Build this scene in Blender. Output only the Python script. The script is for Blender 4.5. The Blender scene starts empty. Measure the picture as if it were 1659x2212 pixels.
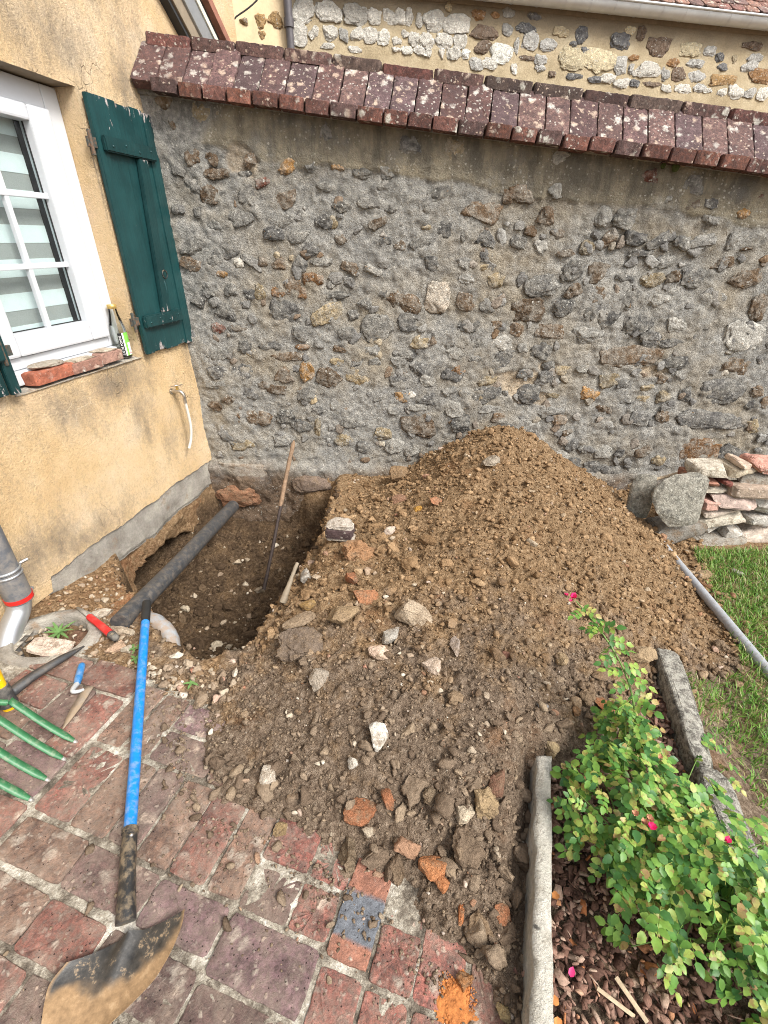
import bpy, bmesh, math, random
import numpy as np
from mathutils import Vector, Matrix

# ------------------------------------------------------------------ camera, sky, sun, exposure
scene = bpy.context.scene
COL = scene.collection
R = math.radians

cam_data = bpy.data.cameras.new('camera')
cam = bpy.data.objects.new('camera', cam_data)
COL.objects.link(cam)
scene.camera = cam
cam.location = (0.0, 0.0, 1.6)
cam.rotation_euler = (R(90 - 29.8), 0, 0)
cam_data.sensor_fit = 'HORIZONTAL'
cam_data.sensor_width = 36.0
cam_data.lens = 36.0 * 1025.0 / 1659.0
cam_data.clip_start = 0.02
cam_data.clip_end = 500

SUN_EL, SUN_AZ = 46.0, 130.0           # degrees; azimuth clockwise from +Y (130 = behind the camera, to the right)
world = bpy.data.worlds.new('World')
scene.world = world
world.use_nodes = True
wn = world.node_tree
wn.nodes.clear()
sky = wn.nodes.new('ShaderNodeTexSky')
sky.sky_type = 'NISHITA'
sky.sun_disc = False
sky.sun_elevation = R(SUN_EL)
sky.sun_rotation = R(SUN_AZ)
sky.air_density = 1.0
sky.dust_density = 4.0
sky.ozone_density = 1.0
hsv = wn.nodes.new('ShaderNodeHueSaturation')
hsv.inputs['Saturation'].default_value = 0.22   # an overcast, nearly colourless sky
bg = wn.nodes.new('ShaderNodeBackground')
bg.inputs['Strength'].default_value = 0.11
wo = wn.nodes.new('ShaderNodeOutputWorld')
wn.links.new(sky.outputs[0], hsv.inputs['Color'])
wn.links.new(hsv.outputs[0], bg.inputs['Color'])
wn.links.new(bg.outputs[0], wo.inputs['Surface'])

sun_d = bpy.data.lights.new('sun', 'SUN')
sun_d.energy = 1.5
sun_d.angle = R(18)
sun_d.color = (1.0, 0.95, 0.87)
sun = bpy.data.objects.new('sun', sun_d)
COL.objects.link(sun)
_e, _a = R(SUN_EL), R(SUN_AZ)
sun_dir = Vector((math.cos(_e) * math.sin(_a), math.cos(_e) * math.cos(_a), math.sin(_e)))
sun.rotation_euler = (-sun_dir).to_track_quat('-Z', 'Y').to_euler()
sun.location = sun_dir * 20

scene.view_settings.view_transform = 'Standard'
scene.view_settings.look = 'None'
scene.view_settings.exposure = 1.27
scene.view_settings.gamma = 1.0
scene.view_settings.use_curve_mapping = False
scene.render.engine = 'CYCLES'
scene.cycles.use_denoising = True
scene.cycles.denoising_prefilter = 'NONE'
scene.cycles.adaptive_threshold = 0.005
scene.cycles.filter_width = 1.0
scene.cycles.max_bounces = 6
scene.cycles.diffuse_bounces = 3
scene.cycles.glossy_bounces = 3
scene.cycles.transparent_max_bounces = 12
scene.cycles.transmission_bounces = 6

# ------------------------------------------------------------------ numeric noise
rng = np.random.default_rng(7)
random.seed(7)

def _hash(ix, iy, iz, seed=0):
    h = (ix.astype(np.int64) * 374761393 + iy.astype(np.int64) * 668265263 + iz.astype(np.int64) * 2147483647 + seed * 974634541) & 0xffffffff
    h = ((h ^ (h >> 13)) * 1274126177) & 0xffffffff
    h = ((h ^ (h >> 16)) * 2246822519) & 0xffffffff
    return ((h ^ (h >> 15)) & 0xffffff) / float(0x1000000)

def vnoise(p, seed=0):
    """smooth value noise in 3-D, about -1..1"""
    p = np.asarray(p, float)
    f = np.floor(p)
    t = p - f
    t = t * t * t * (t * (t * 6 - 15) + 10)
    i = f.astype(np.int64)
    r = 0
    for dx in (0, 1):
        wx = t[..., 0] if dx else 1 - t[..., 0]
        for dy in (0, 1):
            wy = t[..., 1] if dy else 1 - t[..., 1]
            for dz in (0, 1):
                wz = t[..., 2] if dz else 1 - t[..., 2]
                r = r + wx * wy * wz * _hash(i[..., 0] + dx, i[..., 1] + dy, i[..., 2] + dz, seed)
    return r * 2 - 1

def fbm(p, octaves=4, seed=0, gain=0.5):
    a, s, tot = 1.0, 0.0, 0.0
    p = np.asarray(p, float)
    for o in range(octaves):
        s = s + a * vnoise(p * (2.03 ** o) + o * 17.3, seed + o)
        tot += a
        a *= gain
    return s / tot

def worley2(x, y, seed=0):
    """distance to the nearest and second nearest cell point, and the id of the nearest (all in cell units)"""
    ix, iy = np.floor(x), np.floor(y)
    f1 = np.full(x.shape, 9.0); f2 = np.full(x.shape, 9.0); cid = np.zeros(x.shape)
    z = np.zeros(x.shape, np.int64)
    for dx in (-1, 0, 1):
        for dy in (-1, 0, 1):
            cx, cy = (ix + dx).astype(np.int64), (iy + dy).astype(np.int64)
            px = cx + _hash(cx, cy, z, seed); py = cy + _hash(cx, cy, z, seed + 11)
            d = np.hypot(px - x, py - y)
            near = d < f1
            f2 = np.where(near, f1, np.minimum(f2, d))
            cid = np.where(near, _hash(cx, cy, z, seed + 23), cid)
            f1 = np.where(near, d, f1)
    return f1, f2, cid

def P3(x, y, z=0.0):
    return np.stack([x, y, np.broadcast_to(z, np.shape(x)) if np.ndim(z) == 0 else z], -1)

def smooth(a, b, x):
    t = np.clip((x - a) / (b - a), 0, 1)
    return t * t * (3 - 2 * t)

# ------------------------------------------------------------------ frames of the place
HA, SB = R(13.2), R(4.0)
CORNER = np.array([-1.40, 3.52, 0.0])            # where the house wall meets the stone wall
H_T = np.array([-math.sin(HA), -math.cos(HA), 0.0])   # along the house wall, from the corner towards the camera
H_N = np.array([math.cos(HA), -math.sin(HA), 0.0])    # out of the house wall, into the yard
S_T = np.array([math.cos(SB), -math.sin(SB), 0.0])    # along the stone wall, to the right
S_N = np.array([-math.sin(SB), -math.cos(SB), 0.0])   # out of the stone wall, into the yard
UPV = np.array([0, 0, 1.0])

def HW(s, o, z):
    s, o, z = np.broadcast_arrays(np.asarray(s, float), np.asarray(o, float), np.asarray(z, float))
    return CORNER + s[..., None] * H_T + o[..., None] * H_N + z[..., None] * UPV

def SW(u, o, z):
    u, o, z = np.broadcast_arrays(np.asarray(u, float), np.asarray(o, float), np.asarray(z, float))
    return CORNER + u[..., None] * S_T + o[..., None] * S_N + z[..., None] * UPV

def coping_z(u):
    return 2.293 - (u - 0.25) * 0.1163

# ------------------------------------------------------------------ terrain: pit, heap, ground
PIT = np.array([(-1.13, 1.70), (-1.03, 1.60), (-0.80, 1.51), (-0.64, 1.55), (-0.54, 1.80), (-0.48, 2.06), (-0.40, 2.38), (-0.36, 2.60),
                (-0.34, 3.05), (-0.36, 3.42), (-1.0, 3.54), (-1.42, 3.56), (-1.52, 3.36), (-1.95, 3.25), (-2.1, 2.90), (-2.0, 2.52),
                (-1.68, 2.42), (-1.56, 2.22), (-1.42, 2.05), (-1.22, 1.88)])

def poly_sd(x, y, poly):
    """signed distance, positive inside"""
    d = np.full(x.shape, 1e9); inside = np.zeros(x.shape, bool)
    n = len(poly)
    for i in range(n):
        ax, ay = poly[i]; bx, by = poly[(i + 1) % n]
        ex, ey = bx - ax, by - ay
        t = np.clip(((x - ax) * ex + (y - ay) * ey) / (ex * ex + ey * ey), 0, 1)
        d = np.minimum(d, np.hypot(x - ax - t * ex, y - ay - t * ey))
        with np.errstate(divide='ignore', invalid='ignore'):
            c = ((ay > y) != (by > y)) & (x < (bx - ax) * (y - ay) / (by - ay + 1e-12) + ax)
        inside ^= c
    return np.where(inside, d, -d)

def slab_x(y):       # the thin edging slab between the patio and the flower bed (its middle line)
    return 0.352 + (y - 0.35) * 0.296
def edging_x(y):     # the lichened stone edging between the flower bed and the lawn
    return 1.01 + (y - 0.55) * 0.245

HEAP = np.array([
 (-.74,1.22,-.01),(-.66,1.02,-.01),(-.57,.86,-.01),(-.34,.79,-.01),(-.12,.69,-.01),(.05,.59,-.01),(.20,.47,-.01),(.30,.36,-.01),(.33,.2,.006),
 (.345,.45,.012),(.37,.55,.016),(.43,.75,.04),(.51,.95,.085),
 (.62,1.0,.04),(.8,1.08,.01),(1.0,1.22,-.02),(1.15,1.38,-.04),(1.27,1.52,-.06),(1.42,1.50,-.10),(1.58,1.57,-.12),(1.68,1.8,-.12),(1.76,2.05,-.12),(1.84,2.3,-.13),(1.9,2.55,-.13),(1.93,2.8,-.13),(1.96,3.1,-.13),
 (-.86,1.40,-.01),(-.62,1.48,.015),(-.50,1.75,.05),(-.44,2.05,.07),(-.34,2.38,.075),(-.30,2.6,.075),(-.27,2.95,-.05),(-.32,3.3,-.12),
 (-.08,3.42,-.08),(.2,3.4,.06),(.46,3.38,.20),(.7,3.36,.36),(.85,3.35,.40),(1.1,3.33,.30),(1.4,3.31,.13),(1.7,3.3,-.03),(2.1,3.3,-.13),
 (.77,3.05,.51),(.5,2.9,.39),(.2,2.7,.22),(.0,2.4,.16),(.77,2.6,.42),(1.1,2.8,.36),(1.45,2.5,.14),(1.25,2.1,.17),(.8,2.0,.30),(.4,2.0,.26),(.0,1.9,.17),(-.25,1.7,.12),(-.2,2.2,.14),(.3,1.5,.18),(.7,1.5,.19),(1.0,1.6,.11),(0,1.4,.13),(-.35,1.3,.07),(.2,1.1,.13),(.45,1.15,.14),(-.1,1.0,.08),(.15,.8,.075),(.3,.65,.045)])

def _tps(r2):
    return np.where(r2 > 1e-12, 0.5 * r2 * np.log(np.maximum(r2, 1e-12)), 0)
_X = HEAP[:, :2]
_n = len(HEAP)
_K = _tps(((_X[:, None] - _X[None]) ** 2).sum(-1)) + np.eye(_n) * 0.004
_Pm = np.c_[np.ones(_n), _X]
_A = np.block([[_K, _Pm], [_Pm.T, np.zeros((3, 3))]])
_W = np.linalg.solve(_A, np.r_[HEAP[:, 2], np.zeros(3)])

HEAP_OUT = np.array([(-.80,1.22),(-.70,1.0),(-.60,.83),(-.34,.75),(-.14,.65),(.03,.54),(.17,.42),(.27,.15),(.34,.15),(.40,.55),(.46,.75),(.535,.97),(.64,.97),(.82,1.03),(1.02,1.17),(1.17,1.33),
 (1.28,1.46),(1.45,1.45),(1.62,1.53),(1.72,1.8),(1.80,2.05),(1.88,2.3),(1.95,2.55),(1.98,2.8),(2.03,3.1),(2.08,3.34),(-.24,3.5),(-.30,3.1),(-.30,2.95),(-.33,2.6),(-.37,2.38),(-.45,2.06),(-.51,1.80),(-.62,1.52),(-.88,1.42)])

def heap_base(x, y):
    sh = x.shape
    xf, yf = x.ravel(), y.ravel()
    out = _W[_n] + _W[_n + 1] * xf + _W[_n + 2] * yf
    for i in range(_n):
        out = out + _W[i] * _tps((xf - _X[i, 0]) ** 2 + (yf - _X[i, 1]) ** 2)
    return out.reshape(sh)

def ground_base(x, y):
    sd = poly_sd(x, y, PIT) + 0.035 * fbm(P3(x * 6, y * 6), 3, 5)
    rw = 0.055 + 0.17 * smooth(-0.85, -0.5, x) * smooth(1.62, 1.85, y)      # the right side has slumped
    pit = 0.60 * smooth(0.0, 1.0, sd / rw) + 0.08 * smooth(0.08, 0.35, sd)
    pit = pit * (1 - 0.25 * smooth(2.75, 3.25, y) - 0.12 * smooth(-1.1, -1.5, x))
    z = -0.012 + 0.012 * fbm(P3(x * 5, y * 5), 3, 9)
    # patio: sunk under the pavers
    u, v = uv(x, y)
    pat = (v < 0.955 - (u + 1.13) * 0.09) & (x < slab_x(y) - 0.07)
    z = np.where(pat, -0.05, z)
    bed = (x >= slab_x(y)) & (x < edging_x(y)) & (y < 1.6)
    z = np.where(bed, -0.055 + 0.012 * fbm(P3(x * 9, y * 9), 3, 13), z)
    lawn = smooth(0.0, 0.25, x - edging_x(np.minimum(y, 2.2)))
    z = z + lawn * (-0.085 - 0.03 * smooth(1.5, 3.3, y))
    z = z - 0.085 * np.exp(-((x + 1.60) / 0.26) ** 2 - ((y - 2.28) / 0.30) ** 2)
    dip = 0.075 * smooth(0.17, 0.12, np.hypot((x + 1.545) / 1.12, (y - 1.625) / 0.92))
    return z - pit - dip

UVR = R(-18.5)
def uv(x, y):
    return x * math.cos(UVR) + y * math.sin(UVR), -x * math.sin(UVR) + y * math.cos(UVR)
def uv_xy(u, v):
    return u * math.cos(UVR) - v * math.sin(UVR), u * math.sin(UVR) + v * math.cos(UVR)

def heap_z(x, y):
    """surface of the earth heap (without clods)"""
    z = heap_base(x, y)
    edge = poly_sd(x, y, HEAP_OUT)
    e = smooth(-0.03, 0.10, edge + 0.03 * fbm(P3(x * 9, y * 9), 3, 31))
    p = P3(x, y)
    n = 0.034 * fbm(p * 4.5, 3, 41) + 0.024 * fbm(p * 13, 4, 43, 0.6)
    f1, f2, c = worley2(x * 24 + 0.4 * fbm(p * 20, 2, 44), y * 24, 45)
    lump = (1 - np.clip(f1 / 0.62, 0, 1) ** 2) * (c ** 2)
    g1, g2, c2 = worley2(x * 62, y * 62, 46)
    l2 = (1 - np.clip(g1 / 0.6, 0, 1) ** 2) * c2
    n = n + 0.020 * lump + 0.008 * l2 + 0.006 * vnoise(p * 110, 47)
    g = ground_base(x, y)
    return np.where(edge > -0.05, (z + n * (0.35 + 0.65 * e)) * e + (g - 0.03) * (1 - e), g - 0.1)

def surface_z(x, y):
    """highest of heap and ground at one point"""
    X, Y = np.array([x], float), np.array([y], float)
    return float(max(heap_z(X, Y)[0], ground_base(X, Y)[0]))

# ------------------------------------------------------------------ object helpers
def mesh_np(name, V, F, mat=None, smooth=True):
    """V (n,3), F (m,3|4) array or list of arrays"""
    me = bpy.data.meshes.new(name)
    V = np.asarray(V, np.float32)
    Fs = F if isinstance(F, (list, tuple)) else [F]
    Fs = [np.asarray(f, np.int32) for f in Fs if len(f)]
    me.vertices.add(len(V))
    me.vertices.foreach_set('co', V.ravel())
    nl = sum(f.size for f in Fs); npoly = sum(len(f) for f in Fs)
    me.loops.add(nl); me.polygons.add(npoly)
    me.loops.foreach_set('vertex_index', np.concatenate([f.ravel() for f in Fs]))
    starts, k = [], 0
    for f in Fs:
        starts.append(k + np.arange(len(f)) * f.shape[1]); k += f.size
    me.polygons.foreach_set('loop_start', np.concatenate(starts).astype(np.int32))
    if smooth:
        me.polygons.foreach_set('use_smooth', np.ones(npoly, bool))
    me.update(calc_edges=True)
    me.validate()
    if mat:
        me.materials.append(mat)
    return me

def ob(name, me, parent=None, color=None, mat=None):
    """link a mesh as one object; its coordinates are world coordinates also under a parent"""
    o = bpy.data.objects.new(name, me)
    COL.objects.link(o)
    if mat is not None and not me.materials:
        me.materials.append(mat)
    if color is not None:
        o.color = (*color, 1.0)
    if parent is not None:
        o.parent = parent
        if parent.type == 'EMPTY' and parent.parent is None:
            o.matrix_parent_inverse = Matrix.Translation(-Vector(parent.location))
    return o

def empty(name, loc):
    o = bpy.data.objects.new(name, None)
    COL.objects.link(o)
    o.location = Vector([float(v) for v in loc])
    o.empty_display_size = 0.1
    return o

def tag(o, label=None, cat=None, group=None, kind=None):
    if label: o['label'] = label
    if cat: o['category'] = cat
    if group: o['group'] = group
    if kind: o['kind'] = kind
    return o

def grid_faces(nx, ny, keep=None):
    """quads of an (nx, ny) vertex grid (row-major, y fastest)"""
    i = np.arange((nx - 1) * (ny - 1))
    a = (i // (ny - 1)) * ny + i % (ny - 1)
    f = np.stack([a, a + ny, a + ny + 1, a + 1], -1)
    if keep is not None:
        f = f[keep.ravel()]
    return f

def drop_loose(V, f):
    used = np.unique(f)
    idx = np.full(len(V), -1); idx[used] = np.arange(len(used))
    return V[used], idx[f], used

def icosphere(sub):
    t = (1 + 5 ** 0.5) / 2
    V = [(-1, t, 0), (1, t, 0), (-1, -t, 0), (1, -t, 0), (0, -1, t), (0, 1, t), (0, -1, -t), (0, 1, -t), (t, 0, -1), (t, 0, 1), (-t, 0, -1), (-t, 0, 1)]
    F = [(0, 11, 5), (0, 5, 1), (0, 1, 7), (0, 7, 10), (0, 10, 11), (1, 5, 9), (5, 11, 4), (11, 10, 2), (10, 7, 6), (7, 1, 8), (3, 9, 4), (3, 4, 2), (3, 2, 6), (3, 6, 8), (3, 8, 9), (4, 9, 5), (2, 4, 11), (6, 2, 10), (8, 6, 7), (9, 8, 1)]
    V = [np.array(v) / np.linalg.norm(v) for v in V]
    for _ in range(sub):
        mid, F2 = {}, []
        def m(a, b):
            k = (min(a, b), max(a, b))
            if k not in mid:
                p = V[a] + V[b]
                V.append(p / np.linalg.norm(p)); mid[k] = len(V) - 1
            return mid[k]
        for a, b, c in F:
            ab, bc, ca = m(a, b), m(b, c), m(c, a)
            F2 += [(a, ab, ca), (b, bc, ab), (c, ca, bc), (ab, bc, ca)]
        F = F2
    return np.array(V), np.array(F)
ICO = [icosphere(k) for k in range(5)]

def rock_v(sub, seed, cuts=7, rough=0.10, box=1.0, cut_at=(0.55, 0.85), tilt=None):
    """unit rock: a sphere made boxier (box<1), cut by random planes and roughened"""
    V = ICO[sub][0].copy()
    r = np.random.default_rng(seed)
    if box != 1.0:
        V = np.sign(V) * np.abs(V) ** box
    for _ in range(cuts):
        n = r.normal(size=3); n /= np.linalg.norm(n)
        d = r.uniform(*cut_at)
        k = V @ n
        over = np.maximum(k - d, 0)
        V = V - over[:, None] * n * 0.94
    V = V * (1 + rough * fbm(ICO[sub][0] * 2.2 + seed * 3.1, 4, seed, 0.55)[:, None])
    return V

def rotz(V, a):
    c, s = math.cos(a), math.sin(a)
    return np.stack([V[..., 0] * c - V[..., 1] * s, V[..., 0] * s + V[..., 1] * c, V[..., 2]], -1)

def rot_rand(V, r):
    q = r.normal(size=4); q /= np.linalg.norm(q)
    w, x, y, z = q
    M = np.array([[1 - 2 * (y * y + z * z), 2 * (x * y - z * w), 2 * (x * z + y * w)], [2 * (x * y + z * w), 1 - 2 * (x * x + z * z), 2 * (y * z - x * w)], [2 * (x * z - y * w), 2 * (y * z + x * w), 1 - 2 * (x * x + y * y)]])
    return V @ M.T

def box_bm(bm, x0, x1, y0, y1, z0, z1, fn=None):
    """box in a local frame, mapped to the world by fn(a,b,c)"""
    vs = []
    for c in (z0, z1):
        for a, b in ((x0, y0), (x1, y0), (x1, y1), (x0, y1)):
            p = fn(a, b, c) if fn else (a, b, c)
            vs.append(bm.verts.new([float(t) for t in p]))
    for f in ((0, 3, 2, 1), (4, 5, 6, 7), (0, 1, 5, 4), (1, 2, 6, 5), (2, 3, 7, 6), (3, 0, 4, 7)):
        bm.faces.new([vs[i] for i in f])

def bm_obj(name, bm, mat, parent=None, bevel=0.0, smooth=False, color=None, segs=2):
    bmesh.ops.recalc_face_normals(bm, faces=bm.faces)
    if bevel:
        bmesh.ops.bevel(bm, geom=list(bm.edges), offset=bevel, segments=segs, affect='EDGES', profile=0.6)
    me = bpy.data.meshes.new(name)
    bm.to_mesh(me); bm.free()
    if smooth:
        for p in me.polygons: p.use_smooth = True
    me.materials.append(mat)
    return ob(name, me, parent, color)

def box(name, mat, dims, fn=None, parent=None, bevel=0.0, color=None):
    bm = bmesh.new(); box_bm(bm, *dims, fn)
    return bm_obj(name, bm, mat, parent, bevel, color=color)

def spline(pts, n):
    """Catmull-Rom through points"""
    P = np.array(pts, float)
    P = np.vstack([2 * P[0] - P[1], P, 2 * P[-1] - P[-2]])
    out = []
    m = len(P) - 3
    for k in range(n):
        t = k / (n - 1) * m
        i = min(int(t), m - 1); f = t - i
        a, b, c, d = P[i], P[i + 1], P[i + 2], P[i + 3]
        out.append(0.5 * ((2 * b) + (c - a) * f + (2 * a - 5 * b + 4 * c - d) * f * f + (3 * b - a - 3 * c + d) * f ** 3))
    return np.array(out)

def tube_vf(path, radius, sides=16, cap=True, flat=1.0, jitter=0.0, hollow=0.0):
    P = np.array(path, float)
    n = len(P)
    rad = np.broadcast_to(np.asarray(radius, float), (n,))
    T = np.gradient(P, axis=0); T /= np.linalg.norm(T, axis=1)[:, None]
    ref = np.array([0, 0, 1.0]) if abs(T[0, 2]) < 0.9 else np.array([1.0, 0, 0])
    V = []
    for i in range(n):
        a = np.cross(T[i], ref)
        if np.linalg.norm(a) < 1e-3: a = np.cross(T[i], [0, 1.0, 0])
        a /= np.linalg.norm(a); b = np.cross(a, T[i]); ref = b if abs(np.dot(b, T[i])) < 0.9 else ref
        ang = np.arange(sides) / sides * 2 * math.pi
        ring = P[i] + rad[i] * (np.cos(ang)[:, None] * a + flat * np.sin(ang)[:, None] * b)
        if jitter: ring = ring + jitter * fbm(ring * 40, 2, 3)[:, None] * (ring - P[i]) / max(rad[i], 1e-6)
        V.append(ring)
    V = np.vstack(V)
    F = []
    for i in range(n - 1):
        for j in range(sides):
            k = (j + 1) % sides
            F.append((i * sides + j, i * sides + k, (i + 1) * sides + k, (i + 1) * sides + j))
    T3 = []
    if cap:
        for base, c in ((0, P[0]), ((n - 1) * sides, P[-1])):
            V = np.vstack([V, c]); ci = len(V) - 1
            for j in range(sides):
                k = (j + 1) % sides
                T3.append((base + j, base + k, ci) if base else (base + k, base + j, ci))
    return V, [np.array(F), np.array(T3)] if T3 else [np.array(F)]

def tube(name, mat, path, radius, parent=None, sides=16, cap=True, flat=1.0, color=None, jitter=0.0):
    V, F = tube_vf(path, radius, sides, cap, flat, jitter)
    o = ob(name, mesh_np(name, V, F, mat), parent, color)
    bm = bmesh.new(); bm.from_mesh(o.data); bmesh.ops.recalc_face_normals(bm, faces=bm.faces); bm.to_mesh(o.data); bm.free()
    if cap:
        mark_sharp(o.data, 50)
    return o

def mark_sharp(me, deg):
    bm = bmesh.new(); bm.from_mesh(me)
    for e in bm.edges:
        if len(e.link_faces) == 2 and e.calc_face_angle(0) > R(deg): e.smooth = False
    bm.to_mesh(me); bm.free()

def lathe(name, mat, prof, centre, parent=None, sides=28):
    V = []
    for r_, z in prof:
        for j in range(sides):
            a = j / sides * 2 * math.pi
            V.append((centre[0] + r_ * math.cos(a), centre[1] + r_ * math.sin(a), centre[2] + z))
    F = []
    for i in range(len(prof) - 1):
        for j in range(sides):
            k = (j + 1) % sides
            F.append((i * sides + j, i * sides + k, (i + 1) * sides + k, (i + 1) * sides + j))
    o = ob(name, mesh_np(name, V, np.array(F), mat), parent)
    mark_sharp(o.data, 45)
    return o

def merge_vf(parts):
    """[(V,F tri array)] -> one V,F"""
    Vs, Fs, k = [], [], 0
    for V, F in parts:
        Vs.append(V); Fs.append(F + k); k += len(V)
    return np.vstack(Vs), np.vstack(Fs)

# ------------------------------------------------------------------ materials
class Mat:
    def __init__(s, name, rough=0.9, spec=0.25):
        s.m = bpy.data.materials.new(name)
        s.m.use_nodes = True
        s.nt = s.m.node_tree
        s.b = s.nt.nodes['Principled BSDF']
        s.b.inputs['Roughness'].default_value = rough
        s.b.inputs['Specular IOR Level'].default_value = spec
        s._obj = None
    def put(s, sock, v):
        if hasattr(v, 'is_output'):
            s.nt.links.new(v, sock)
        elif isinstance(v, (tuple, list)) and len(v) == 3 and sock.type == 'RGBA':
            sock.default_value = (*v, 1)
        else:
            sock.default_value = v
    def node(s, t, **kw):
        n = s.nt.nodes.new(t)
        for k, v in kw.items(): setattr(n, k, v)
        return n
    def obj(s):
        if s._obj is None: s._obj = s.node('ShaderNodeTexCoord').outputs['Object']
        return s._obj
    def shifted(s):
        """object coordinates moved by a per-object random amount, so copies differ"""
        oi = s.node('ShaderNodeObjectInfo')
        v = s.node('ShaderNodeVectorMath', operation='SCALE'); v.inputs[0].default_value = (31.7, 57.3, 83.1); s.put(v.inputs['Scale'], oi.outputs['Random'])
        a = s.node('ShaderNodeVectorMath', operation='ADD'); s.put(a.inputs[0], s.obj()); s.put(a.inputs[1], v.outputs[0])
        return a.outputs[0]
    def info(s, what='Random'):
        return s.node('ShaderNodeObjectInfo').outputs[what]
    def island(s):
        return s.node('ShaderNodeNewGeometry').outputs['Random Per Island']
    def scale(s, vec, k):
        n = s.node('ShaderNodeVectorMath', operation='MULTIPLY'); s.put(n.inputs[0], vec); n.inputs[1].default_value = k
        return n.outputs[0]
    def noise(s, scale, detail=4, rough=0.6, vec=None, dist=0.0, out='Fac'):
        n = s.node('ShaderNodeTexNoise')
        s.put(n.inputs['Vector'], vec if vec is not None else s.obj())
        n.inputs['Scale'].default_value = scale; n.inputs['Detail'].default_value = detail
        n.inputs['Roughness'].default_value = rough; n.inputs['Distortion'].default_value = dist
        return n.outputs[out]
    def vor(s, scale, feature='F1', out='Distance', vec=None, rand=1.0):
        n = s.node('ShaderNodeTexVoronoi', feature=feature)
        s.put(n.inputs['Vector'], vec if vec is not None else s.obj())
        n.inputs['Scale'].default_value = scale; n.inputs['Randomness'].default_value = rand
        return n.outputs[out]
    def ramp(s, fac, stops, interp='LINEAR'):
        n = s.node('ShaderNodeValToRGB')
        n.color_ramp.interpolation = interp
        e = n.color_ramp.elements
        while len(e) < len(stops): e.new(0.5)
        for el, (p, c) in zip(e, stops):
            el.position = p
            el.color = (*c, 1) if isinstance(c, (tuple, list)) else (c, c, c, 1)
        s.put(n.inputs[0], fac)
        return n.outputs[0]
    def mix(s, fac, a, b, mode='MIX'):
        n = s.node('ShaderNodeMix', data_type='RGBA', blend_type=mode)
        s.put(n.inputs[0], fac); s.put(n.inputs[6], a); s.put(n.inputs[7], b)
        return n.outputs[2]
    def math(s, op, a, b=0.0, clamp=False):
        n = s.node('ShaderNodeMath', operation=op, use_clamp=clamp)
        s.put(n.inputs[0], a); s.put(n.inputs[1], b)
        return n.outputs[0]
    def bump(s, h, strength=0.5, dist=0.01, normal=None):
        n = s.node('ShaderNodeBump')
        s.put(n.inputs['Height'], h); n.inputs['Strength'].default_value = strength; n.inputs['Distance'].default_value = dist
        if normal is not None: s.put(n.inputs['Normal'], normal)
        return n.outputs[0]
    def attr(s, name, out='Fac'):
        n = s.node('ShaderNodeAttribute'); n.attribute_name = name
        return n.outputs[out]
    def xyz(s, vec=None):
        n = s.node('ShaderNodeSeparateXYZ'); s.put(n.inputs[0], vec if vec is not None else s.obj())
        return n.outputs
    def warp(s, vec, scale, amt):
        n = s.node('ShaderNodeTexNoise'); s.put(n.inputs['Vector'], vec); n.inputs['Scale'].default_value = scale; n.inputs['Detail'].default_value = 3
        a = s.node('ShaderNodeVectorMath', operation='MULTIPLY_ADD'); s.put(a.inputs[0], n.outputs['Color']); a.inputs[1].default_value = (amt,) * 3; s.put(a.inputs[2], vec)
        return a.outputs[0]
    def out(s, color=None, rough=None, normal=None, metal=None, **kw):
        if color is not None: s.put(s.b.inputs['Base Color'], color)
        if rough is not None: s.put(s.b.inputs['Roughness'], rough)
        if normal is not None: s.put(s.b.inputs['Normal'], normal)
        if metal is not None: s.put(s.b.inputs['Metallic'], metal)
        for k, v in kw.items(): s.put(s.b.inputs[k.replace('_', ' ')], v)
        return s.m

MT = {}

def simple(name, col, rough=0.5, metal=0.0, var=0.12, scale=30, bump=0.0, spec=0.4, dirt=None, dirt_amt=0.5, dirt_scale=14):
    k = Mat(name, rough, spec)
    n = k.noise(scale, 5, 0.65)
    lo = tuple(c * (1 - var) for c in col); hi = tuple(min(1, c * (1 + var)) for c in col)
    c = k.ramp(n, [(0.3, lo), (0.7, hi)])
    if dirt:
        d = k.noise(dirt_scale, 6, 0.7)
        f = k.ramp(d, [(0.5 - 0.25 * dirt_amt, 0.0), (0.66 - 0.2 * dirt_amt, 1.0)])
        f2 = k.math('MULTIPLY', f, min(1.0, dirt_amt + 0.35))
        c = k.mix(f2, c, dirt)
        rr = k.math('ADD', k.math('MULTIPLY', f2, 0.4), rough, True)
        k.out(rough=rr)
    nm = k.bump(k.noise(scale * 4, 4), 0.5, bump) if bump else None
    MT[name] = k.out(color=c, metal=metal, normal=nm)
    return MT[name]

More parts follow.
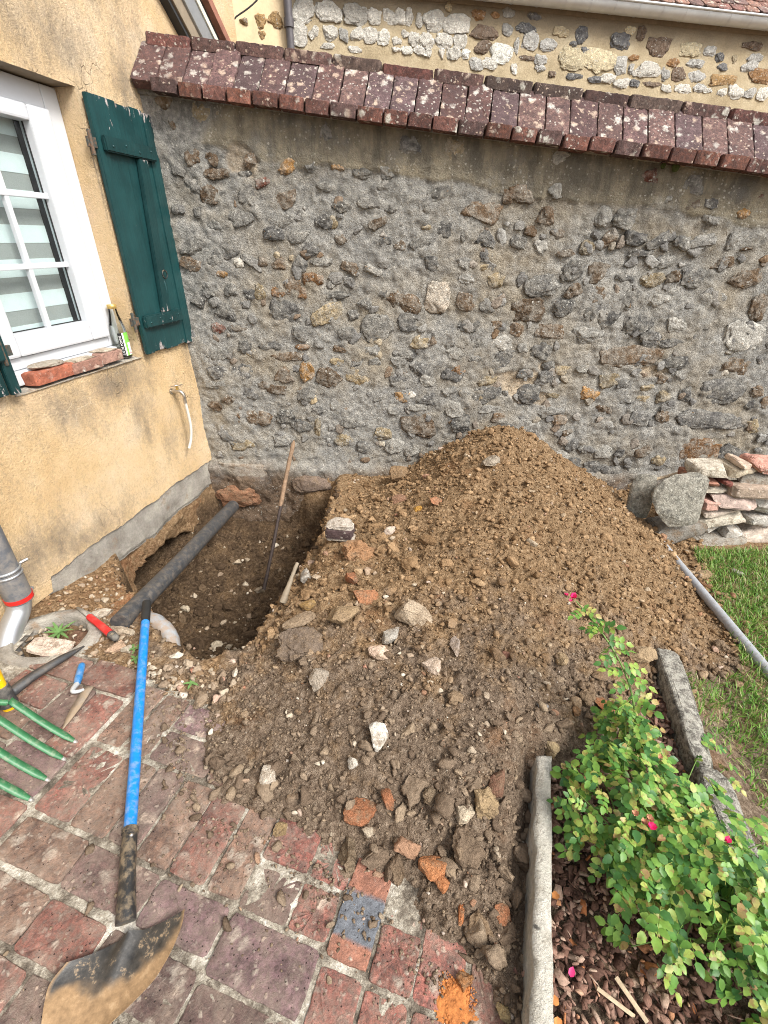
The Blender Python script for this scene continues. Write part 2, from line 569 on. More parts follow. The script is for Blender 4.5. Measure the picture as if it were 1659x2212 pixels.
def make_materials():
    # --- soil
    k = Mat('soil', 0.97, 0.1)
    p = k.xyz(k.node('ShaderNodeNewGeometry').outputs['Position'])
    n1 = k.noise(7, 6, 0.7); n2 = k.noise(48, 5, 0.8); n3 = k.noise(170, 3, 0.7)
    tan = k.ramp(n2, [(0.30, (0.115, 0.069, 0.036)), (0.44, (0.255, 0.163, 0.088)), (0.56, (0.39, 0.262, 0.15)), (0.70, (0.58, 0.435, 0.28))])
    dark = k.ramp(n2, [(0.30, (0.092, 0.063, 0.045)), (0.46, (0.21, 0.153, 0.108)), (0.58, (0.33, 0.25, 0.182)), (0.72, (0.50, 0.41, 0.315))])
    # topsoil lies to the front, subsoil on the heap behind
    f = k.math('ADD', k.math('MULTIPLY', p[1], 0.9), k.math('MULTIPLY', k.math('SUBTRACT', n1, 0.5), 2.4))
    f = k.ramp(k.math('SUBTRACT', f, 0.95), [(0.1, 0.0), (0.62, 1.0)])
    c = k.mix(f, dark, tan)
    clay = k.ramp(k.noise(3.1, 4, 0.6), [(0.60, 0.0), (0.72, 0.55)])
    c = k.mix(clay, c, (0.30, 0.15, 0.07))
    c = k.mix(k.math('MULTIPLY', k.attr('clay'), k.ramp(k.noise(14, 5, 0.75), [(0.40, 0.0), (0.55, 0.85)])), c, k.ramp(n2, [(0.3, (0.24, 0.105, 0.05)), (0.7, (0.52, 0.27, 0.14))]))
    damp_shade = k.math('MULTIPLY', k.attr('damp_shade'), k.ramp(k.noise(9, 5, 0.7), [(0.30, 0.55), (0.55, 1.0)]))  # damp earth, with the pit's shade painted into the same dark colour
    c = k.mix(damp_shade, c, k.ramp(n2, [(0.30, (0.040, 0.026, 0.016)), (0.46, (0.085, 0.056, 0.034)), (0.58, (0.135, 0.092, 0.058)), (0.74, (0.24, 0.175, 0.115))]))
    sp = k.ramp(k.vor(95), [(0.05, 1.0), (0.13, 0.0)])
    sp = k.math('MULTIPLY', sp, k.ramp(k.noise(41, 2), [(0.52, 0.0), (0.62, 1.0)]))
    c = k.mix(sp, c, (0.48, 0.40, 0.29))
    h = k.math('ADD', k.math('MULTIPLY', n2, 1.0), k.math('MULTIPLY', n3, 0.5))
    MT['soil'] = k.out(color=c, normal=k.bump(h, 1.0, 0.026))
    # --- clods of the same earth, and damp ones with the pit's shade in their colour
    k = Mat('damp_shade_clod', 0.95, 0.15)
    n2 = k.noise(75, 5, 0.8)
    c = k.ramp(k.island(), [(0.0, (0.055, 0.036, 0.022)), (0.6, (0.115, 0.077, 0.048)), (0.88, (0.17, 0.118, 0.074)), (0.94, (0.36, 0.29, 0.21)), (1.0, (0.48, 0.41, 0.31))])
    MT['damp_shade_clod'] = k.out(color=k.mix(0.75, c, k.ramp(n2, [(0.25, 0.45), (0.5, 1.0), (0.75, 1.5)]), 'MULTIPLY'), normal=k.bump(n2, 0.9, 0.012))
    k = Mat('clod', 0.97, 0.1)
    isl = k.island()
    n2 = k.noise(75, 5, 0.8)
    p = k.xyz(k.node('ShaderNodeNewGeometry').outputs['Position'])
    f = k.math('ADD', k.math('MULTIPLY', p[1], 0.9), k.math('MULTIPLY', k.math('SUBTRACT', k.noise(7, 6, 0.7), 0.5), 2.4))
    f = k.ramp(k.math('SUBTRACT', f, 0.95), [(0.1, 0.0), (0.62, 1.0)])
    a = k.ramp(isl, [(0.0, (0.19, 0.118, 0.062)), (0.45, (0.285, 0.183, 0.100)), (0.85, (0.36, 0.238, 0.135)), (0.95, (0.43, 0.295, 0.172)), (0.975, (0.42, 0.35, 0.26)), (0.99, (0.34, 0.17, 0.095)), (1.0, (0.56, 0.51, 0.44))])
    b = k.ramp(isl, [(0.0, (0.14, 0.10, 0.070)), (0.45, (0.22, 0.163, 0.115)), (0.82, (0.29, 0.22, 0.155)), (0.93, (0.33, 0.25, 0.17)), (0.965, (0.44, 0.37, 0.28)), (0.985, (0.34, 0.17, 0.095)), (1.0, (0.62, 0.58, 0.51))])
    c = k.mix(f, b, a)
    c = k.mix(0.75, c, k.ramp(n2, [(0.25, 0.45), (0.5, 1.0), (0.75, 1.5)]), 'MULTIPLY')
    MT['clod'] = k.out(color=c, normal=k.bump(n2, 0.9, 0.012))
    # --- loose rock, brick bits, big clods: colour from the object, earth sticking to it
    k = Mat('rubble', 0.93, 0.15)
    v = k.shifted()
    n = k.noise(22, 6, 0.7, v); nf = k.noise(120, 4, 0.7, v)
    base = k.mix(0.8, k.info('Color'), k.ramp(n, [(0.25, 0.62), (0.5, 0.98), (0.72, 1.25)]), 'MULTIPLY')
    base = k.mix(0.35, base, k.ramp(nf, [(0.3, 0.5), (0.7, 1.35)]), 'MULTIPLY')
    dirt = k.ramp(k.noise(20, 6, 0.8, v), [(0.48, 0.0), (0.63, 0.8)])
    base = k.mix(dirt, base, k.ramp(nf, [(0.3, (0.13, 0.088, 0.056)), (0.7, (0.32, 0.235, 0.155))]))
    MT['rubble'] = k.out(color=base, normal=k.bump(k.math('ADD', n, nf), 0.9, 0.014))
    # --- mortar sheet of the stone wall
    k = Mat('wall_mortar', 0.95, 0.1)
    p = k.xyz()
    n1 = k.noise(2.2, 5, 0.65); n2 = k.noise(30, 6, 0.8); n3 = k.noise(110, 3, 0.75); n4 = k.noise(11, 6, 0.75)
    c = k.ramp(n2, [(0.30, (0.155, 0.152, 0.145)), (0.44, (0.325, 0.318, 0.298)), (0.56, (0.44, 0.427, 0.392)), (0.70, (0.62, 0.59, 0.53))])
    warm = k.ramp(n1, [(0.44, 0.0), (0.64, 0.62)])
    c = k.mix(warm, c, k.ramp(n4, [(0.3, (0.30, 0.235, 0.15)), (0.7, (0.47, 0.395, 0.28))]))
    c = k.mix(k.attr('band'), c, k.ramp(n4, [(0.3, (0.235, 0.205, 0.155)), (0.52, (0.36, 0.32, 0.24)), (0.72, (0.50, 0.42, 0.29))]))
    c = k.mix(k.attr('lime'), c, k.ramp(n2, [(0.3, (0.48, 0.385, 0.275)), (0.7, (0.72, 0.60, 0.45))]))
    c = k.mix(k.attr('earth'), c, k.ramp(n2, [(0.3, (0.12, 0.085, 0.06)), (0.7, (0.30, 0.215, 0.15))]))
    # soot-dark runs below the coping, grey lichen film lower down
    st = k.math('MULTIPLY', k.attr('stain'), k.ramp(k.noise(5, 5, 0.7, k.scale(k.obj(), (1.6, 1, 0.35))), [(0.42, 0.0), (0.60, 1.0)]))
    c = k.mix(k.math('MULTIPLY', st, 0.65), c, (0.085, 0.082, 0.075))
    film = k.ramp(k.noise(3.7, 6, 0.72), [(0.52, 0.0), (0.66, 0.5)])
    c = k.mix(film, c, (0.24, 0.24, 0.235))
    wl = k.math('MULTIPLY', k.ramp(k.vor(42, vec=k.warp(k.obj(), 60, 0.02)), [(0.18, 1.0), (0.26, 0.0)]), k.ramp(k.noise(6, 5, 0.7), [(0.47, 0.0), (0.55, 1.0)]))
    c = k.mix(k.math('MULTIPLY', wl, 0.7), c, (0.60, 0.57, 0.50))
    h = k.math('ADD', n2, k.math('MULTIPLY', n3, 0.55))
    MT['wall_mortar'] = k.out(color=c, normal=k.bump(h, 1.0, 0.03))
    # --- rubble stones of the walls
    def wstone(name, smear, lo):
        k = Mat(name, 0.9, 0.2)
        v = k.shifted()
        n = k.noise(30, 6, 0.8, v, 0.4); nf = k.noise(90, 4, 0.75, v); nb = k.noise(15, 6, 0.8, v)
        col = k.info('Color')
        c = k.mix(1.0, col, k.ramp(n, [(0.30, lo), (0.43, 0.5 + lo), (0.54, 1.10), (0.70, 2.1)]), 'MULTIPLY')
        c = k.mix(k.ramp(nb, [(0.43, 0.0), (0.57, smear)]), c, k.ramp(n, [(0.3, (0.20, 0.193, 0.175)), (0.5, (0.38, 0.365, 0.325)), (0.7, (0.58, 0.54, 0.47))]))          # mortar smeared on
        lic = k.math('MULTIPLY', k.ramp(k.vor(45, vec=k.warp(v, 60, 0.02)), [(0.20, 1.0), (0.28, 0.0)]), k.ramp(k.noise(14, 3, 0.6, v), [(0.47, 0.0), (0.55, 1.0)]))
        c = k.mix(k.math('MULTIPLY', lic, 0.9), c, (0.66, 0.65, 0.60))
        orl = k.math('MULTIPLY', k.ramp(k.vor(38, vec=k.warp(v, 50, 0.02)), [(0.10, 1.0), (0.17, 0.0)]), k.ramp(k.noise(9, 3, 0.6, v), [(0.57, 0.0), (0.64, 1.0)]))
        c = k.mix(k.math('MULTIPLY', orl, 0.7), c, (0.50, 0.25, 0.06))
        h = k.math('ADD', n, k.math('MULTIPLY', nf, 0.6))
        MT[name] = k.out(color=c, normal=k.bump(h, 1.0, 0.035))
    wstone('wall_stone', 0.66, 0.30)
    wstone('pale_flint', 0.2, 0.45)
    # --- old brick (coping and stack): colour from the object, black film, pale lichen
    def brick(name, licn, film, fcol, lcol=(0.62, 0.60, 0.53), rough=0.85, dust=0.0, glaze=False, lic_a=0.88):
        k = Mat(name, rough, 0.25)
        v = k.shifted()
        n = k.noise(20, 7, 0.78, v); nf = k.noise(58, 5, 0.8, v); nb = k.noise(9.0, 6, 0.78, v)
        c = k.mix(0.9, k.info('Color'), k.ramp(n, [(0.30, 0.45), (0.5, 1.0), (0.70, 1.7)]), 'MULTIPLY')
        c = k.mix(k.math('MULTIPLY', k.ramp(nf, [(0.44, 0.0), (0.58, 1.0)]), film), c, fcol)
        c = k.mix(k.math('MULTIPLY', k.ramp(nb, [(0.5, 0.0), (0.64, 1.0)]), film), c, fcol)
        vv = k.warp(v, 55, 0.022)
        l1 = k.math('MULTIPLY', k.ramp(k.vor(15, vec=k.warp(v, 38, 0.05)), [(0.20, 1.0), (0.36, 0.0)]), k.ramp(k.noise(6, 3, 0.6, v), [(0.62 - 0.20 * licn, 0.0), (0.67 - 0.18 * licn, 1.0)]))
        l2 = k.math('MULTIPLY', k.ramp(k.vor(42, vec=vv), [(0.14, 1.0), (0.30, 0.0)]), k.ramp(k.noise(9, 3, 0.6, v), [(0.58 - 0.18 * licn, 0.0), (0.64 - 0.16 * licn, 1.0)]))
        l3 = k.math('MULTIPLY', k.ramp(k.vor(130, vec=vv), [(0.14, 1.0), (0.22, 0.0)]), k.ramp(k.noise(10, 3, 0.6, v), [(0.54, 0.0), (0.64, 1.0)]))
        tile_amt = k.ramp(k.info('Random'), [(0.0, 0.5), (0.4, 0.9), (0.7, 1.0)])
        l = k.math('MULTIPLY', k.math('MAXIMUM', k.math('MAXIMUM', k.math('MULTIPLY', l1, k.ramp(nf, [(0.35, 0.55), (0.52, 1.0)])), k.math('MULTIPLY', l2, k.ramp(n, [(0.35, 0.4), (0.55, 1.0)]))), k.math('MULTIPLY', l3, 0.7)), tile_amt)
        lc = k.mix(k.ramp(k.noise(7, 2, 0.5, v), [(0.45, 0.0), (0.55, 1.0)]), lcol, (0.60, 0.46, 0.36))
        c = k.mix(k.math('MULTIPLY', l, lic_a), c, k.mix(0.6, lc, k.ramp(nf, [(0.3, 0.6), (0.7, 1.2)]), 'MULTIPLY'))
        if glaze:
            gy_ = k.math('ADD', k.xyz()[1], k.math('MULTIPLY', k.math('SUBTRACT', n, 0.5), 0.03))
            gm = k.math('MULTIPLY', k.ramp(k.math('ADD', k.math('MULTIPLY', gy_, 4.0), 0.5), [(0.16, 0.0), (0.20, 1.0)]), k.ramp(k.math('ADD', k.math('MULTIPLY', gy_, 4.0), 0.5), [(0.58, 1.0), (0.63, 0.0)]))
            c = k.mix(gm, c, k.ramp(nf, [(0.35, (0.105, 0.112, 0.128)), (0.65, (0.20, 0.215, 0.24))]))
        if dust:
            dm = k.ramp(k.noise(7, 7, 0.8, v), [(0.40, 0.0), (0.62, dust)])
            c = k.mix(dm, c, k.ramp(nf, [(0.3, (0.24, 0.185, 0.14)), (0.7, (0.46, 0.375, 0.30))]))
        pit = k.ramp(k.vor(60, vec=v), [(0.06, 0.0), (0.14, 1.0)])
        h = k.math('ADD', k.math('ADD', n, k.math('MULTIPLY', nf, 0.6)), k.math('ADD', k.math('MULTIPLY', pit, 0.5), k.math('MULTIPLY', l, 0.35)))
        c = k.mix(k.math('SUBTRACT', 1.0, pit), c, (0.03, 0.022, 0.02))
        MT[name] = k.out(color=c, normal=k.bump(h, 0.8, 0.012))
    brick('coping_brick', 1.5, 0.78, (0.075, 0.050, 0.050), (0.66, 0.62, 0.56))
    brick('eave_brick', 0.7, 0.62, (0.05, 0.036, 0.035))
    brick('paver_brick', 0.9, 0.66, (0.080, 0.058, 0.052), (0.46, 0.40, 0.33), dust=0.5, lic_a=0.78)
    brick('glazed_paver', 0.2, 0.25, (0.095, 0.074, 0.066), (0.50, 0.44, 0.36), glaze=True)
    brick('stack_brick', 0.5, 0.15, (0.12, 0.09, 0.08), (0.70, 0.66, 0.58))
    # --- lime joints of the patio
    k = Mat('patio_mortar', 0.95, 0.1)
    n = k.noise(9, 6, 0.75); n2 = k.noise(120, 4, 0.75)
    c = k.ramp(k.noise(6, 6, 0.8), [(0.36, (0.085, 0.072, 0.058)), (0.45, (0.20, 0.17, 0.135)), (0.53, (0.42, 0.38, 0.31)), (0.61, (0.70, 0.66, 0.58))])
    c = k.mix(0.6, c, k.ramp(n2, [(0.3, 0.5), (0.65, 1.2)]), 'MULTIPLY')
    MT['patio_mortar'] = k.out(color=c, normal=k.bump(k.math('ADD', n, n2), 0.8, 0.012))
    # --- ochre render of the house
    k = Mat('ochre_render', 0.93, 0.15)
    a = k.noise(1.7, 6, 0.7); g1 = k.noise(90, 5, 0.75); g2 = k.noise(240, 3, 0.7)
    c = k.ramp(a, [(0.3, (0.56, 0.38, 0.195)), (0.46, (0.64, 0.465, 0.265)), (0.58, (0.68, 0.515, 0.325)), (0.72, (0.72, 0.585, 0.42))])
    pink = k.ramp(k.noise(2.6, 4, 0.6), [(0.56, 0.0), (0.70, 0.5)])
    c = k.mix(pink, c, (0.62, 0.455, 0.30))
    grain = k.ramp(k.noise(60, 5, 0.85), [(0.33, 0.60), (0.45, 0.96), (0.66, 1.12)])
    c = k.mix(0.6, c, grain, 'MULTIPLY')
    so = k.attr('stain')
    fine = k.noise(50, 6, 0.85)
    streak = k.noise(9, 6, 0.75, k.scale(k.obj(), (1.0, 1.0, 0.45)))
    m = k.math('MULTIPLY', k.ramp(k.math('ADD', k.math('MULTIPLY', fine, 0.55), k.math('ADD', k.math('MULTIPLY', streak, 0.45), k.math('MULTIPLY', so, 0.30))), [(0.57, 0.0), (0.83, 1.0)]), 0.85)
    c = k.mix(m, c, k.ramp(fine, [(0.3, (0.085, 0.076, 0.067)), (0.7, (0.26, 0.215, 0.16))]))
    ck = k.vor(3.1, 'DISTANCE_TO_EDGE', vec=k.warp(k.obj(), 5, 0.35))
    cm = k.math('MULTIPLY', k.ramp(ck, [(0.0, 1.0), (0.008, 0.0)]), k.ramp(k.noise(2.1, 3), [(0.54, 0.0), (0.62, 1.0)]))
    c = k.mix(k.math('MULTIPLY', cm, 0.7), c, (0.16, 0.12, 0.085))
    ck2 = k.vor(2.3, 'DISTANCE_TO_EDGE', vec=k.warp(k.scale(k.obj(), (1, 1, 1.7)), 4, 0.4))
    cm2 = k.math('MULTIPLY', k.ramp(ck2, [(0.0, 1.0), (0.007, 0.0)]), k.ramp(k.noise(2.9, 3), [(0.58, 0.0), (0.64, 1.0)]))
    c = k.mix(k.math('MULTIPLY', cm2, 0.6), c, (0.68, 0.58, 0.42))
    h = k.math('ADD', k.noise(100, 5, 0.75), k.math('ADD', k.math('MULTIPLY', g1, 0.6), k.math('MULTIPLY', cm, -0.8)))
    MT['ochre_render'] = k.out(color=c, normal=k.bump(h, 0.8, 0.014))
    # --- cement skirting
    k = Mat('cement', 0.93, 0.15)
    a = k.noise(5, 6, 0.7); g1 = k.noise(60, 5, 0.75)
    c = k.ramp(a, [(0.3, (0.20, 0.18, 0.155)), (0.5, (0.34, 0.315, 0.275)), (0.68, (0.47, 0.435, 0.37))])
    c = k.mix(0.6, c, k.ramp(g1, [(0.3, 0.65), (0.7, 1.2)]), 'MULTIPLY')
    c = k.mix(k.ramp(k.noise(8, 5, 0.7), [(0.58, 0.0), (0.70, 0.7)]), c, (0.25, 0.165, 0.10))
    MT['cement'] = k.out(color=c, normal=k.bump(k.math('ADD', a, g1), 0.8, 0.015))
    # --- shutter paint with flaking
    k = Mat('shutter_paint', 0.42, 0.5)
    n = k.noise(5, 5, 0.7); f = k.noise(80, 4, 0.7)
    grain = k.noise(30, 4, 0.6, k.scale(k.obj(), (3, 3, 0.25)))
    c = k.ramp(n, [(0.3, (0.0050, 0.031, 0.033)), (0.7, (0.0105, 0.055, 0.057))])
    c = k.mix(0.4, c, k.ramp(grain, [(0.3, 0.6), (0.7, 1.3)]), 'MULTIPLY')
    c = k.mix(1.0, c, k.ramp(k.info('Random'), [(0.0, 0.72), (1.0, 1.22)]), 'MULTIPLY')
    fl = k.noise(13, 6, 0.75, k.scale(k.warp(k.shifted(), 30, 0.02), (1.6, 1.6, 0.4)))
    fm = k.math('ADD', fl, k.math('MULTIPLY', k.attr('edge'), 0.16))
    fm = k.ramp(fm, [(0.685, 0.0), (0.70, 1.0)])
    c = k.mix(fm, c, k.ramp(grain, [(0.35, (0.18, 0.15, 0.14)), (0.6, (0.50, 0.45, 0.44))]))
    r_ = k.math('ADD', k.math('MULTIPLY', fm, 0.4), 0.42)
    MT['shutter_paint'] = k.out(color=c, rough=r_, normal=k.bump(k.math('ADD', grain, k.math('MULTIPLY', fm, -0.7)), 0.5, 0.004))
    # --- clear glass pane (thin)
    k = Mat('pane_glass')
    k.nt.nodes.remove(k.b)
    tr = k.node('ShaderNodeBsdfTransparent'); tr.inputs[0].default_value = (0.90, 0.94, 0.94, 1)
    gl = k.node('ShaderNodeBsdfGlossy'); gl.inputs['Roughness'].default_value = 0.02
    fr = k.node('ShaderNodeFresnel'); fr.inputs['IOR'].default_value = 1.6
    mx = k.node('ShaderNodeMixShader'); bf = k.node('ShaderNodeNewGeometry'); k.put(mx.inputs[0], k.math('MULTIPLY', fr.outputs[0], k.math('SUBTRACT', 1.0, bf.outputs['Backfacing']))); k.nt.links.new(tr.outputs[0], mx.inputs[1]); k.nt.links.new(gl.outputs[0], mx.inputs[2])
    k.nt.links.new(mx.outputs[0], k.nt.nodes['Material Output'].inputs[0])
    MT['pane_glass'] = k.m
    k = Mat('bottle_glass', 0.03, 0.5)
    k.nt.nodes.remove(k.b)
    tr = k.node('ShaderNodeBsdfTransparent'); tr.inputs[0].default_value = (0.93, 0.95, 0.93, 1)
    gl = k.node('ShaderNodeBsdfGlossy'); gl.inputs['Roughness'].default_value = 0.04
    fr = k.node('ShaderNodeLayerWeight'); fr.inputs[0].default_value = 0.35
    mx = k.node('ShaderNodeMixShader'); k.nt.links.new(fr.outputs['Fresnel'], mx.inputs[0]); k.nt.links.new(tr.outputs[0], mx.inputs[1]); k.nt.links.new(gl.outputs[0], mx.inputs[2])
    k.nt.links.new(mx.outputs[0], k.nt.nodes['Material Output'].inputs[0])
    MT['bottle_glass'] = k.m
    # --- leaves
    def leafm(name, stops, trans=0.25, rough=0.42):
        k = Mat(name, rough, 0.4)
        isl = k.island() if name != 'rose_leaf' else k.math('FRACT', k.math('ADD', k.island(), k.info('Random')))
        c = k.ramp(isl, stops)
        c = k.mix(0.5, c, k.ramp(k.noise(90, 3, 0.6), [(0.3, 0.7), (0.7, 1.3)]), 'MULTIPLY')
        if name == 'rose_leaf':
            red = k.math('MULTIPLY', k.ramp(k.noise(70, 4, 0.7), [(0.52, 0.0), (0.60, 1.0)]), k.ramp(isl, [(0.62, 0.0), (0.7, 1.0)]))
            c = k.mix(k.math('MULTIPLY', red, 0.65), c, (0.30, 0.12, 0.07))
        k.b.inputs['Subsurface Weight'].default_value = 0.0
        mm = k.out(color=c)
        t = k.node('ShaderNodeBsdfTranslucent'); k.put(t.inputs[0], c)
        mx = k.node('ShaderNodeMixShader'); mx.inputs[0].default_value = trans
        o = k.nt.nodes['Material Output']
        k.nt.links.new(k.b.outputs[0], mx.inputs[1]); k.nt.links.new(t.outputs[0], mx.inputs[2]); k.nt.links.new(mx.outputs[0], o.inputs[0])
        MT[name] = mm
    leafm('rose_leaf', [(0.0, (0.045, 0.14, 0.038)), (0.3, (0.10, 0.24, 0.048)), (0.6, (0.19, 0.36, 0.065)), (0.8, (0.30, 0.45, 0.085)), (0.93, (0.42, 0.46, 0.12)), (1.0, (0.38, 0.26, 0.11))], 0.3)
    leafm('grass_blade', [(0.0, (0.075, 0.18, 0.028)), (0.45, (0.155, 0.31, 0.048)), (0.75, (0.24, 0.40, 0.075)), (0.86, (0.36, 0.36, 0.14)), (1.0, (0.50, 0.43, 0.27))], 0.3, 0.5)
    leafm('weed_leaf', [(0.0, (0.10, 0.22, 0.06)), (1.0, (0.20, 0.36, 0.12))], 0.25, 0.5)
    leafm('petal', [(0.0, (0.75, 0.02, 0.14)), (0.5, (0.80, 0.035, 0.22)), (1.0, (0.72, 0.10, 0.20))], 0.3, 0.5)
    # --- bark
    k = Mat('bark', 0.9, 0.2)
    c = k.ramp(k.island(), [(0.0, (0.065, 0.036, 0.027)), (0.3, (0.14, 0.075, 0.055)), (0.6, (0.24, 0.135, 0.10)), (0.78, (0.33, 0.215, 0.165)), (0.92, (0.46, 0.34, 0.26)), (0.97, (0.45, 0.15, 0.045)), (1.0, (0.52, 0.42, 0.30))])
    c = k.mix(0.6, c, k.ramp(k.noise(130, 4, 0.7), [(0.3, 0.55), (0.7, 1.35)]), 'MULTIPLY')
    MT['bark'] = k.out(color=c, normal=k.bump(k.noise(160, 4, 0.7), 0.6, 0.004))
    # --- lichened stone (edging, slab, big stone)
    def lich(name, base, lo, hi, sc=1.0, white=0.5):
        k = Mat(name, 0.93, 0.15)
        n = k.noise(16 * sc, 7, 0.75); nf = k.noise(90 * sc, 5, 0.75)
        c = k.ramp(n, [(0.30, lo), (0.48, base), (0.66, hi)])
        c = k.mix(0.6, c, k.ramp(nf, [(0.3, 0.55), (0.7, 1.25)]), 'MULTIPLY')
        w = k.ramp(k.noise(30 * sc, 6, 0.85, k.warp(k.obj(), 40, 0.02)), [(0.60 - 0.12 * white, 0.0), (0.64 - 0.10 * white, 1.0)])
        c = k.mix(k.math('MULTIPLY', w, 0.75), c, (0.56, 0.54, 0.47))
        d = k.ramp(k.vor(26 * sc, vec=k.warp(k.obj(), 30, 0.03)), [(0.10, 1.0), (0.2, 0.0)])
        d = k.math('MULTIPLY', d, k.ramp(k.noise(7, 3), [(0.48, 0.0), (0.58, 1.0)]))
        c = k.mix(k.math('MULTIPLY', d, 0.8), c, (0.045, 0.043, 0.040))
        MT[name] = k.out(color=c, normal=k.bump(k.math('ADD', n, nf), 0.9, 0.014))
    lich('edging_stone', (0.22, 0.205, 0.18), (0.06, 0.056, 0.05), (0.46, 0.43, 0.37), 1.5, 1.0)
    lich('slab_stone', (0.56, 0.53, 0.46), (0.26, 0.225, 0.175), (0.72, 0.69, 0.62), 0.9, 0.9)
    lich('grey_slab', (0.27, 0.255, 0.215), (0.09, 0.088, 0.08), (0.44, 0.41, 0.35), 1.6, 0.55)
    # --- wall of the building behind
    k = Mat('beige_render', 0.95, 0.1)
    n = k.noise(3, 6, 0.7); g1 = k.noise(70, 5, 0.75)
    c = k.ramp(n, [(0.3, (0.33, 0.265, 0.165)), (0.5, (0.45, 0.37, 0.245)), (0.7, (0.53, 0.455, 0.32))])
    c = k.mix(0.55, c, k.ramp(g1, [(0.3, 0.6), (0.7, 1.2)]), 'MULTIPLY')
    c = k.mix(k.attr('stain'), c, (0.16, 0.135, 0.105))  # darker tone near the top of the wall
    MT['beige_render'] = k.out(color=c, normal=k.bump(g1, 0.7, 0.012))
    simple('cream_render', (0.72, 0.57, 0.36), 0.93, var=0.10, scale=12, bump=0.004)
    # --- plain ones
    simple('pvc_white', (0.58, 0.60, 0.63), 0.28, var=0.02, spec=0.5)
    simple('blind_light', (0.74, 0.77, 0.77), 0.8, var=0.03)
    simple('blind_dark', (0.36, 0.35, 0.335), 0.85, var=0.08, scale=200)
    simple('room_dark', (0.05, 0.05, 0.05), 0.9)
    simple('zinc', (0.46, 0.48, 0.50), 0.38, metal=0.75, var=0.12, scale=9)
    simple('zinc_pale', (0.52, 0.54, 0.55), 0.45, metal=0.35, var=0.10, scale=7, bump=0.001)
    simple('iron_grey', (0.115, 0.122, 0.135), 0.42, metal=0.0, var=0.18, scale=10, dirt=(0.33, 0.29, 0.24), dirt_amt=0.15)
    simple('red_tape', (0.55, 0.022, 0.018), 0.4, var=0.12)
    simple('steel', (0.55, 0.54, 0.52), 0.3, metal=0.9, var=0.12)
    simple('black_pipe', (0.050, 0.052, 0.056), 0.45, var=0.3, dirt=(0.20, 0.165, 0.13), dirt_amt=0.14, dirt_scale=34, bump=0.002)
    simple('grey_pipe', (0.29, 0.31, 0.33), 0.5, var=0.12, dirt=(0.30, 0.20, 0.12), dirt_amt=0.35, dirt_scale=16)
    simple('grey_conduit', (0.34, 0.36, 0.39), 0.45, var=0.07, dirt=(0.20, 0.16, 0.12), dirt_amt=0.12, dirt_scale=60)
    simple('blue_paint', (0.006, 0.20, 0.60), 0.32, var=0.12, spec=0.5, dirt=(0.36, 0.36, 0.34), dirt_amt=0.03, dirt_scale=38)
    simple('black_steel', (0.022, 0.022, 0.022), 0.4, var=0.3, spec=0.5, dirt=(0.33, 0.245, 0.15), dirt_amt=0.12, dirt_scale=34)
    simple('rubber', (0.02, 0.02, 0.02), 0.6, var=0.2)
    simple('yellow_plastic', (0.80, 0.50, 0.006), 0.35, var=0.06, spec=0.5)
    simple('dark_plastic', (0.045, 0.046, 0.048), 0.55, var=0.2, dirt=(0.30, 0.27, 0.22), dirt_amt=0.12)
    simple('pick_steel', (0.085, 0.088, 0.092), 0.5, metal=0.3, var=0.3, scale=20, dirt=(0.24, 0.20, 0.16), dirt_amt=0.15)
    simple('green_paint', (0.035, 0.155, 0.062), 0.42, var=0.18, spec=0.5, dirt=(0.42, 0.40, 0.30), dirt_amt=-0.02, dirt_scale=40)
    simple('worn_steel', (0.42, 0.40, 0.36), 0.45, metal=0.5, var=0.25, scale=40)
    simple('red_plastic', (0.58, 0.022, 0.022), 0.4, var=0.12, dirt=(0.34, 0.27, 0.20), dirt_amt=-0.05)
    simple('blue_plastic', (0.02, 0.17, 0.42), 0.4, var=0.12, dirt=(0.50, 0.50, 0.48), dirt_amt=0.05)
    simple('trowel_steel', (0.24, 0.20, 0.16), 0.6, metal=0.3, var=0.35, scale=30, dirt=(0.36, 0.27, 0.18), dirt_amt=0.35)
    simple('old_wood', (0.25, 0.165, 0.105), 0.85, var=0.35, scale=40, bump=0.003, dirt=(0.10, 0.07, 0.05), dirt_amt=0.15)
    simple('pale_wood', (0.48, 0.38, 0.26), 0.85, var=0.25, scale=40, bump=0.003)
    simple('rusty_iron', (0.040, 0.028, 0.025), 0.7, var=0.4, scale=40, bump=0.002)
    simple('hinge_iron', (0.05, 0.060, 0.055), 0.6, var=0.4, scale=60, dirt=(0.24, 0.11, 0.05), dirt_amt=0.2, dirt_scale=50)
    simple('brass', (0.60, 0.42, 0.14), 0.3, metal=0.8, var=0.1)
    simple('gold_lid', (0.72, 0.52, 0.18), 0.3, metal=0.7, var=0.08)
    simple('tap_metal', (0.50, 0.46, 0.40), 0.32, metal=0.85, var=0.2, scale=60)
    simple('clear_hose', (0.62, 0.60, 0.55), 0.35, var=0.05, spec=0.5)
    simple('paper_white', (0.82, 0.82, 0.80), 0.7, var=0.02)
    simple('label_green', (0.20, 0.56, 0.08), 0.6, var=0.03)
    simple('label_black', (0.015, 0.015, 0.015), 0.6, var=0.05)
    simple('label_red', (0.6, 0.03, 0.03), 0.6, var=0.05)
    simple('brown_pipe', (0.10, 0.092, 0.098), 0.45, var=0.15, metal=0.2)
    simple('brown_board', (0.25, 0.205, 0.15), 0.8, var=0.15, scale=20)
    simple('cream_board', (0.62, 0.60, 0.50), 0.7, var=0.08)
    simple('dark_board', (0.035, 0.036, 0.038), 0.7, var=0.15)
    simple('roof_tile', (0.30, 0.135, 0.095), 0.9, var=0.35, scale=8, bump=0.004)
    simple('stem_green', (0.13, 0.22, 0.05), 0.5, var=0.2)
    simple('clay_stain', (0.46, 0.17, 0.05), 0.95, var=0.35, scale=60, bump=0.004)
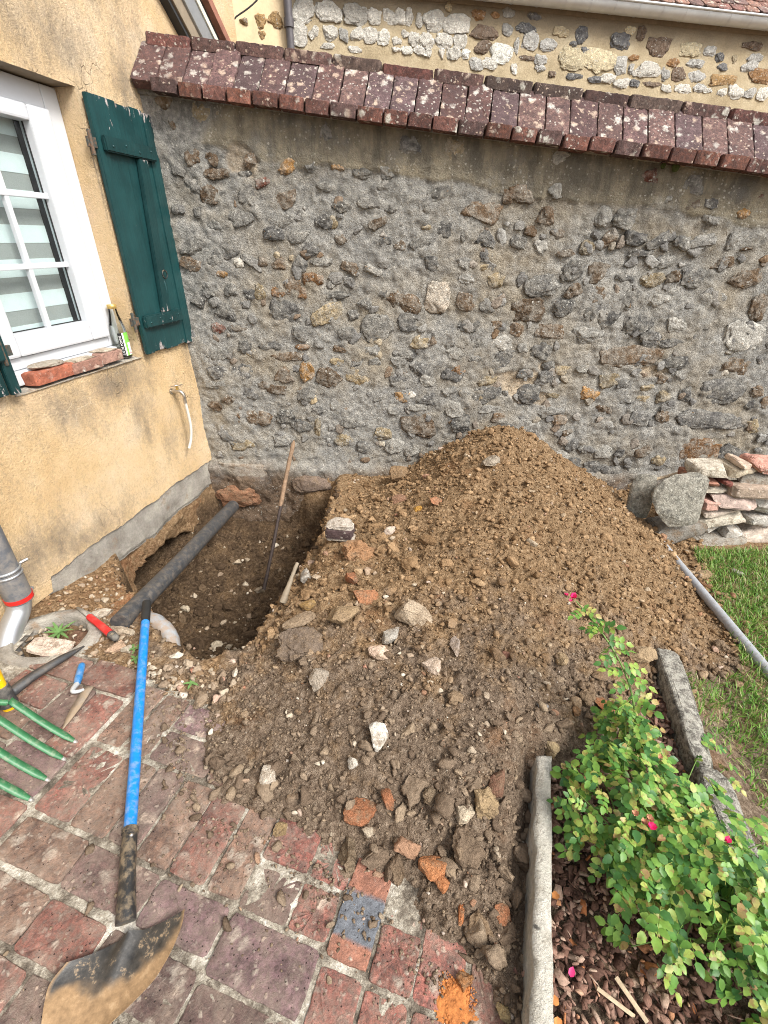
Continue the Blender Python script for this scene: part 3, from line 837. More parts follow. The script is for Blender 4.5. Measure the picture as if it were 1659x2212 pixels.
    simple('bone', (0.24, 0.195, 0.14), 0.7, var=0.15)
    simple('black_cable', (0.02, 0.02, 0.022), 0.5)

make_materials()

# ------------------------------------------------------------------ ground
def axis(lo, hi, step, far_lo, far_hi):
    a = np.arange(lo, hi + step / 2, step)
    def tail(start, end, sgn):
        out, d, x = [], step, start
        while (x - end) * sgn < 0:
            d *= 1.35; x += sgn * d; out.append(x)
        return out
    return np.array(tail(lo, far_lo, -1)[::-1] + list(a) + tail(hi, far_hi, 1))

def with_fine(lo, f0, f1, hi, fine, step):
    a = axis(lo, hi, step, -60, 60)
    return np.concatenate([a[a < f0 - step / 2], np.arange(f0, f1, fine), a[a > f1 + step / 2]])
gx = with_fine(-2.05, -1.78, -0.26, 2.5, 0.0095, 0.022)
gy = with_fine(0.15, 1.40, 3.46, 3.6, 0.0095, 0.022)
GX, GY = np.meshgrid(gx, gy, indexing='ij')
GZ = ground_base(GX, GY)
inpit = smooth(-0.15, 0.05, poly_sd(GX, GY, PIT))
pp = P3(GX, GY)
f1, f2, cc = worley2(GX * 22 + 0.4 * fbm(pp * 20, 2, 64), GY * 22, 65)
lump = (1 - np.clip(f1 / 0.62, 0, 1) ** 2) * cc ** 2
GZ = GZ + inpit * (0.030 * lump + 0.018 * fbm(pp * 16, 3, 66)) + (1 - inpit) * 0.004 * fbm(pp * 30, 2, 67)
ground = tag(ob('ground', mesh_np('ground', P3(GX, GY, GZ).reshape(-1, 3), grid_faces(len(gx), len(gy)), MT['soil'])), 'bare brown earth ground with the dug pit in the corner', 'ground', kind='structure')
gclay = np.maximum(np.exp(-((GX + 1.30) / .16) ** 2 - ((GY - 1.88) / .17) ** 2), np.exp(-((GX + 1.5) / .2) ** 2 - ((GY - 2.1) / .2) ** 2) * .7)
ground.data.attributes.new('clay', 'FLOAT', 'POINT').data.foreach_set('value', gclay.astype(np.float32).ravel())
gdamp_shade = smooth(-0.10, -0.34, GZ + 0.05 * fbm(pp * 6, 3, 68))  # deeper earth is coloured darker, for damp and for pit shade
ground.data.attributes.new('damp_shade', 'FLOAT', 'POINT').data.foreach_set('value', gdamp_shade.astype(np.float32).ravel())

# ------------------------------------------------------------------ earth heap
hx = np.arange(-0.95, 2.15, 0.0092); hy = np.arange(0.15, 3.50, 0.0092)
HX, HY = np.meshgrid(hx, hy, indexing='ij')
HZ = heap_z(HX, HY)
hin = poly_sd(HX, HY, HEAP_OUT) > -0.03
keep = hin[:-1, :-1] & hin[1:, :-1] & hin[:-1, 1:] & hin[1:, 1:]
V, f, _ = drop_loose(P3(HX, HY, HZ).reshape(-1, 3), grid_faces(len(hx), len(hy), keep))
heap = tag(ob('earth_heap', mesh_np('earth_heap', V, f, MT['soil'])), 'tall heap of freshly dug brown earth sloping from the stone wall down over the brick patio', 'earth heap', kind='stuff')

# ------------------------------------------------------------------ patio
def block_mesh(name, w, l, t, seed, mat, chip=0.0025, edge=0.006, n=36, bulge=0.0):
    """a worn brick: rounded outline with chipped edges; top face at z=0, body below; centred in x and y"""
    r = np.random.default_rng(seed)
    a = np.linspace(0, 2 * math.pi, n, endpoint=False) + math.pi / n
    e = 0.14
    cx = np.sign(np.cos(a)) * np.abs(np.cos(a)) ** e * w / 2
    cy = np.sign(np.sin(a)) * np.abs(np.sin(a)) ** e * l / 2
    # spread the points evenly along the outline
    per = 2 * (w + l)
    q = np.linspace(0, per, n, endpoint=False) + per / n / 2
    cx = np.empty(n); cy = np.empty(n)
    for i, d in enumerate(q):
        if d < w: cx[i], cy[i] = -w / 2 + d, -l / 2
        elif d < w + l: cx[i], cy[i] = w / 2, -l / 2 + (d - w)
        elif d < 2 * w + l: cx[i], cy[i] = w / 2 - (d - w - l), l / 2
        else: cx[i], cy[i] = -w / 2, l / 2 - (d - 2 * w - l)
    s = r.uniform(0, 100)
    def ring(inset, z, k):
        # pull corners in a little so they round off
        m = 1 - 0.022 * np.clip((np.abs(cx) / (w / 2) + np.abs(cy) / (l / 2) - 1.72) / 0.28, 0, 1)
        x = cx * m; y = cy * m
        d = np.hypot(x, y) + 1e-9
        j = chip * fbm(np.stack([cx * 60 + s, cy * 60, np.full(n, k * 0.7)], -1), 3, seed % 97) - inset
        return np.stack([x + np.sign(x) * np.minimum(np.abs(x), 1) * 0 + x / d * j, y + y / d * j, np.full(n, z) + 0.0], -1)
    rings = [ring(0.002, -t, 0), ring(0, -edge * 1.6, 1), ring(edge * 0.35, -edge * 0.35, 2), ring(edge * 1.2, 0, 3), ring(min(w, l) * 0.22, bulge, 5)]
    rings[3][:, 2] += 0.0012 * r.normal(size=n)
    rings[4][:, 2] += 0.0015 * r.normal(size=n)
    V = np.vstack(rings + [[[0, 0, bulge]], [[0, 0, -t]]])
    F = []
    for i in range(len(rings) - 1):
        for j in range(n):
            k = (j + 1) % n
            F.append((i * n + j, i * n + k, (i + 1) * n + k, (i + 1) * n + j))
    top, bot, m = len(rings) * n, len(rings) * n + 1, (len(rings) - 1) * n
    T = [(m + j, m + (j + 1) % n, top) for j in range(n)] + [((j + 1) % n, j, bot) for j in range(n)]
    me = mesh_np(name, V, [np.array(F), np.array(T)], mat)
    mark_sharp(me, 30)
    return me

def frame_matrix(origin, ex, ey, ez):
    M = Matrix.Identity(4)
    for i, e in enumerate((ex, ey, ez)):
        for j in range(3): M[j][i] = float(e[j])
    for j in range(3): M[j][3] = float(origin[j])
    return M

def put_block(name, w, l, t, seed, mat, M, parent, color, **kw):
    o = ob(name, block_mesh(name, w, l, t, seed, mat, **kw), parent, color)
    o.matrix_basis = M
    return o

px = np.arange(-2.1, 0.75, 0.02); py = np.arange(-0.5, 1.75, 0.02)
PX, PY = np.meshgrid(px, py, indexing='ij')
PU, PV = uv(PX, PY)
ok = (PV < 0.985 - (PU + 1.13) * 0.09 + 0.02 * fbm(P3(PX * 20, PY * 20), 2, 3)) & (PX < slab_x(PY) - 0.075) & (poly_sd(PX, PY, PIT) < -0.02) & ((PX + 1.5) ** 2 + (PY - 1.62) ** 2 > 0.16 ** 2)
keep = ok[:-1, :-1] & ok[1:, :-1] & ok[:-1, 1:] & ok[1:, 1:]
PZ = -0.0035 + 0.004 * fbm(P3(PX * 25, PY * 25), 2, 8)
V, f, _ = drop_loose(P3(PX, PY, PZ).reshape(-1, 3), grid_faces(len(px), len(py), keep))
patio = tag(ob('patio', mesh_np('patio', V, f, MT['patio_mortar'])), 'worn brick patio with pale lime joints', 'patio', kind='structure')

RED, PUR, DRK, ORG, PNK, BRN = (.27, .115, .09), (.20, .125, .13), (.15, .095, .085), (.28, .13, .088), (.32, .125, .10), (.235, .145, .105)
PAVERS = [  # u0, u1, v0, v1, colour
 (-1.36,-1.205,.445,.70,RED),(-1.205,-1.06,.445,.70,BRN),(-1.06,-.945,.445,.70,DRK),(-.945,-.82,.44,.70,BRN),(-.82,-.69,.44,.69,RED),(-.69,-.58,.437,.69,BRN),
 (-.58,-.425,.435,.56,DRK),(-.425,-.305,.43,.555,RED),(-.58,-.425,.565,.69,PNK),(-.425,-.305,.56,.685,PNK),(-.305,-.185,.415,.68,ORG),(-.185,-.068,.405,.535,RED),(-.185,-.065,.54,.70,PNK),(-.068,.055,.405,.62,PNK),
 (-1.35,-1.09,.305,.44,BRN),(-1.09,-.82,.305,.44,DRK),(-.82,-.585,.305,.435,PUR),(-.58,-.308,.285,.428,PUR),(-.303,-.185,.18,.405,PNK),(-.185,-.067,.24,.40,RED),(-.067,.06,.25,.40,PNK),(.06,.18,.30,.56,RED),
 (-1.62,-1.36,.165,.30,RED),(-1.35,-1.08,.165,.30,BRN),(-1.08,-.87,.165,.30,RED),(-.87,-.585,.165,.30,DRK),(-.58,-.308,.14,.28,DRK),(-.185,-.067,.10,.235,BRN),(-.067,.06,.09,.245,PUR),
 (-1.25,-.99,.03,.16,RED),(-.99,-.72,.03,.16,DRK),(-.72,-.585,-.10,.16,BRN),(-.58,-.308,.0,.135,RED),(-.30,-.185,-.08,.175,BRN),
 (-1.13,-.885,.835,.955,PUR),(-1.13,-.885,.705,.83,DRK),(-.88,-.64,.70,.82,BRN),(-.88,-.64,.825,.94,DRK),
 (-1.365,-1.25,.705,.975,BRN),(-1.25,-1.135,.705,.965,BRN),(-1.655,-1.385,.885,1.02,RED),(-1.52,-1.38,.62,.88,RED),(-1.66,-1.525,.62,.88,DRK),(-1.64,-1.385,.47,.615,PUR),(-1.92,-1.665,.74,.875,RED),(-1.92,-1.665,.60,.735,BRN),(-1.92,-1.645,.455,.595,DRK),(-1.665,-1.365,.305,.46,RED),(-1.93,-1.67,.31,.45,BRN),
 (-1.92,-1.66,.88,1.0,RED),(-2.05,-1.93,.45,.72,DRK),(-1.90,-1.63,.165,.305,DRK),(-1.55,-1.26,.03,.16,PUR),(.06,.18,.165,.295,BRN),(.065,.19,.03,.16,RED),(-.06,.06,-.05,.085,RED),(.19,.31,.20,.45,RED),(-.635,-.41,.70,.83,RED),(-.40,-.20,.70,.83,RED)]
rp = np.random.default_rng(3)
for i, (u0, u1, v0, v1, c) in enumerate(PAVERS):
    w, l = (u1 - u0) - 0.005 - 0.003 * rp.random(), (v1 - v0) - (0.014 if abs(v0 - .44) < .012 or abs(v1 - .44) < .012 or abs(v0 - .305) < .008 or abs(v1 - .30) < .008 else 0.006) - 0.004 * rp.random()
    x, y = uv_xy((u0 + u1) / 2 + 0.002 * rp.normal(), (v0 + v1) / 2 + 0.002 * rp.normal())
    a = UVR + 0.012 * rp.normal()
    tx, ty = 0.008 * rp.normal(), 0.008 * rp.normal()
    ex = np.array([math.cos(a), math.sin(a), tx]); ey = np.array([-math.sin(a), math.cos(a), ty])
    ex /= np.linalg.norm(ex); ey /= np.linalg.norm(ey); ez = np.cross(ex, ey)
    c = tuple(np.clip(np.array(c) * (1 + 0.10 * rp.normal()) + 0.008 * rp.normal(3) if False else np.array(c) * (1 + 0.12 * rp.normal()), 0.03, 1))
    z = 0.001 + 0.0025 * rp.normal() + (0.007 if u1 < -1.36 and v0 > 0.4 else 0)
    put_block('paver_brick', w, l, 0.05, 1000 + i, MT['glazed_paver' if abs(u0 + .305) < 1e-6 and abs(v0 - .415) < 1e-6 else 'paver_brick'], frame_matrix((x, y, z), ex, ey, ez), patio, c, chip=0.0045, edge=0.0045, n=48)
# the patio behind and beside the camera: same brick, plain rows
k = 0
for iu in range(-10, 6):
    for iv in range(-5, 2):
        u0, v0 = iu * 0.24 + (0.12 if iv % 2 else 0), iv * 0.13 - 0.16
        x, y = uv_xy(u0, v0)
        if any(q[0] - .02 < u0 + .10 and u0 - .10 < q[1] + .02 and q[2] - .02 < v0 + .05 and v0 - .05 < q[3] + .02 for q in PAVERS): continue
        if x > slab_x(y) - 0.16 or x < -2.1 or y < -0.45: continue
        ex = np.array([math.cos(UVR), math.sin(UVR), 0]); ey = np.array([-math.sin(UVR), math.cos(UVR), 0])
        put_block('paver_brick', 0.227, 0.117, 0.05, 3000 + k % 7, MT['paver_brick'], frame_matrix((x, y, 0.001), ex, ey, UPV), patio, (RED, BRN, DRK, PUR)[k % 4]); k += 1

# glazed blue end on one paver: a kiln mark flush on its top
# ------------------------------------------------------------------ stone wall
stone_wall = empty('stone_wall', SW(2.2, -0.2, -0.6))
tag(stone_wall, 'old grey rubble stone wall with brick coping closing off the yard', 'wall')
wu = np.arange(-0.05, 4.75, 0.0105); wt = np.linspace(0, 1, 262)
WU, WT = np.meshgrid(wu, wt, indexing='ij')
WZ = -0.72 + WT * (coping_z(WU) + 0.06 + 0.72)
wp = P3(WU, WZ)
band_edge = coping_z(WU) - 0.22 + 0.07 * fbm(P3(WU * 2.6, WZ * 2.6), 3, 71)
band = smooth(-0.012, 0.006, WZ - band_edge) * smooth(0.28, 0.42, WU + 0.15 * fbm(wp * 3, 2, 73))
WO = 0.016 * fbm(wp * 3.2, 3, 75) + (0.010 * fbm(wp * 14, 3, 76) + 0.008 * fbm(wp * 38, 2, 77)) * (1 - 0.3 * band) + 0.010 * band
a1, a2, ac = worley2(WU * 9 + 0.35 * fbm(wp * 9, 2, 78), WZ * 12, 79)
WO = WO + (1 - band) * 0.011 * (1 - np.clip(a1 / 0.5, 0, 1) ** 2) * ac * (0.4 + 0.6 * smooth(-0.2, 0.3, fbm(wp * 2, 2, 80)))
lime = np.zeros(WU.shape)
for cu, cz, su, sz in ((2.37, .74, .20, .12), (2.45, .62, .14, .06), (2.55, .84, .10, .05), (2.15, .15, .16, .06), (2.42, .13, .2, .05), (1.92, .2, .10, .07), (3.25, .82, .10, .05), (0.55, 2.0, .12, .09)):
    lime = np.maximum(lime, np.exp(-((WU - cu) / su) ** 2 - ((WZ - cz) / sz) ** 2))
lime = smooth(0.42, 0.62, lime + 0.35 * fbm(wp * 11, 3, 83))
WO = WO - 0.016 * lime
earth = smooth(0.10, -0.10, WZ + 0.10 * fbm(wp * 5, 3, 85) - 0.02)
foot = smooth(0.06, -0.02, WZ + 0.02 * fbm(wp * 8, 2, 86) - 0.03)
WO = WO + foot * (0.04 + 0.03 * fbm(wp * 7, 3, 87))
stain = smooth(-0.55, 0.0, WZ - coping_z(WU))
V = SW(WU, WO, WZ).reshape(-1, 3)
me = mesh_np('mortar_face', V, grid_faces(*WU.shape), MT['wall_mortar'])
for nm, val in (('band', band), ('lime', lime), ('earth', earth), ('stain', stain)):
    me.attributes.new(nm, 'FLOAT', 'POINT').data.foreach_set('value', val.astype(np.float32).ravel())
ob('mortar_face', me, stone_wall)
box('wall_core', MT['wall_mortar'], (-0.4, 4.74, -0.42, -0.06, -0.62, 1.75), lambda a, b, c: SW(a, b, c), stone_wall)

CL = dict(g=(.27, .26, .24), d=(.18, .175, .168), b=(.215, .145, .09), r=(.32, .17, .075), t=(.48, .38, .235), w=(.56, .54, .49), o=(.46, .25, .085), l=(.36, .35, .325), k=(.22, .085, .058), p=(.60, .47, .38), c=(.58, .44, .25))
WALL_STONES = '0.16,2.29,0.107,0.074,b;0.21,2.18,0.1,0.063,b;0.35,2.24,0.134,0.102,t;0.26,2.03,0.103,0.088,b;0.38,2.02,0.075,0.073,b;0.38,1.95,0.18,0.06,b;0.33,1.85,0.106,0.102,b;0.24,1.88,0.106,0.078,g;0.16,1.96,0.086,0.046,g;0.56,1.84,0.115,0.117,g;0.41,1.83,0.077,0.055,g;0.24,1.75,0.089,0.056,d;0.49,1.71,0.177,0.09,g;0.35,1.68,0.109,0.05,l;0.19,1.58,0.213,0.111,g;0.41,1.55,0.161,0.112,d;0.61,2.01,0.074,0.081,b;0.48,2.21,0.099,0.069,t;0.1,1.77,0.059,0.056,g;0.57,1.94,0.075,0.038,d;1.07,2.14,0.079,0.083,d;1.56,2.07,0.114,0.092,d;1.83,2.04,0.148,0.12,t;0.82,1.98,0.102,0.081,o;1.15,1.97,0.11,0.059,o;0.97,1.98,0.091,0.059,l;0.81,1.82,0.124,0.101,b;1.28,1.95,0.109,0.06,g;1.42,1.95,0.099,0.059,l;1.9,1.9,0.054,0.038,t;1.74,1.84,0.136,0.069,g;1.99,1.75,0.22,0.133,b;1.67,1.78,0.12,0.101,g;1.09,1.7,0.057,0.065,t;0.71,1.63,0.128,0.092,d;1.03,1.7,0.115,0.073,d;1.37,1.69,0.133,0.057,b;0.87,1.63,0.176,0.075,g;1.75,1.65,0.122,0.106,d;1.63,1.58,0.124,0.1,d;1.51,1.57,0.087,0.05,b;1.13,1.61,0.078,0.05,b;0.94,1.55,0.109,0.068,d;1.89,1.62,0.065,0.066,g;2.03,1.6,0.149,0.09,d;2.14,1.83,0.054,0.075,b;0.67,1.9,0.094,0.045,k;1.04,1.88,0.084,0.045,g;1.4,1.88,0.083,0.068,g;1.15,1.78,0.112,0.063,g;1.32,1.8,0.14,0.062,g;1.45,1.77,0.084,0.055,g;0.78,1.7,0.126,0.049,g;1.5,1.7,0.066,0.049,l;1.67,1.67,0.066,0.032,t;1.41,1.59,0.077,0.05,d;2.42,2.01,0.103,0.07,w;2.22,1.84,0.152,0.091,b;2.41,1.85,0.079,0.067,l;2.38,1.73,0.108,0.094,b;2.71,1.72,0.089,0.101,l;2.84,1.72,0.124,0.109,g;2.3,1.65,0.074,0.056,b;2.46,1.63,0.083,0.048,b;2.78,1.61,0.082,0.089,b;2.93,1.61,0.126,0.073,d;3.08,1.6,0.152,0.072,d;3.21,1.59,0.098,0.08,d;3.33,1.59,0.142,0.072,l;3.52,1.73,0.095,0.084,o;3.21,1.78,0.103,0.068,b;3.33,1.79,0.111,0.089,d;3.57,1.82,0.076,0.022,k;2.37,1.56,0.084,0.074,w;2.65,1.56,0.092,0.074,t;2.53,1.53,0.111,0.041,b;2.24,1.59,0.103,0.066,g;3.5,1.6,0.071,0.088,l;3.6,1.56,0.08,0.024,b;2.98,1.53,0.145,0.042,d;2.95,1.92,0.17,0.065,k;3.2,1.87,0.127,0.11,g;3.05,1.81,0.052,0.038,g;3.34,1.71,0.095,0.069,g;0.61,1.48,0.06,0.053,b;0.72,1.46,0.111,0.071,b;0.86,1.47,0.09,0.096,d;1,1.47,0.13,0.061,g;1.19,1.44,0.119,0.071,b;1.33,1.43,0.109,0.053,w;1.71,1.48,0.116,0.086,d;1.91,1.48,0.096,0.078,l;2.04,1.51,0.066,0.068,d;2.03,1.45,0.105,0.043,t;0.94,1.38,0.132,0.073,r;1.17,1.36,0.08,0.064,d;1.06,1.35,0.061,0.055,g;0.71,1.3,0.104,0.065,r;0.8,1.34,0.113,0.101,b;0.86,1.29,0.072,0.065,r;0.58,1.3,0.083,0.093,t;1.08,1.28,0.196,0.055,g;1.27,1.23,0.092,0.075,g;1.52,1.25,0.244,0.121,b;1.4,1.3,0.061,0.046,d;1.77,1.27,0.17,0.176,p;1.94,1.25,0.109,0.102,b;2.08,1.23,0.109,0.092,g;1.93,1.38,0.088,0.053,l;2.12,1.38,0.126,0.097,t;0.74,1.18,0.223,0.136,d;1.01,1.17,0.241,0.116,t;1.2,1.16,0.073,0.058,g;1.35,1.08,0.21,0.168,g;1.57,1.12,0.134,0.116,d;1.15,1.04,0.117,0.09,g;0.82,1.04,0.118,0.081,g;1.65,0.99,0.115,0.091,t;1.74,1,0.084,0.07,b;1.85,1.01,0.125,0.1,g;2.01,0.99,0.145,0.09,d;2.2,0.99,0.144,0.099,w;1.99,1.11,0.183,0.077,d;2.16,1.11,0.091,0.058,b;0.83,0.95,0.098,0.042,r;0.59,0.95,0.165,0.073,d;1.15,0.94,0.195,0.052,b;1.32,0.94,0.096,0.062,l;1.55,0.9,0.16,0.073,d;1.88,0.92,0.178,0.113,w;2.05,0.89,0.116,0.072,d;2.22,0.88,0.126,0.155,d;0.73,0.88,0.256,0.064,b;1.22,0.85,0.098,0.074,d;1.08,0.85,0.109,0.063,t;1.34,0.86,0.087,0.063,l;1.5,0.86,0.119,0.074,l;1.65,0.81,0.129,0.085,d;1.92,0.81,0.096,0.074,r;0.67,0.76,0.135,0.11,b;0.85,0.77,0.101,0.142,o;1.01,0.74,0.167,0.132,b;1.2,0.76,0.199,0.142,c;1.53,0.73,0.253,0.12,d;1.71,0.73,0.108,0.076,w;0.58,0.65,0.184,0.091,b;0.83,0.62,0.138,0.115,g;1.88,0.77,0.161,0.086,d;2.13,0.74,0.15,0.065,t;1.53,0.61,0.111,0.079,o;1.73,0.6,0.155,0.09,d;1.37,0.6,0.112,0.09,l;2.11,0.63,0.24,0.122,d;1.88,0.66,0.12,0.066,l;0.48,0.42,0.131,0.11,b;0.67,0.44,0.142,0.097,d;0.77,0.38,0.154,0.098,d;1.67,0.39,0.241,0.205,b;1.92,0.53,0.123,0.126,w;1.47,0.52,0.102,0.082,w;1.65,0.53,0.146,0.058,w;1.98,0.42,0.135,0.142,d;1.16,0.42,0.162,0.108,g;0.9,0.37,0.071,0.146,t;1.49,0.24,0.142,0.126,w;1.39,0.32,0.128,0.099,t;1.24,0.22,0.107,0.089,d;1.04,0.53,0.069,0.058,w;0.91,0.5,0.104,0.071,d;2.24,0.47,0.099,0.069,b;2.16,0.53,0.154,0.069,l;0.62,0.25,0.158,0.102,l;1.1,0.26,0.143,0.1,t;1.62,0.19,0.118,0.063,w;0.91,-0,0.112,0.054,k;2.58,1.44,0.132,0.112,d;2.75,1.42,0.121,0.121,b;3.14,1.49,0.11,0.067,l;3.49,1.48,0.152,0.058,b;2.92,1.4,0.112,0.061,d;3.09,1.38,0.158,0.078,t;3.21,1.4,0.083,0.077,b;3.34,1.4,0.147,0.112,d;3.64,1.39,0.191,0.094,b;2.42,1.35,0.203,0.124,d;2.62,1.32,0.115,0.072,b;2.77,1.3,0.086,0.099,b;2.35,1.21,0.197,0.14,b;2.58,1.22,0.127,0.111,d;2.96,1.28,0.171,0.125,g;3.18,1.27,0.132,0.081,w;3.54,1.28,0.064,0.071,l;3.79,1.24,0.101,0.161,b;2.75,1.19,0.087,0.102,g;2.88,1.15,0.136,0.112,d;3.06,1.12,0.195,0.123,d;3.32,1.12,0.125,0.103,w;3.47,1.13,0.105,0.075,g;2.29,1.08,0.091,0.077,b;2.52,1.07,0.19,0.087,b;2.75,1.05,0.21,0.107,l;3.17,1.03,0.127,0.116,d;3.75,1.04,0.25,0.19,w;3.79,0.86,0.197,0.101,b;3.31,1.01,0.146,0.058,d;3.07,0.92,0.412,0.141,b;3.39,0.9,0.19,0.111,d;2.35,0.96,0.061,0.071,l;2.48,0.95,0.133,0.1,d;2.54,0.84,0.083,0.062,d;2.77,0.83,0.072,0.052,w;2.64,0.82,0.103,0.063,t;2.38,0.79,0.116,0.063,d;2.54,0.77,0.115,0.084,d;3.31,0.78,0.081,0.073,b;3.07,0.72,0.093,0.064,d;2.97,0.76,0.134,0.106,t;2.85,0.66,0.136,0.088,o;3.23,0.71,0.082,0.042,t;3.42,0.8,0.09,0.073,l;3.76,0.69,0.305,0.17,d;3.97,0.7,0.11,0.074,b;3.51,0.67,0.092,0.097,d;3.36,0.65,0.093,0.087,t;2.42,0.65,0.182,0.132,d;2.61,0.64,0.106,0.044,t;2.61,0.53,0.173,0.102,l;2.98,0.55,0.117,0.056,b;3.25,0.5,0.138,0.113,d;3.4,0.5,0.095,0.091,b;3.74,0.48,0.439,0.135,d;4.04,0.45,0.093,0.102,t;2.47,0.42,0.154,0.106,l;2.68,0.46,0.109,0.081,b;3.04,0.44,0.064,0.069,l;3.23,0.63,0.093,0.054,t;3.11,0.62,0.116,0.055,d;3.71,0.25,0.292,0.205,r;3.97,0.23,0.247,0.157,d;3.05,0.22,0.122,0.099,w;3.34,0.23,0.132,0.086,b;3.17,0.22,0.066,0.062,d;2.75,0.17,0.113,0.113,w;2.91,0.24,0.09,0.061,l;2.85,0.1,0.125,0.128,d;3.14,0.06,0.193,0.129,d;2.99,0.09,0.113,0.127,d;3.32,0.06,0.135,0.077,w;3.19,-0.06,0.207,0.106,d;3.47,0.17,0.11,0.086,t;2.75,0.37,0.099,0.047,b;2.8,0.26,0.089,0.11,d;3.96,0.6,0.06,0.065,d;4.05,0.62,0.04,0.086,b;0.13,1.47,0.134,0.08,b;0.29,1.48,0.092,0.062,g;0.52,1.49,0.111,0.061,g;0.33,1.4,0.063,0.045,o;0.24,1.32,0.116,0.084,l;0.38,1.31,0.094,0.066,g;0.49,1.3,0.094,0.075,d;0.14,1.24,0.097,0.087,d;0.32,1.17,0.129,0.108,d;0.25,1.07,0.087,0.061,k;0.38,1.07,0.119,0.05,b;0.42,0.96,0.122,0.105,d;0.2,0.89,0.146,0.107,l;0.46,0.9,0.078,0.063,t;0.38,0.78,0.171,0.121,d;0.19,0.77,0.137,0.132,d;0.24,0.57,0.106,0.071,b;0.4,0.61,0.128,0.092,d;0.27,0.44,0.144,0.097,b;0.13,0.51,0.108,0.072,b;0.18,0.28,0.184,0.114,d;0.4,0.42,0.084,0.122,b;0.17,0.68,0.151,0.068,l;0.28,0.2,0.185,0.091,t'
def stone_mesh(seed, w, h, d, name, mat, sub=3):
    V = rock_v(sub, seed, cuts=9, rough=0.26, box=0.70, cut_at=(0.60, 0.95))
    F = ICO[sub][1]
    V = V / np.abs(V).max(0)
    V = V * np.array([w / 2, d, h / 2])
    V = V + (0.011 * fbm(V * 38 + seed, 3, seed % 50, 0.65))[:, None] * ICO[sub][0]
    k = V[:, 1] > -0.35 * d             # drop the buried back
    f = F[k[F].any(1)]
    return drop_loose(V, f)[:2]
rs = np.random.default_rng(11)
for i, it in enumerate(WALL_STONES.split(';')):
    u, z, w, h, c = it.split(',')
    u, z, w, h = float(u), float(z), float(w) * 1.16, float(h) * 1.16
    d = min(0.019, 0.10 * min(w, h) + 0.009)
    V, f = stone_mesh(200 + i, w, h, d, 's', None, 3 if w * h > 0.006 else 2)
    ang = 0.2 * rs.normal()
    ca, sa = math.cos(ang), math.sin(ang)
    x, zz = V[:, 0] * ca - V[:, 2] * sa, V[:, 0] * sa + V[:, 2] * ca
    V = SW(u + x, V[:, 1] - 0.004 + 0.006 * rs.random(), z + zz)
    col = np.array(CL[c]) * (1 + 0.16 * rs.normal())
    me = mesh_np('rubble_stone', V, f[:, ::-1], MT['wall_stone'])
    ob('rubble_stone', me, stone_wall, tuple(np.clip(col, 0.03, 0.8)))
# flint chips pressed into the joints, too small to pick apart
k = Mat('wall_chip', 0.9, 0.2)
c = k.ramp(k.island(), [(0.0, CL['d']), (0.35, CL['g']), (0.55, CL['b']), (0.68, CL['l']), (0.82, CL['d']), (0.92, CL['g']), (0.97, CL['t']), (1.0, CL['w'])])
nn = k.noise(60, 6, 0.75)
MT['wall_chip'] = k.out(color=k.mix(1.0, c, k.ramp(nn, [(0.25, 0.35), (0.5, 1.0), (0.75, 1.6)]), 'MULTIPLY'), normal=k.bump(nn, 1.0, 0.014))
parts = []
for i in range(400):
    u, z = rs.uniform(0.05, 4.6), rs.uniform(-0.05, 2.0)
    if z > coping_z(u) - 0.36: continue
    s = rs.uniform(0.014, 0.040)
    V = rock_v(2, 900 + i % 60, 10, 0.45, 0.8, (.4, .85)) * np.array([s * rs.uniform(.8, 1.6), s * 0.30, s])
    V = rotz(V[:, [0, 2, 1]], rs.uniform(0, 6))[:, [0, 2, 1]]
    parts.append((SW(u + V[:, 0], V[:, 1] + 0.004, z + V[:, 2]), ICO[2][1][:, ::-1]))
V, f = merge_vf(parts)
tag(ob('flint_chips', mesh_np('flint_chips', V, f, MT['wall_chip']), stone_wall), kind='stuff')

# coping: eave bricks, sloping tile faces, ridge bricks
dirs = S_T + np.array([0, 0, -0.1163]); dirs /= np.linalg.norm(dirs)
def coping_frame(u, o, dz, tilt):
    """frame on the coping: x along the wall, y up the slope, z out of the face"""
    up = UPV - dirs * np.dot(UPV, dirs); up /= np.linalg.norm(up)
    back = np.cross(up, dirs); back = -back if np.dot(back, S_N) > 0 else back
    ey = math.cos(tilt) * back + math.sin(tilt) * up
    ez = np.cross(dirs, ey)
    return SW(u, o, coping_z(u) + dz), ey, ez
rc = np.random.default_rng(21)
def ccol(base, amt=0.18):
    return tuple(np.clip(np.array(base) * (1 + amt * rc.normal()), 0.02, 0.9))
u = 0.13; k = 0
while u < 4.7:
    w = rc.uniform(0.132, 0.152)
    o_, ey, ez = coping_frame(u + w / 2, 0.045, 0.062 + 0.002 * rc.normal(), 0.012 * rc.normal())
    a = 0.006 * rc.normal()
    ex = dirs * math.cos(a) + ey * math.sin(a)
    ey2 = np.cross(ez, ex)
    put_block('eave_brick', w - 0.008, 0.13, 0.060, 4000 + k, MT['eave_brick'], frame_matrix(o_ + np.array([0, 0.006 * rc.normal(), 0]), ex, ey2, ez), stone_wall, ccol([(.18, .078, .058), (.155, .072, .058), (.11, .066, .06), (.20, .086, .06)][rc.integers(4)]), chip=0.007, edge=0.0035, n=44)
    u += w; k += 1
u = 0.02; k = 0
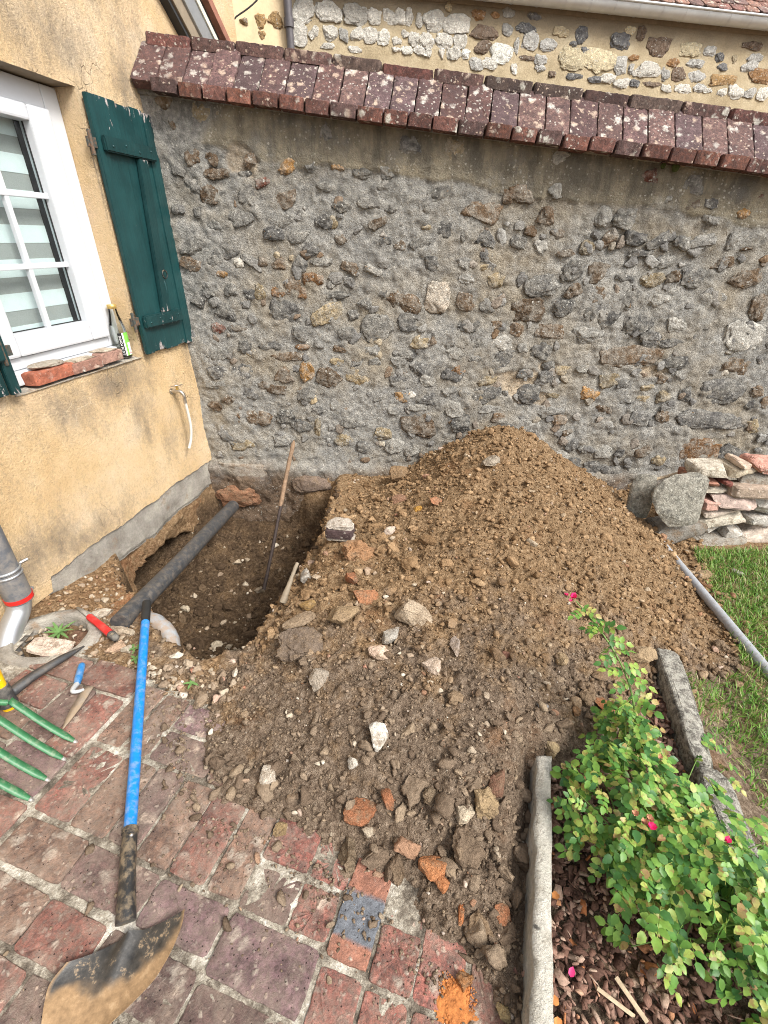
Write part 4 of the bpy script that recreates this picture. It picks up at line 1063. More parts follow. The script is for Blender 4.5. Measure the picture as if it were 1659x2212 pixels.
while u < 4.7:
    w = rc.uniform(0.135, 0.155)
    tl = 0.83 + 0.02 * rc.normal()
    o_, ey, ez = coping_frame(u + w / 2, -0.012, 0.158 + 0.004 * rc.normal(), tl)
    a = 0.012 * rc.normal()
    ex = dirs * math.cos(a) + ey * math.sin(a)
    put_block('coping_brick', w - 0.005, 0.285, 0.05, 5000 + k, MT['coping_brick'], frame_matrix(o_, ex, np.cross(ez, ex), ez), stone_wall, ccol([(.14, .082, .079), (.122, .08, .083), (.16, .086, .076), (.18, .108, .095)][rc.integers(4)]), chip=0.006, edge=0.0035, bulge=0.001, n=44)
    o2, ey2, ez2 = coping_frame(u + w / 2, -0.27, 0.128, math.pi - 0.70)
    u += w; k += 1
u = 0.06; k = 0
while u < 4.7:
    w = rc.uniform(0.25, 0.30)
    o_, ey, ez = coping_frame(u + w / 2, -0.150, 0.298 + 0.004 * rc.normal(), 0.03 * rc.normal())
    put_block('ridge_brick', w - 0.006, 0.125, 0.055, 6000 + k, MT['eave_brick'], frame_matrix(o_, dirs, np.cross(ez, dirs), ez), stone_wall, ccol([(.15, .065, .055), (.13, .075, .065), (.12, .085, .07)][rc.integers(3)]), chip=0.006, edge=0.004, n=44)
    u += w; k += 1
box('coping_bed', MT['wall_mortar'], (0.0, 4.72, -0.36, 0.02, 0.0, 0.115), lambda a, b, c: SW(a, b + c * 0, coping_z(a) + c * (1.4 if b < -0.1 else 0.55)), stone_wall)
box('coping_back', MT['eave_brick'], (0.0, 4.72, -0.40, -0.12, 0.02, 0.23), lambda a, b, c: SW(a, b, coping_z(a) + (c if b > -0.3 else c * 0.3)), stone_wall, color=(.14, .07, .06))
# green cushions of moss under the coping
for (u, s) in ((3.05, .02), (2.98, .013)):
    V = rock_v(2, int(u * 100), 2, 0.3) * np.array([s, s * .8, s * 1.3])
    tag(ob('moss_tuft', mesh_np('moss_tuft', SW(u + V[:, 0], 0.03 + V[:, 1], coping_z(u) - 0.01 + V[:, 2]), ICO[2][1], simple('moss', (.05, .065, .015), .95, var=.4, scale=80, bump=.006)), stone_wall))

# ------------------------------------------------------------------ house
house = empty('house', HW(1.6, -0.1, 0))
tag(house, 'ochre rendered old house wall with window and green shutters', 'house')
S0, S1, Z0, Z1 = 0.514, 1.39, 0.975, 2.246
sa = np.concatenate([np.arange(-1.3, S0 - 0.01, 0.02), np.linspace(S0, S1, 45), np.arange(S1 + 0.02, 3.4, 0.02)])
ta = np.concatenate([np.linspace(0, 1, 46), 1 + np.linspace(0, 1, 64)[1:], 2 + np.linspace(0, 1, 50)[1:]])
SA, TA = np.meshgrid(sa, ta, indexing='ij')
zb = np.where(SA < 1.585, 0.075 + 0.02 * fbm(P3(SA * 6, SA * 0), 3, 91) + 0.008 * fbm(P3(SA * 40, SA * 0), 2, 92), -0.012)
zb = np.where(SA < -0.02, -0.1, zb)
ZA = np.where(TA <= 1, zb + TA * (Z0 - zb), np.where(TA <= 2, Z0 + (TA - 1) * (Z1 - Z0), Z1 + (TA - 2) * 1.6))
hp = P3(SA, ZA)
OA = 0.014 + 0.007 * fbm(hp * 1.8, 3, 93) + 0.0025 * fbm(hp * 14, 3, 94)
OA = OA - 0.02 * smooth(0.12, 0.0, np.abs(ZA - zb)) * (TA < 0.05) * 0
hole = (SA > S0 - 1e-6) & (SA < S1 + 1e-6) & (TA > 1 - 1e-6) & (TA < 2 + 1e-6)
keep = ~(hole[:-1, :-1] & hole[1:, :-1] & hole[:-1, 1:] & hole[1:, 1:])
st = np.zeros(SA.shape)
for cs, cz, ss, sz, w in ((.74, .88, .30, .13, .8), (.62, .66, .12, .22, .6), (.61, .56, .04, .13, .9), (1.12, .84, .20, .15, .65), (.44, .36, .08, .16, .5), (1.55, .22, .30, .16, .7), (1.20, .14, .4, .10, .6), (.25, .5, .2, .3, .3),
                          (.60, 2.42, .40, .18, .6), (1.1, 2.6, .40, .35, .7), (.4, 2.8, .35, .30, .55), (.0, 2.6, .2, .3, .4), (.05, 1.0, .04, .3, .6), (.12, 2.35, .12, .15, .7), (.50, 1.9, .03, .30, .8), (.52, 1.15, .05, .16, .8), (1.9, 1.0, .5, .4, .5)):
    st = np.maximum(st, w * np.exp(-((SA - cs) / ss) ** 2 - ((ZA - cz) / sz) ** 2))
st = st + 0.15
V, f, used = drop_loose(HW(SA, OA, ZA).reshape(-1, 3), grid_faces(len(sa), len(ta), keep))
me = mesh_np('rendered_wall', V, f[:, ::-1], MT['ochre_render'])
me.attributes.new('stain', 'FLOAT', 'POINT').data.foreach_set('value', st.ravel()[used].astype(np.float32))
ob('rendered_wall', me, house)
# broken lower edge of the render (its thickness)
sb = sa[(sa > -0.03) & (sa < 1.6)]
zb1 = 0.075 + 0.02 * fbm(P3(sb * 6, sb * 0), 3, 91) + 0.008 * fbm(P3(sb * 40, sb * 0), 2, 92)
ob1 = 0.014 + 0.007 * fbm(P3(sb, zb1) * 1.8, 3, 93) + 0.0025 * fbm(P3(sb, zb1) * 14, 3, 94)
V = np.vstack([HW(sb, ob1, zb1), HW(sb, -0.02 + 0 * sb, zb1 - 0.004)])
n = len(sb)
ob('render_edge', mesh_np('render_edge', V, np.array([(i, i + 1, n + i + 1, n + i) for i in range(n - 1)]), MT['cement']), house)
# cement skirting below it, eaten away underneath
ss_ = np.arange(-0.1, 1.62, 0.012); tt_ = np.linspace(0, 1, 22)
SS, TT = np.meshgrid(ss_, tt_, indexing='ij')
low = np.where(SS < 1.25, -0.155 - 0.03 * np.exp(-((SS - .8) / .2) ** 2), -0.155 + (SS - 1.25) * 0.30) + 0.022 * fbm(P3(SS * 9, SS * 0), 3, 95) + 0.006 * fbm(P3(SS * 50, SS * 0), 2, 96)
ZZ = low + TT * (0.12 - low)
OO = -0.004 + 0.006 * fbm(P3(SS * 7, ZZ * 7), 3, 97) - 0.015 * (TT < 0.06)
ob('cement_skirting', mesh_np('cement_skirting', HW(SS, OO, ZZ).reshape(-1, 3), grid_faces(*SS.shape)[:, ::-1], MT['cement']), house)
V = np.vstack([HW(ss_, OO[:, 0], ZZ[:, 0]), HW(ss_, 0 * ss_ - 0.09, ZZ[:, 0] + 0.01)]); n = len(ss_)
ob('skirting_underside', mesh_np('skirting_underside', V, np.array([(i, i + 1, n + i + 1, n + i) for i in range(n - 1)]), MT['cement']), house)
# rubble and earth footing behind the skirting, hollowed out under the wall
fs = np.arange(-0.1, 1.75, 0.014); ft = np.linspace(0, 1, 44)
FS, FT = np.meshgrid(fs, ft, indexing='ij')
FZ = -0.75 + FT * 0.65
cav = smooth(0.0, 0.05, -0.295 - 0.09 * ((FS - .74) / .35) ** 2 + 0.03 * fbm(P3(FS * 9, FZ * 9), 3, 100) - FZ) * smooth(0.37, 0.31, np.abs(FS - .66))
FO = 0.02 + 0.05 * fbm(P3(FS * 6, FZ * 6), 4, 98) + 0.02 * fbm(P3(FS * 25, FZ * 25), 3, 99) - 0.60 * cav - 0.05 * smooth(-0.2, -0.1, FZ) - 0.05
ob('earth_footing', mesh_np('earth_footing', HW(FS, FO, FZ).reshape(-1, 3), grid_faces(*FS.shape)[:, ::-1], MT['soil']), house)
footclay = np.maximum(np.exp(-((FS - .05) / .22) ** 2), np.exp(-((FS - 1.2) / .3) ** 2)) * np.exp(-((FZ + .25) / .12) ** 2)
bpy.data.objects['earth_footing'].data.attributes.new('clay', 'FLOAT', 'POINT').data.foreach_set('value', footclay.astype(np.float32).ravel())
box('wall_core', MT['cement'], (-1.2, 3.4, -0.75, -0.35, -0.14, 0.9), lambda a, b, c: HW(a, b, c), house)
box('wall_core', MT['cement'], (-1.2, S0 - 0.02, -0.35, -0.03, 0.05, 3.8), lambda a, b, c: HW(a, b, c), house)
box('wall_core', MT['cement'], (S1 + 0.02, 3.4, -0.35, -0.03, 0.05, 3.8), lambda a, b, c: HW(a, b, c), house)
box('wall_core', MT['cement'], (S0 - 0.02, S1 + 0.02, -0.35, -0.03, -0.08, Z0 - 0.03), lambda a, b, c: HW(a, b, c), house)
box('wall_core', MT['cement'], (S0 - 0.02, S1 + 0.02, -0.35, -0.03, Z1 + 0.03, 3.8), lambda a, b, c: HW(a, b, c), house)
def jamb(name, quad, mat):
    Q = [HW(*q) for q in quad]
    g = np.linspace(0, 1, 16)
    A, B = np.meshgrid(g, g, indexing='ij')
    P = (1 - A)[..., None] * ((1 - B)[..., None] * Q[0] + B[..., None] * Q[3]) + A[..., None] * ((1 - B)[..., None] * Q[1] + B[..., None] * Q[2])
    P = P + 0.0025 * fbm(P * 9, 2, 5)[..., None]
    me = mesh_np(name, P.reshape(-1, 3), grid_faces(16, 16), mat)
    if mat is MT['ochre_render']:
        me.attributes.new('stain', 'FLOAT', 'POINT').data.foreach_set('value', np.full(256, 0.12, np.float32))
    return ob(name, me, house)
jamb('window_reveal', [(S0, 0.02, Z0 - .01), (S0 + 0.012, -0.16, Z0 - .01), (S0 + 0.012, -0.16, Z1), (S0, 0.02, Z1)], MT['ochre_render'])
jamb('window_reveal', [(S1, 0.02, Z0 - .01), (S1 - 0.012, -0.16, Z0 - .01), (S1 - 0.012, -0.16, Z1), (S1, 0.02, Z1)], MT['ochre_render'])
jamb('lintel_soffit', [(S0 - .01, 0.02, Z1), (S1 + .01, 0.02, Z1), (S1 + .01, -0.16, Z1 + 0.004), (S0 - .01, -0.16, Z1 + 0.004)], MT['brown_board'])
jamb('window_sill', [(S0 - .01, 0.024, Z0 - 0.002), (S1 + .01, 0.024, Z0 - 0.002), (S1 + .01, -0.16, Z0 + 0.012), (S0 - .01, -0.16, Z0 + 0.012)], MT['cement'])
# window
def hbox(name, mat, s0, s1, o0, o1, z0, z1, parent, bevel=0.003, color=None):
    return box(name, mat, (s0, s1, o0, o1, z0, z1), lambda a, b, c: HW(a, b, c), parent, bevel, color)
win = ob('window', None, house) if False else None
wroot = hbox('window', MT['pvc_white'], S0 + .008, S0 + .105, -0.15, -0.085, 1.055, Z1 - .004, house, 0.006)   # right stile of the fixed frame carries the rest
hbox('frame_stile', MT['pvc_white'], S1 - .105, S1 - .008, -0.15, -0.085, 1.055, Z1 - .004, wroot, 0.006)
hbox('frame_rail', MT['pvc_white'], S0 + .105, S1 - .105, -0.15, -0.086, 1.055, 1.108, wroot, 0.006)
hbox('frame_rail', MT['pvc_white'], S0 + .105, S1 - .105, -0.15, -0.086, Z1 - .10, Z1 - .004, wroot, 0.006)
hbox('sill_profile', MT['pvc_white'], S0 + .01, S1 - .01, -0.15, -0.045, 0.992, 1.053, wroot, 0.008)
hbox('sash_stile', MT['pvc_white'], .622, .752, -0.135, -0.062, 1.112, 2.144, wroot, 0.011)
hbox('sash_stile', MT['pvc_white'], 1.215, 1.282, -0.135, -0.062, 1.112, 2.144, wroot, 0.011)
hbox('sash_rail', MT['pvc_white'], .752, 1.215, -0.135, -0.063, 1.112, 1.214, wroot, 0.011)
hbox('sash_rail', MT['pvc_white'], .752, 1.215, -0.135, -0.063, 2.080, 2.144, wroot, 0.011)
hbox('muntin', MT['pvc_white'], .974, .998, -0.112, -0.088, 1.214, 2.08, wroot, 0.004)
hbox('muntin', MT['pvc_white'], .752, 1.215, -0.110, -0.086, 1.478, 1.503, wroot, 0.004)
hbox('muntin', MT['pvc_white'], .752, 1.215, -0.110, -0.086, 1.776, 1.801, wroot, 0.004)
for a0, a1 in ((.752, .986), (.986, 1.215)):
    for b0, b1 in ((1.214, 1.49), (1.49, 1.789), (1.789, 2.08)):
        hbox('pane', MT['pane_glass'], a0 + .001, a1 - .001, -0.1155, -0.1135, b0 + .001, b1 - .001, wroot, 0)
hbox('glazing_bead', MT['rubber'], .752, .757, -0.1134, -0.108, 1.214, 2.08, wroot, 0)
hbox('glazing_bead', MT['rubber'], .757, 1.215, -0.1134, -0.108, 1.214, 1.219, wroot, 0)
z = 2.10; j = 0
while z > 1.2:
    hh = 0.076 if j % 2 == 0 else 0.069
    hbox('blind_band', MT['blind_light' if j % 2 == 0 else 'blind_dark'], .75, 1.24, -0.170 - .002 * (j % 2), -0.166 - .002 * (j % 2), z - hh, z, wroot, 0)
    z -= hh; j += 1
hbox('dark_room', MT['room_dark'], S0 - .02, S1 + .02, -0.36, -0.24, 0.9, 2.3, house, 0)
# shutters: planks, battens, brace, hinges, latch
def edge_attr(me, lo, hi):
    co = np.empty(len(me.vertices) * 3, np.float32); me.vertices.foreach_get('co', co); co = co.reshape(-1, 3)
    e = (np.exp(-(co[:, 2] - lo) / 0.05) + np.exp(-(hi - co[:, 2]) / 0.03)) * (1.0 if hi - lo > 0.3 else 0.25)
    me.attributes.new('edge', 'FLOAT', 'POINT').data.foreach_set('value', np.clip(e, 0, 1).astype(np.float32))
def plank(name, s0, s1, o0, o1, z0, z1, parent, shear=0.0, bev=0.003):
    bm = bmesh.new()
    box_bm(bm, s0, s1, o0, o1, z0, z1, lambda a, b, c: HW(a + shear * (c - z0), b, c))
    bmesh.ops.recalc_face_normals(bm, faces=bm.faces)
    bmesh.ops.subdivide_edges(bm, edges=[e for e in bm.edges if abs(e.verts[0].co.z - e.verts[1].co.z) > 0.3], cuts=14)
    es = [e for e in bm.edges if len(e.link_faces) == 2 and e.calc_face_angle(0) > 0.7]
    bmesh.ops.bevel(bm, geom=es, offset=bev, segments=2, affect='EDGES')
    o = bm_obj(name, bm, MT['shutter_paint'], parent)
    edge_attr(o.data, z0, z1)
    return o
def shutter(cuts, zlo, zhi, o0, battens, brace, hinges, latch, right=True):
    top = plank('shutter', cuts[0], cuts[1] - .009, o0, o0 + .024, zlo, zhi, house)
    for i in range(1, len(cuts) - 1):
        dz = [0, .004, -.004, .003, -.006][i % 5]
        extra = 0.012 if i == len(cuts) - 2 else 0.0
        plank('plank', cuts[i], cuts[i + 1] - (.009 if i < len(cuts) - 2 else 0), o0 + .001 * (i % 2) - (.006 if i in (1, 2, 3) else 0), o0 + .022 + extra * 0 - (.006 if i in (1, 2, 3) else 0), zlo + dz, zhi + dz, top)
    for (b0, b1, bz0, bz1) in battens:
        plank('batten', b0, b1, o0 + .0235, o0 + .050, bz0, bz1, top, bev=0.006)
        for q in range(4):
            p = HW(b0 + (q + .5) / 4 * (b1 - b0), o0 + .050, (bz0 + bz1) / 2 + .008 * (-1) ** q)
            V = ICO[1][0] * 0.006
            ob('bolt_head', mesh_np('bolt_head', V + p, ICO[1][1], MT['shutter_paint']), top)
    if brace:
        plank('brace', brace[0], brace[1], o0 + .0195, o0 + .044, brace[2], brace[3], top, shear=brace[4], bev=0.004)
    for (hs, hz) in hinges:
        hbox('hinge', MT['hinge_iron'], hs - .02, hs + .045, o0 + .005, o0 + .020, hz - .022, hz + .022, top, 0.002)
        p = HW(hs + .03, o0 + .022, hz)
        tube('hinge_pin', MT['hinge_iron'], [p + UPV * -.055, p + UPV * .05], 0.010, top, 10)
    if latch:
        ls, lz = latch
        hbox('latch_plate', MT['shutter_paint'], ls - .014, ls + .014, o0 + .0225, o0 + .027, lz - .02, lz + .075, top, 0.002)
        th = np.linspace(0, 2 * math.pi, 22)
        tube('latch_ring', MT['black_steel'], HW(ls - .012 + .023 * np.cos(th), o0 + .045 + 0 * th, lz - .005 + .023 * np.sin(th)), 0.0035, top, 8, False)
        tube('pull_handle', MT['shutter_paint'], spline(HW(np.array([ls + .002] * 5), o0 + np.array([.026, .040, .043, .040, .026]), lz + np.array([-.03, -.045, -.08, -.115, -.13])), 14), 0.006, top, 8)
    return top
sh = shutter([.49, .425, .285, .165, .072, -.012], 0.985, 2.232, 0.030, [(.10, .472, 1.135, 1.205), (.045, .46, 2.0, 2.068)], (.200, .278, 1.205, 2.0, -0.088), [(.50, 2.03), (.51, 1.18)], (.205, 1.42))
sh['label'] = 'dark green plank shutter with flaking paint, folded open beside the stone wall'
sh2 = shutter([1.395, 1.45, 1.53, 1.60, 1.655, 1.705], 0.998, 2.245, 0.052, [(1.43, 1.67, 1.147, 1.218), (1.43, 1.67, 2.0, 2.068)], None, [(1.388, 2.03), (1.388, 1.18)], None)
sh2['label'] = 'dark green shutter at the left edge of the picture'
# verge of the house roof beyond the stone wall
def rake(name, mat, s_at, z_at, wid, o0, o1, parent, thick):
    """board running down the gable, parallel to the roof; (s_at, z_at) lies on its lower edge"""
    d = np.array([-0.80, -0.60]); nrm = np.array([-0.60, 0.80])
    bm = bmesh.new()
    box_bm(bm, -4.0, 0.75, o0, o1, 0, wid, lambda a, b, c: HW(s_at + d[0] * a + nrm[0] * c, b, z_at + d[1] * a + nrm[1] * c))
    return bm_obj(name, bm, mat, parent, 0.003)
verge = rake('roof_verge', MT['dark_board'], -.361, 2.805, .022, -.10, .07, house, 0)
rake('soffit_board', MT['brown_board'], -.375, 2.823, .085, -.10, .085, verge, 0)
rake('metal_strip', MT['zinc'], -.425, 2.890, .105, -.10, .10, verge, 0)
rake('cream_strip', MT['cream_board'], -.488, 2.975, .035, -.10, .11, verge, 0)
rake('gap_shade', MT['dark_board'], -.509, 3.004, .055, -.10, .085, verge, 0)  # solid strip coloured dark for the shade in the gap below the tiles
rake('tile_edge', MT['roof_tile'], -.542, 3.049, .05, -.10, .13, verge, 0)

# ------------------------------------------------------------------ building behind the wall
K13 = R(13.0)
B_T = np.array([math.cos(K13), math.sin(K13), 0]); B_N = np.array([math.sin(K13), -math.cos(K13), 0])
def BW(u, o, z):
    u, o, z = np.broadcast_arrays(np.asarray(u, float), np.asarray(o, float), np.asarray(z, float))
    return np.array([0, 6.0, 0]) + u[..., None] * B_T + o[..., None] * B_N + z[..., None] * UPV
rear = empty('rear_building', BW(2.2, -0.2, 0))
tag(rear, 'building behind the wall, beige render set with pale flints under a tiled roof', 'building')
bu = np.arange(-0.86, 6.5, 0.025); bz = np.arange(0.0, 3.62, 0.025)
BU, BZ = np.meshgrid(bu, bz, indexing='ij')
BO = 0.008 * fbm(P3(BU * 3, BZ * 3), 3, 101) + 0.004 * fbm(P3(BU * 20, BZ * 20), 2, 102)
me = mesh_np('rendered_wall', BW(BU, BO, BZ).reshape(-1, 3), grid_faces(*BU.shape), MT['beige_render'])
me.attributes.new('stain', 'FLOAT', 'POINT').data.foreach_set('value', (0.75 * smooth(3.25, 3.5, BZ + 0.08 * fbm(P3(BU * 4, BZ * 4), 3, 103))).astype(np.float32).ravel())  # render colour grows darker towards the gutter
ob('rendered_wall', me, rear)
CB = dict(CL); CB.update(w=(.72, .69, .62), l=(.50, .49, .46), c=(.70, .60, .40), t=(.56, .46, .30), o=(.46, .29, .13), r=(.36, .20, .09), b=(.20, .14, .10), d=(.17, .17, .175))
BACK_STONES = '-0.75,3.36,0.19,0.138,w;-0.5,3.37,0.207,0.119,w;-0.27,3.36,0.184,0.12,w;-0.09,3.36,0.115,0.092,w;0.06,3.37,0.13,0.092,w;0.15,3.37,0.087,0.102,w;0.24,3.38,0.058,0.102,w;0.33,3.37,0.059,0.083,w;0.47,3.37,0.209,0.125,w;0.7,3.36,0.214,0.126,w;-0.65,3.22,0.084,0.082,w;-0.5,3.23,0.112,0.092,w;-0.38,3.22,0.071,0.083,l;-0.25,3.23,0.115,0.094,w;-0.13,3.23,0.117,0.094,w;-0.01,3.23,0.103,0.094,w;0.12,3.21,0.074,0.053,w;0.2,3.27,0.06,0.053,w;0.3,3.24,0.106,0.085,w;0.42,3.23,0.138,0.096,w;0.58,3.24,0.139,0.097,w;0.74,3.25,0.124,0.097,w;0.12,3.15,0.074,0.032,w;0.22,3.16,0.09,0.054,w;0.34,3.16,0.091,0.065,w;0.42,3.15,0.077,0.054,w;0.57,3.15,0.046,0.066,w;0.68,3.16,0.125,0.088,w;0.81,3.16,0.079,0.066,w;-0.79,3.21,0.138,0.152,w;0.98,3.33,0.236,0.086,b;1.21,3.36,0.111,0.076,l;0.9,3.44,0.124,0.063,r;1.08,3.45,0.078,0.041,r;0.61,3.47,0.06,0.061,t;0.98,3.22,0.143,0.087,b;1.2,3.19,0.227,0.133,w;0.93,3.1,0.128,0.089,l;1.06,3.1,0.146,0.079,w;-0.53,3.14,0.113,0.041,w;-0.28,3.13,0.102,0.043,w;-1.11,3.26,0.08,0.079,o;-0.99,3.27,0.121,0.09,o;-1.11,3.17,0.054,0.041,o;1.22,3.48,0.111,0.063,l;1.48,3.47,0.128,0.043,d;1.41,3.38,0.179,0.065,d;1.46,3.29,0.163,0.122,l;1.78,3.38,0.15,0.066,t;2.02,3.37,0.119,0.111,d;1.67,3.28,0.151,0.078,l;1.94,3.3,0.068,0.034,d;1.94,3.2,0.24,0.161,c;2.26,3.19,0.317,0.163,c;2.08,3.26,0.086,0.046,d;2.45,3.35,0.193,0.102,d;2.56,3.44,0.105,0.056,c;2.69,3.42,0.089,0.101,b;2.92,3.34,0.236,0.139,b;3.29,3.34,0.225,0.094,c;3.54,3.34,0.132,0.071,l;1.61,3.16,0.117,0.068,l;1.45,3.17,0.133,0.034,b;2.51,3.18,0.125,0.141,l;2.64,3.24,0.109,0.047,r;2.84,3.15,0.276,0.108,w;2.64,3.15,0.054,0.071,l;3.06,3.13,0.094,0.098,l;3.23,3.14,0.152,0.098,b;3.14,3.23,0.168,0.06,r;3.41,3.23,0.191,0.06,l;3.47,3.13,0.193,0.086,l;3.69,3.3,0.096,0.06,d;3.75,3.22,0.118,0.061,d;3.88,3.29,0.058,0.061,t;4.09,3.24,0.18,0.112,l;3.81,3.12,0.277,0.088,o;4.26,3.17,0.265,0.113,r;2,3.06,0.174,0.047,d;2.25,3.05,0.143,0.048,d;2.4,3.06,0.144,0.073,w;2.57,3.03,0.164,0.073,w;2.73,3.04,0.111,0.049,d;2.93,3.04,0.206,0.037,b;3.12,3.02,0.114,0.063,w;3.34,3.02,0.193,0.076,w;3.53,3.04,0.138,0.063,l;3.65,3.02,0.099,0.038,w;3.84,3.02,0.12,0.064,w;4.02,3.03,0.183,0.103,w;4.21,3.03,0.144,0.078,l;4.39,3.03,0.146,0.104,w;4.05,3.41,0.215,0.059,b;4.13,3.31,0.179,0.073,l;1.33,3.25,0.049,0.11,l;1.33,3.08,0.067,0.069,w;1.61,3.1,0.101,0.046,l;1.75,3.06,0.069,0.046,b'
neighbour = empty('neighbouring_house', BW(-2.4, -0.2, 0))
tag(neighbour, 'cream rendered house wall with a few brown stones, left of the brown drainpipe', 'house')
nu = np.arange(-5.0, -0.855, 0.05)
NU, NZ = np.meshgrid(nu, np.arange(0, 4.6, 0.05), indexing='ij')
ob('rendered_wall', mesh_np('rendered_wall', BW(NU, 0.02 + 0.006 * fbm(P3(NU * 3, NZ * 3), 3, 105), NZ).reshape(-1, 3), grid_faces(*NU.shape), MT['cream_render']), neighbour)
for i, it in enumerate(BACK_STONES.split(';')):
    u, z, w, h, c = it.split(',')
    u, z, w, h = float(u), float(z), float(w) * 1.32, float(h) * 1.3
    V, f = stone_mesh(700 + i, w, h, min(0.016, 0.07 * min(w, h) + 0.007), 's', None, 3)
    V = BW(u + V[:, 0], V[:, 1] + (0.022 if u < -0.86 else 0.002), z + V[:, 2])
    col = np.array(CB[c]) * (1 + 0.10 * rs.normal())
    ob('wall_stone', mesh_np('wall_stone', V, f[:, ::-1], MT['pale_flint']), neighbour if u < -0.86 else rear, tuple(np.clip(col, 0.03, 0.85)))
# extra stones of the neighbour, above and beside the ones in view
for u, z, w, h in ((-1.35, 3.55, .12, .10), (-1.1, 3.62, .1, .12), (-1.25, 3.25, .08, .06), (-1.5, 3.35, .12, .08)):
    V, f = stone_mesh(int(900 + u * 10), w, h, .02, 's', None, 2)
    ob('wall_stone', mesh_np('wall_stone', BW(u + V[:, 0], V[:, 1] + 0.025, z + V[:, 2]), f[:, ::-1], MT['wall_stone']), neighbour, CB['o'])
tube('overhead_cable', MT['black_cable'], spline([BW(-2.6, .3, 3.7), BW(-1.55, .25, 3.16), BW(-1.30, .25, 3.22), BW(-1.05, .2, 3.42), BW(-0.9, .1, 3.8)], 30), 0.006, neighbour, 6)
# drainpipe
dp = tube('drainpipe', MT['brown_pipe'], [BW(-.87, .07, 0.2), BW(-.87, .07, 3.23)], 0.034, rear, 18)
tube('pipe_socket', MT['brown_pipe'], [BW(-.87, .07, 3.22), BW(-.87, .07, 3.28)], 0.044, dp, 18)
tube('upper_pipe', MT['brown_pipe'], [BW(-.87, .07, 3.28), BW(-.87, .07, 3.55)], 0.036, dp, 18)
# gutter in sections and tiles above
u = -0.9
th = np.linspace(-0.1, math.pi + 0.1, 15)
while u < 6.3:
    L = 0.262
    o_, z_ = 0.10 - 0.078 * np.cos(th), 3.585 - 0.078 * np.sin(th)
    o2, z2 = 0.10 - 0.074 * np.cos(th[::-1]), 3.585 - 0.074 * np.sin(th[::-1])
    oo, zz = np.r_[o_, o2], np.r_[z_, z2]
    m = len(oo)
    V = np.vstack([BW(u + 0 * oo, oo, zz), BW(u + L - .004 + 0 * oo, oo, zz)])
    F = np.array([(i, (i + 1) % m, m + (i + 1) % m, m + i) for i in range(m)])
    g_ = ob('gutter_section', mesh_np('gutter_section', V, F, MT['zinc_pale']), rear)
    oo, zz = 0.10 - 0.0815 * np.cos(th), 3.585 - 0.0815 * np.sin(th); m = len(oo)
    V = np.vstack([BW(u - .006 + 0 * oo, oo, zz), BW(u + .006 + 0 * oo, oo, zz)])
    ob('seam', mesh_np('seam', V, np.array([(i, i + 1, m + i + 1, m + i) for i in range(m - 1)]), MT['zinc_pale']), g_)
    tube('bead', MT['zinc_pale'], [BW(u, .183, 3.588), BW(u + L, .183, 3.588)], 0.011, g_, 8)
    u += L
box('fascia', MT['brown_board'], (-0.86, 6.4, -0.3, 0.006, 3.50, 3.62), lambda a, b, c: BW(a, b, c), rear)
rt = np.random.default_rng(31)
slope = R(40)
for row in range(6):
    k0 = 0
    u = 0.7 + (0.08 if row % 2 else 0)
    while u < 5.6:
        w = 0.165
        d = 0.06 + row * 0.105
        base = BW(u + w / 2, 0.13 - d * math.cos(slope), 3.645 + d * math.sin(slope) + 0.003 * rt.normal())
        ey = -B_N * math.cos(slope - .06) + UPV * math.sin(slope - .06)
        ez = np.cross(B_T, ey)
        key = ('tilemesh', k0 % 6)
        if key not in MT:
            MT[key] = block_mesh('roof_tile', 0.16, 0.24, 0.014, 8000 + k0 % 6, MT['eave_brick'], chip=0.004, edge=0.004, n=20)
        o = ob('roof_tile', MT[key], rear, tuple(np.clip(np.array([(.30, .15, .115), (.24, .12, .10), (.36, .20, .15), (.20, .125, .11)][rt.integers(4)]) * (1 + .12 * rt.normal()), .03, .8)))
        o.matrix_basis = frame_matrix(base, B_T, ey, ez)
        u += w + 0.003; k0 += 1
box('roof_deck', MT['dark_board'], (-0.86, 6.4, 0.0, 3.0, -0.05, -0.02), lambda a, b, c: BW(a, 0.10 - b * math.cos(slope), 3.63 + b * math.sin(slope) + c), rear)

# ------------------------------------------------------------------ edging slab, lichened edging, pipe on the lawn
ys = np.linspace(0.02, 0.975, 90)
secs = []
for y in ys:
    x = slab_x(y)
    wd = 0.024 + 0.006 * float(fbm(np.array([[y * 7, 1.0, 0]]), 3, 111)[0])
    j = 0.009 * float(fbm(np.array([[y * 16, 2.0, 0]]), 3, 112)[0])
    zt = 0.098 + 0.005 * float(fbm(np.array([[y * 9, 3.0, 0]]), 2, 113)[0])
    secs.append([(x - wd - j - 0.014, y, -0.06), (x - wd - j, y, zt - 0.016), (x - wd * 0.94 - j * 1.5, y, zt - 0.002), (x - wd * 0.2, y, zt), (x + wd * 0.94, y, zt - 0.001), (x + wd, y, zt - 0.005), (x + wd + .003, y, -0.06)])
m = 7
V = np.array(secs).reshape(-1, 3)
V = V + 0.0025 * fbm(V * 60, 3, 114)[:, None]
F = [(i * m + j, (i + 1) * m + j, (i + 1) * m + j + 1, i * m + j + 1) for i in range(len(ys) - 1) for j in range(m - 1)]
V = np.vstack([V, [V[-m:].mean(0)], [V[:m].mean(0)]])
T = [(len(ys) * m - m + j, len(ys) * m - m + j + 1, len(V) - 2) for j in range(m - 1)] + [(j + 1, j, len(V) - 1) for j in range(m - 1)]
slab = tag(ob('edging_slab', mesh_np('edging_slab', V, [np.array(F), np.array(T)], MT['slab_stone'])), 'thin upright pale stone slab on edge between the earth and the flower bed', 'edging slab')
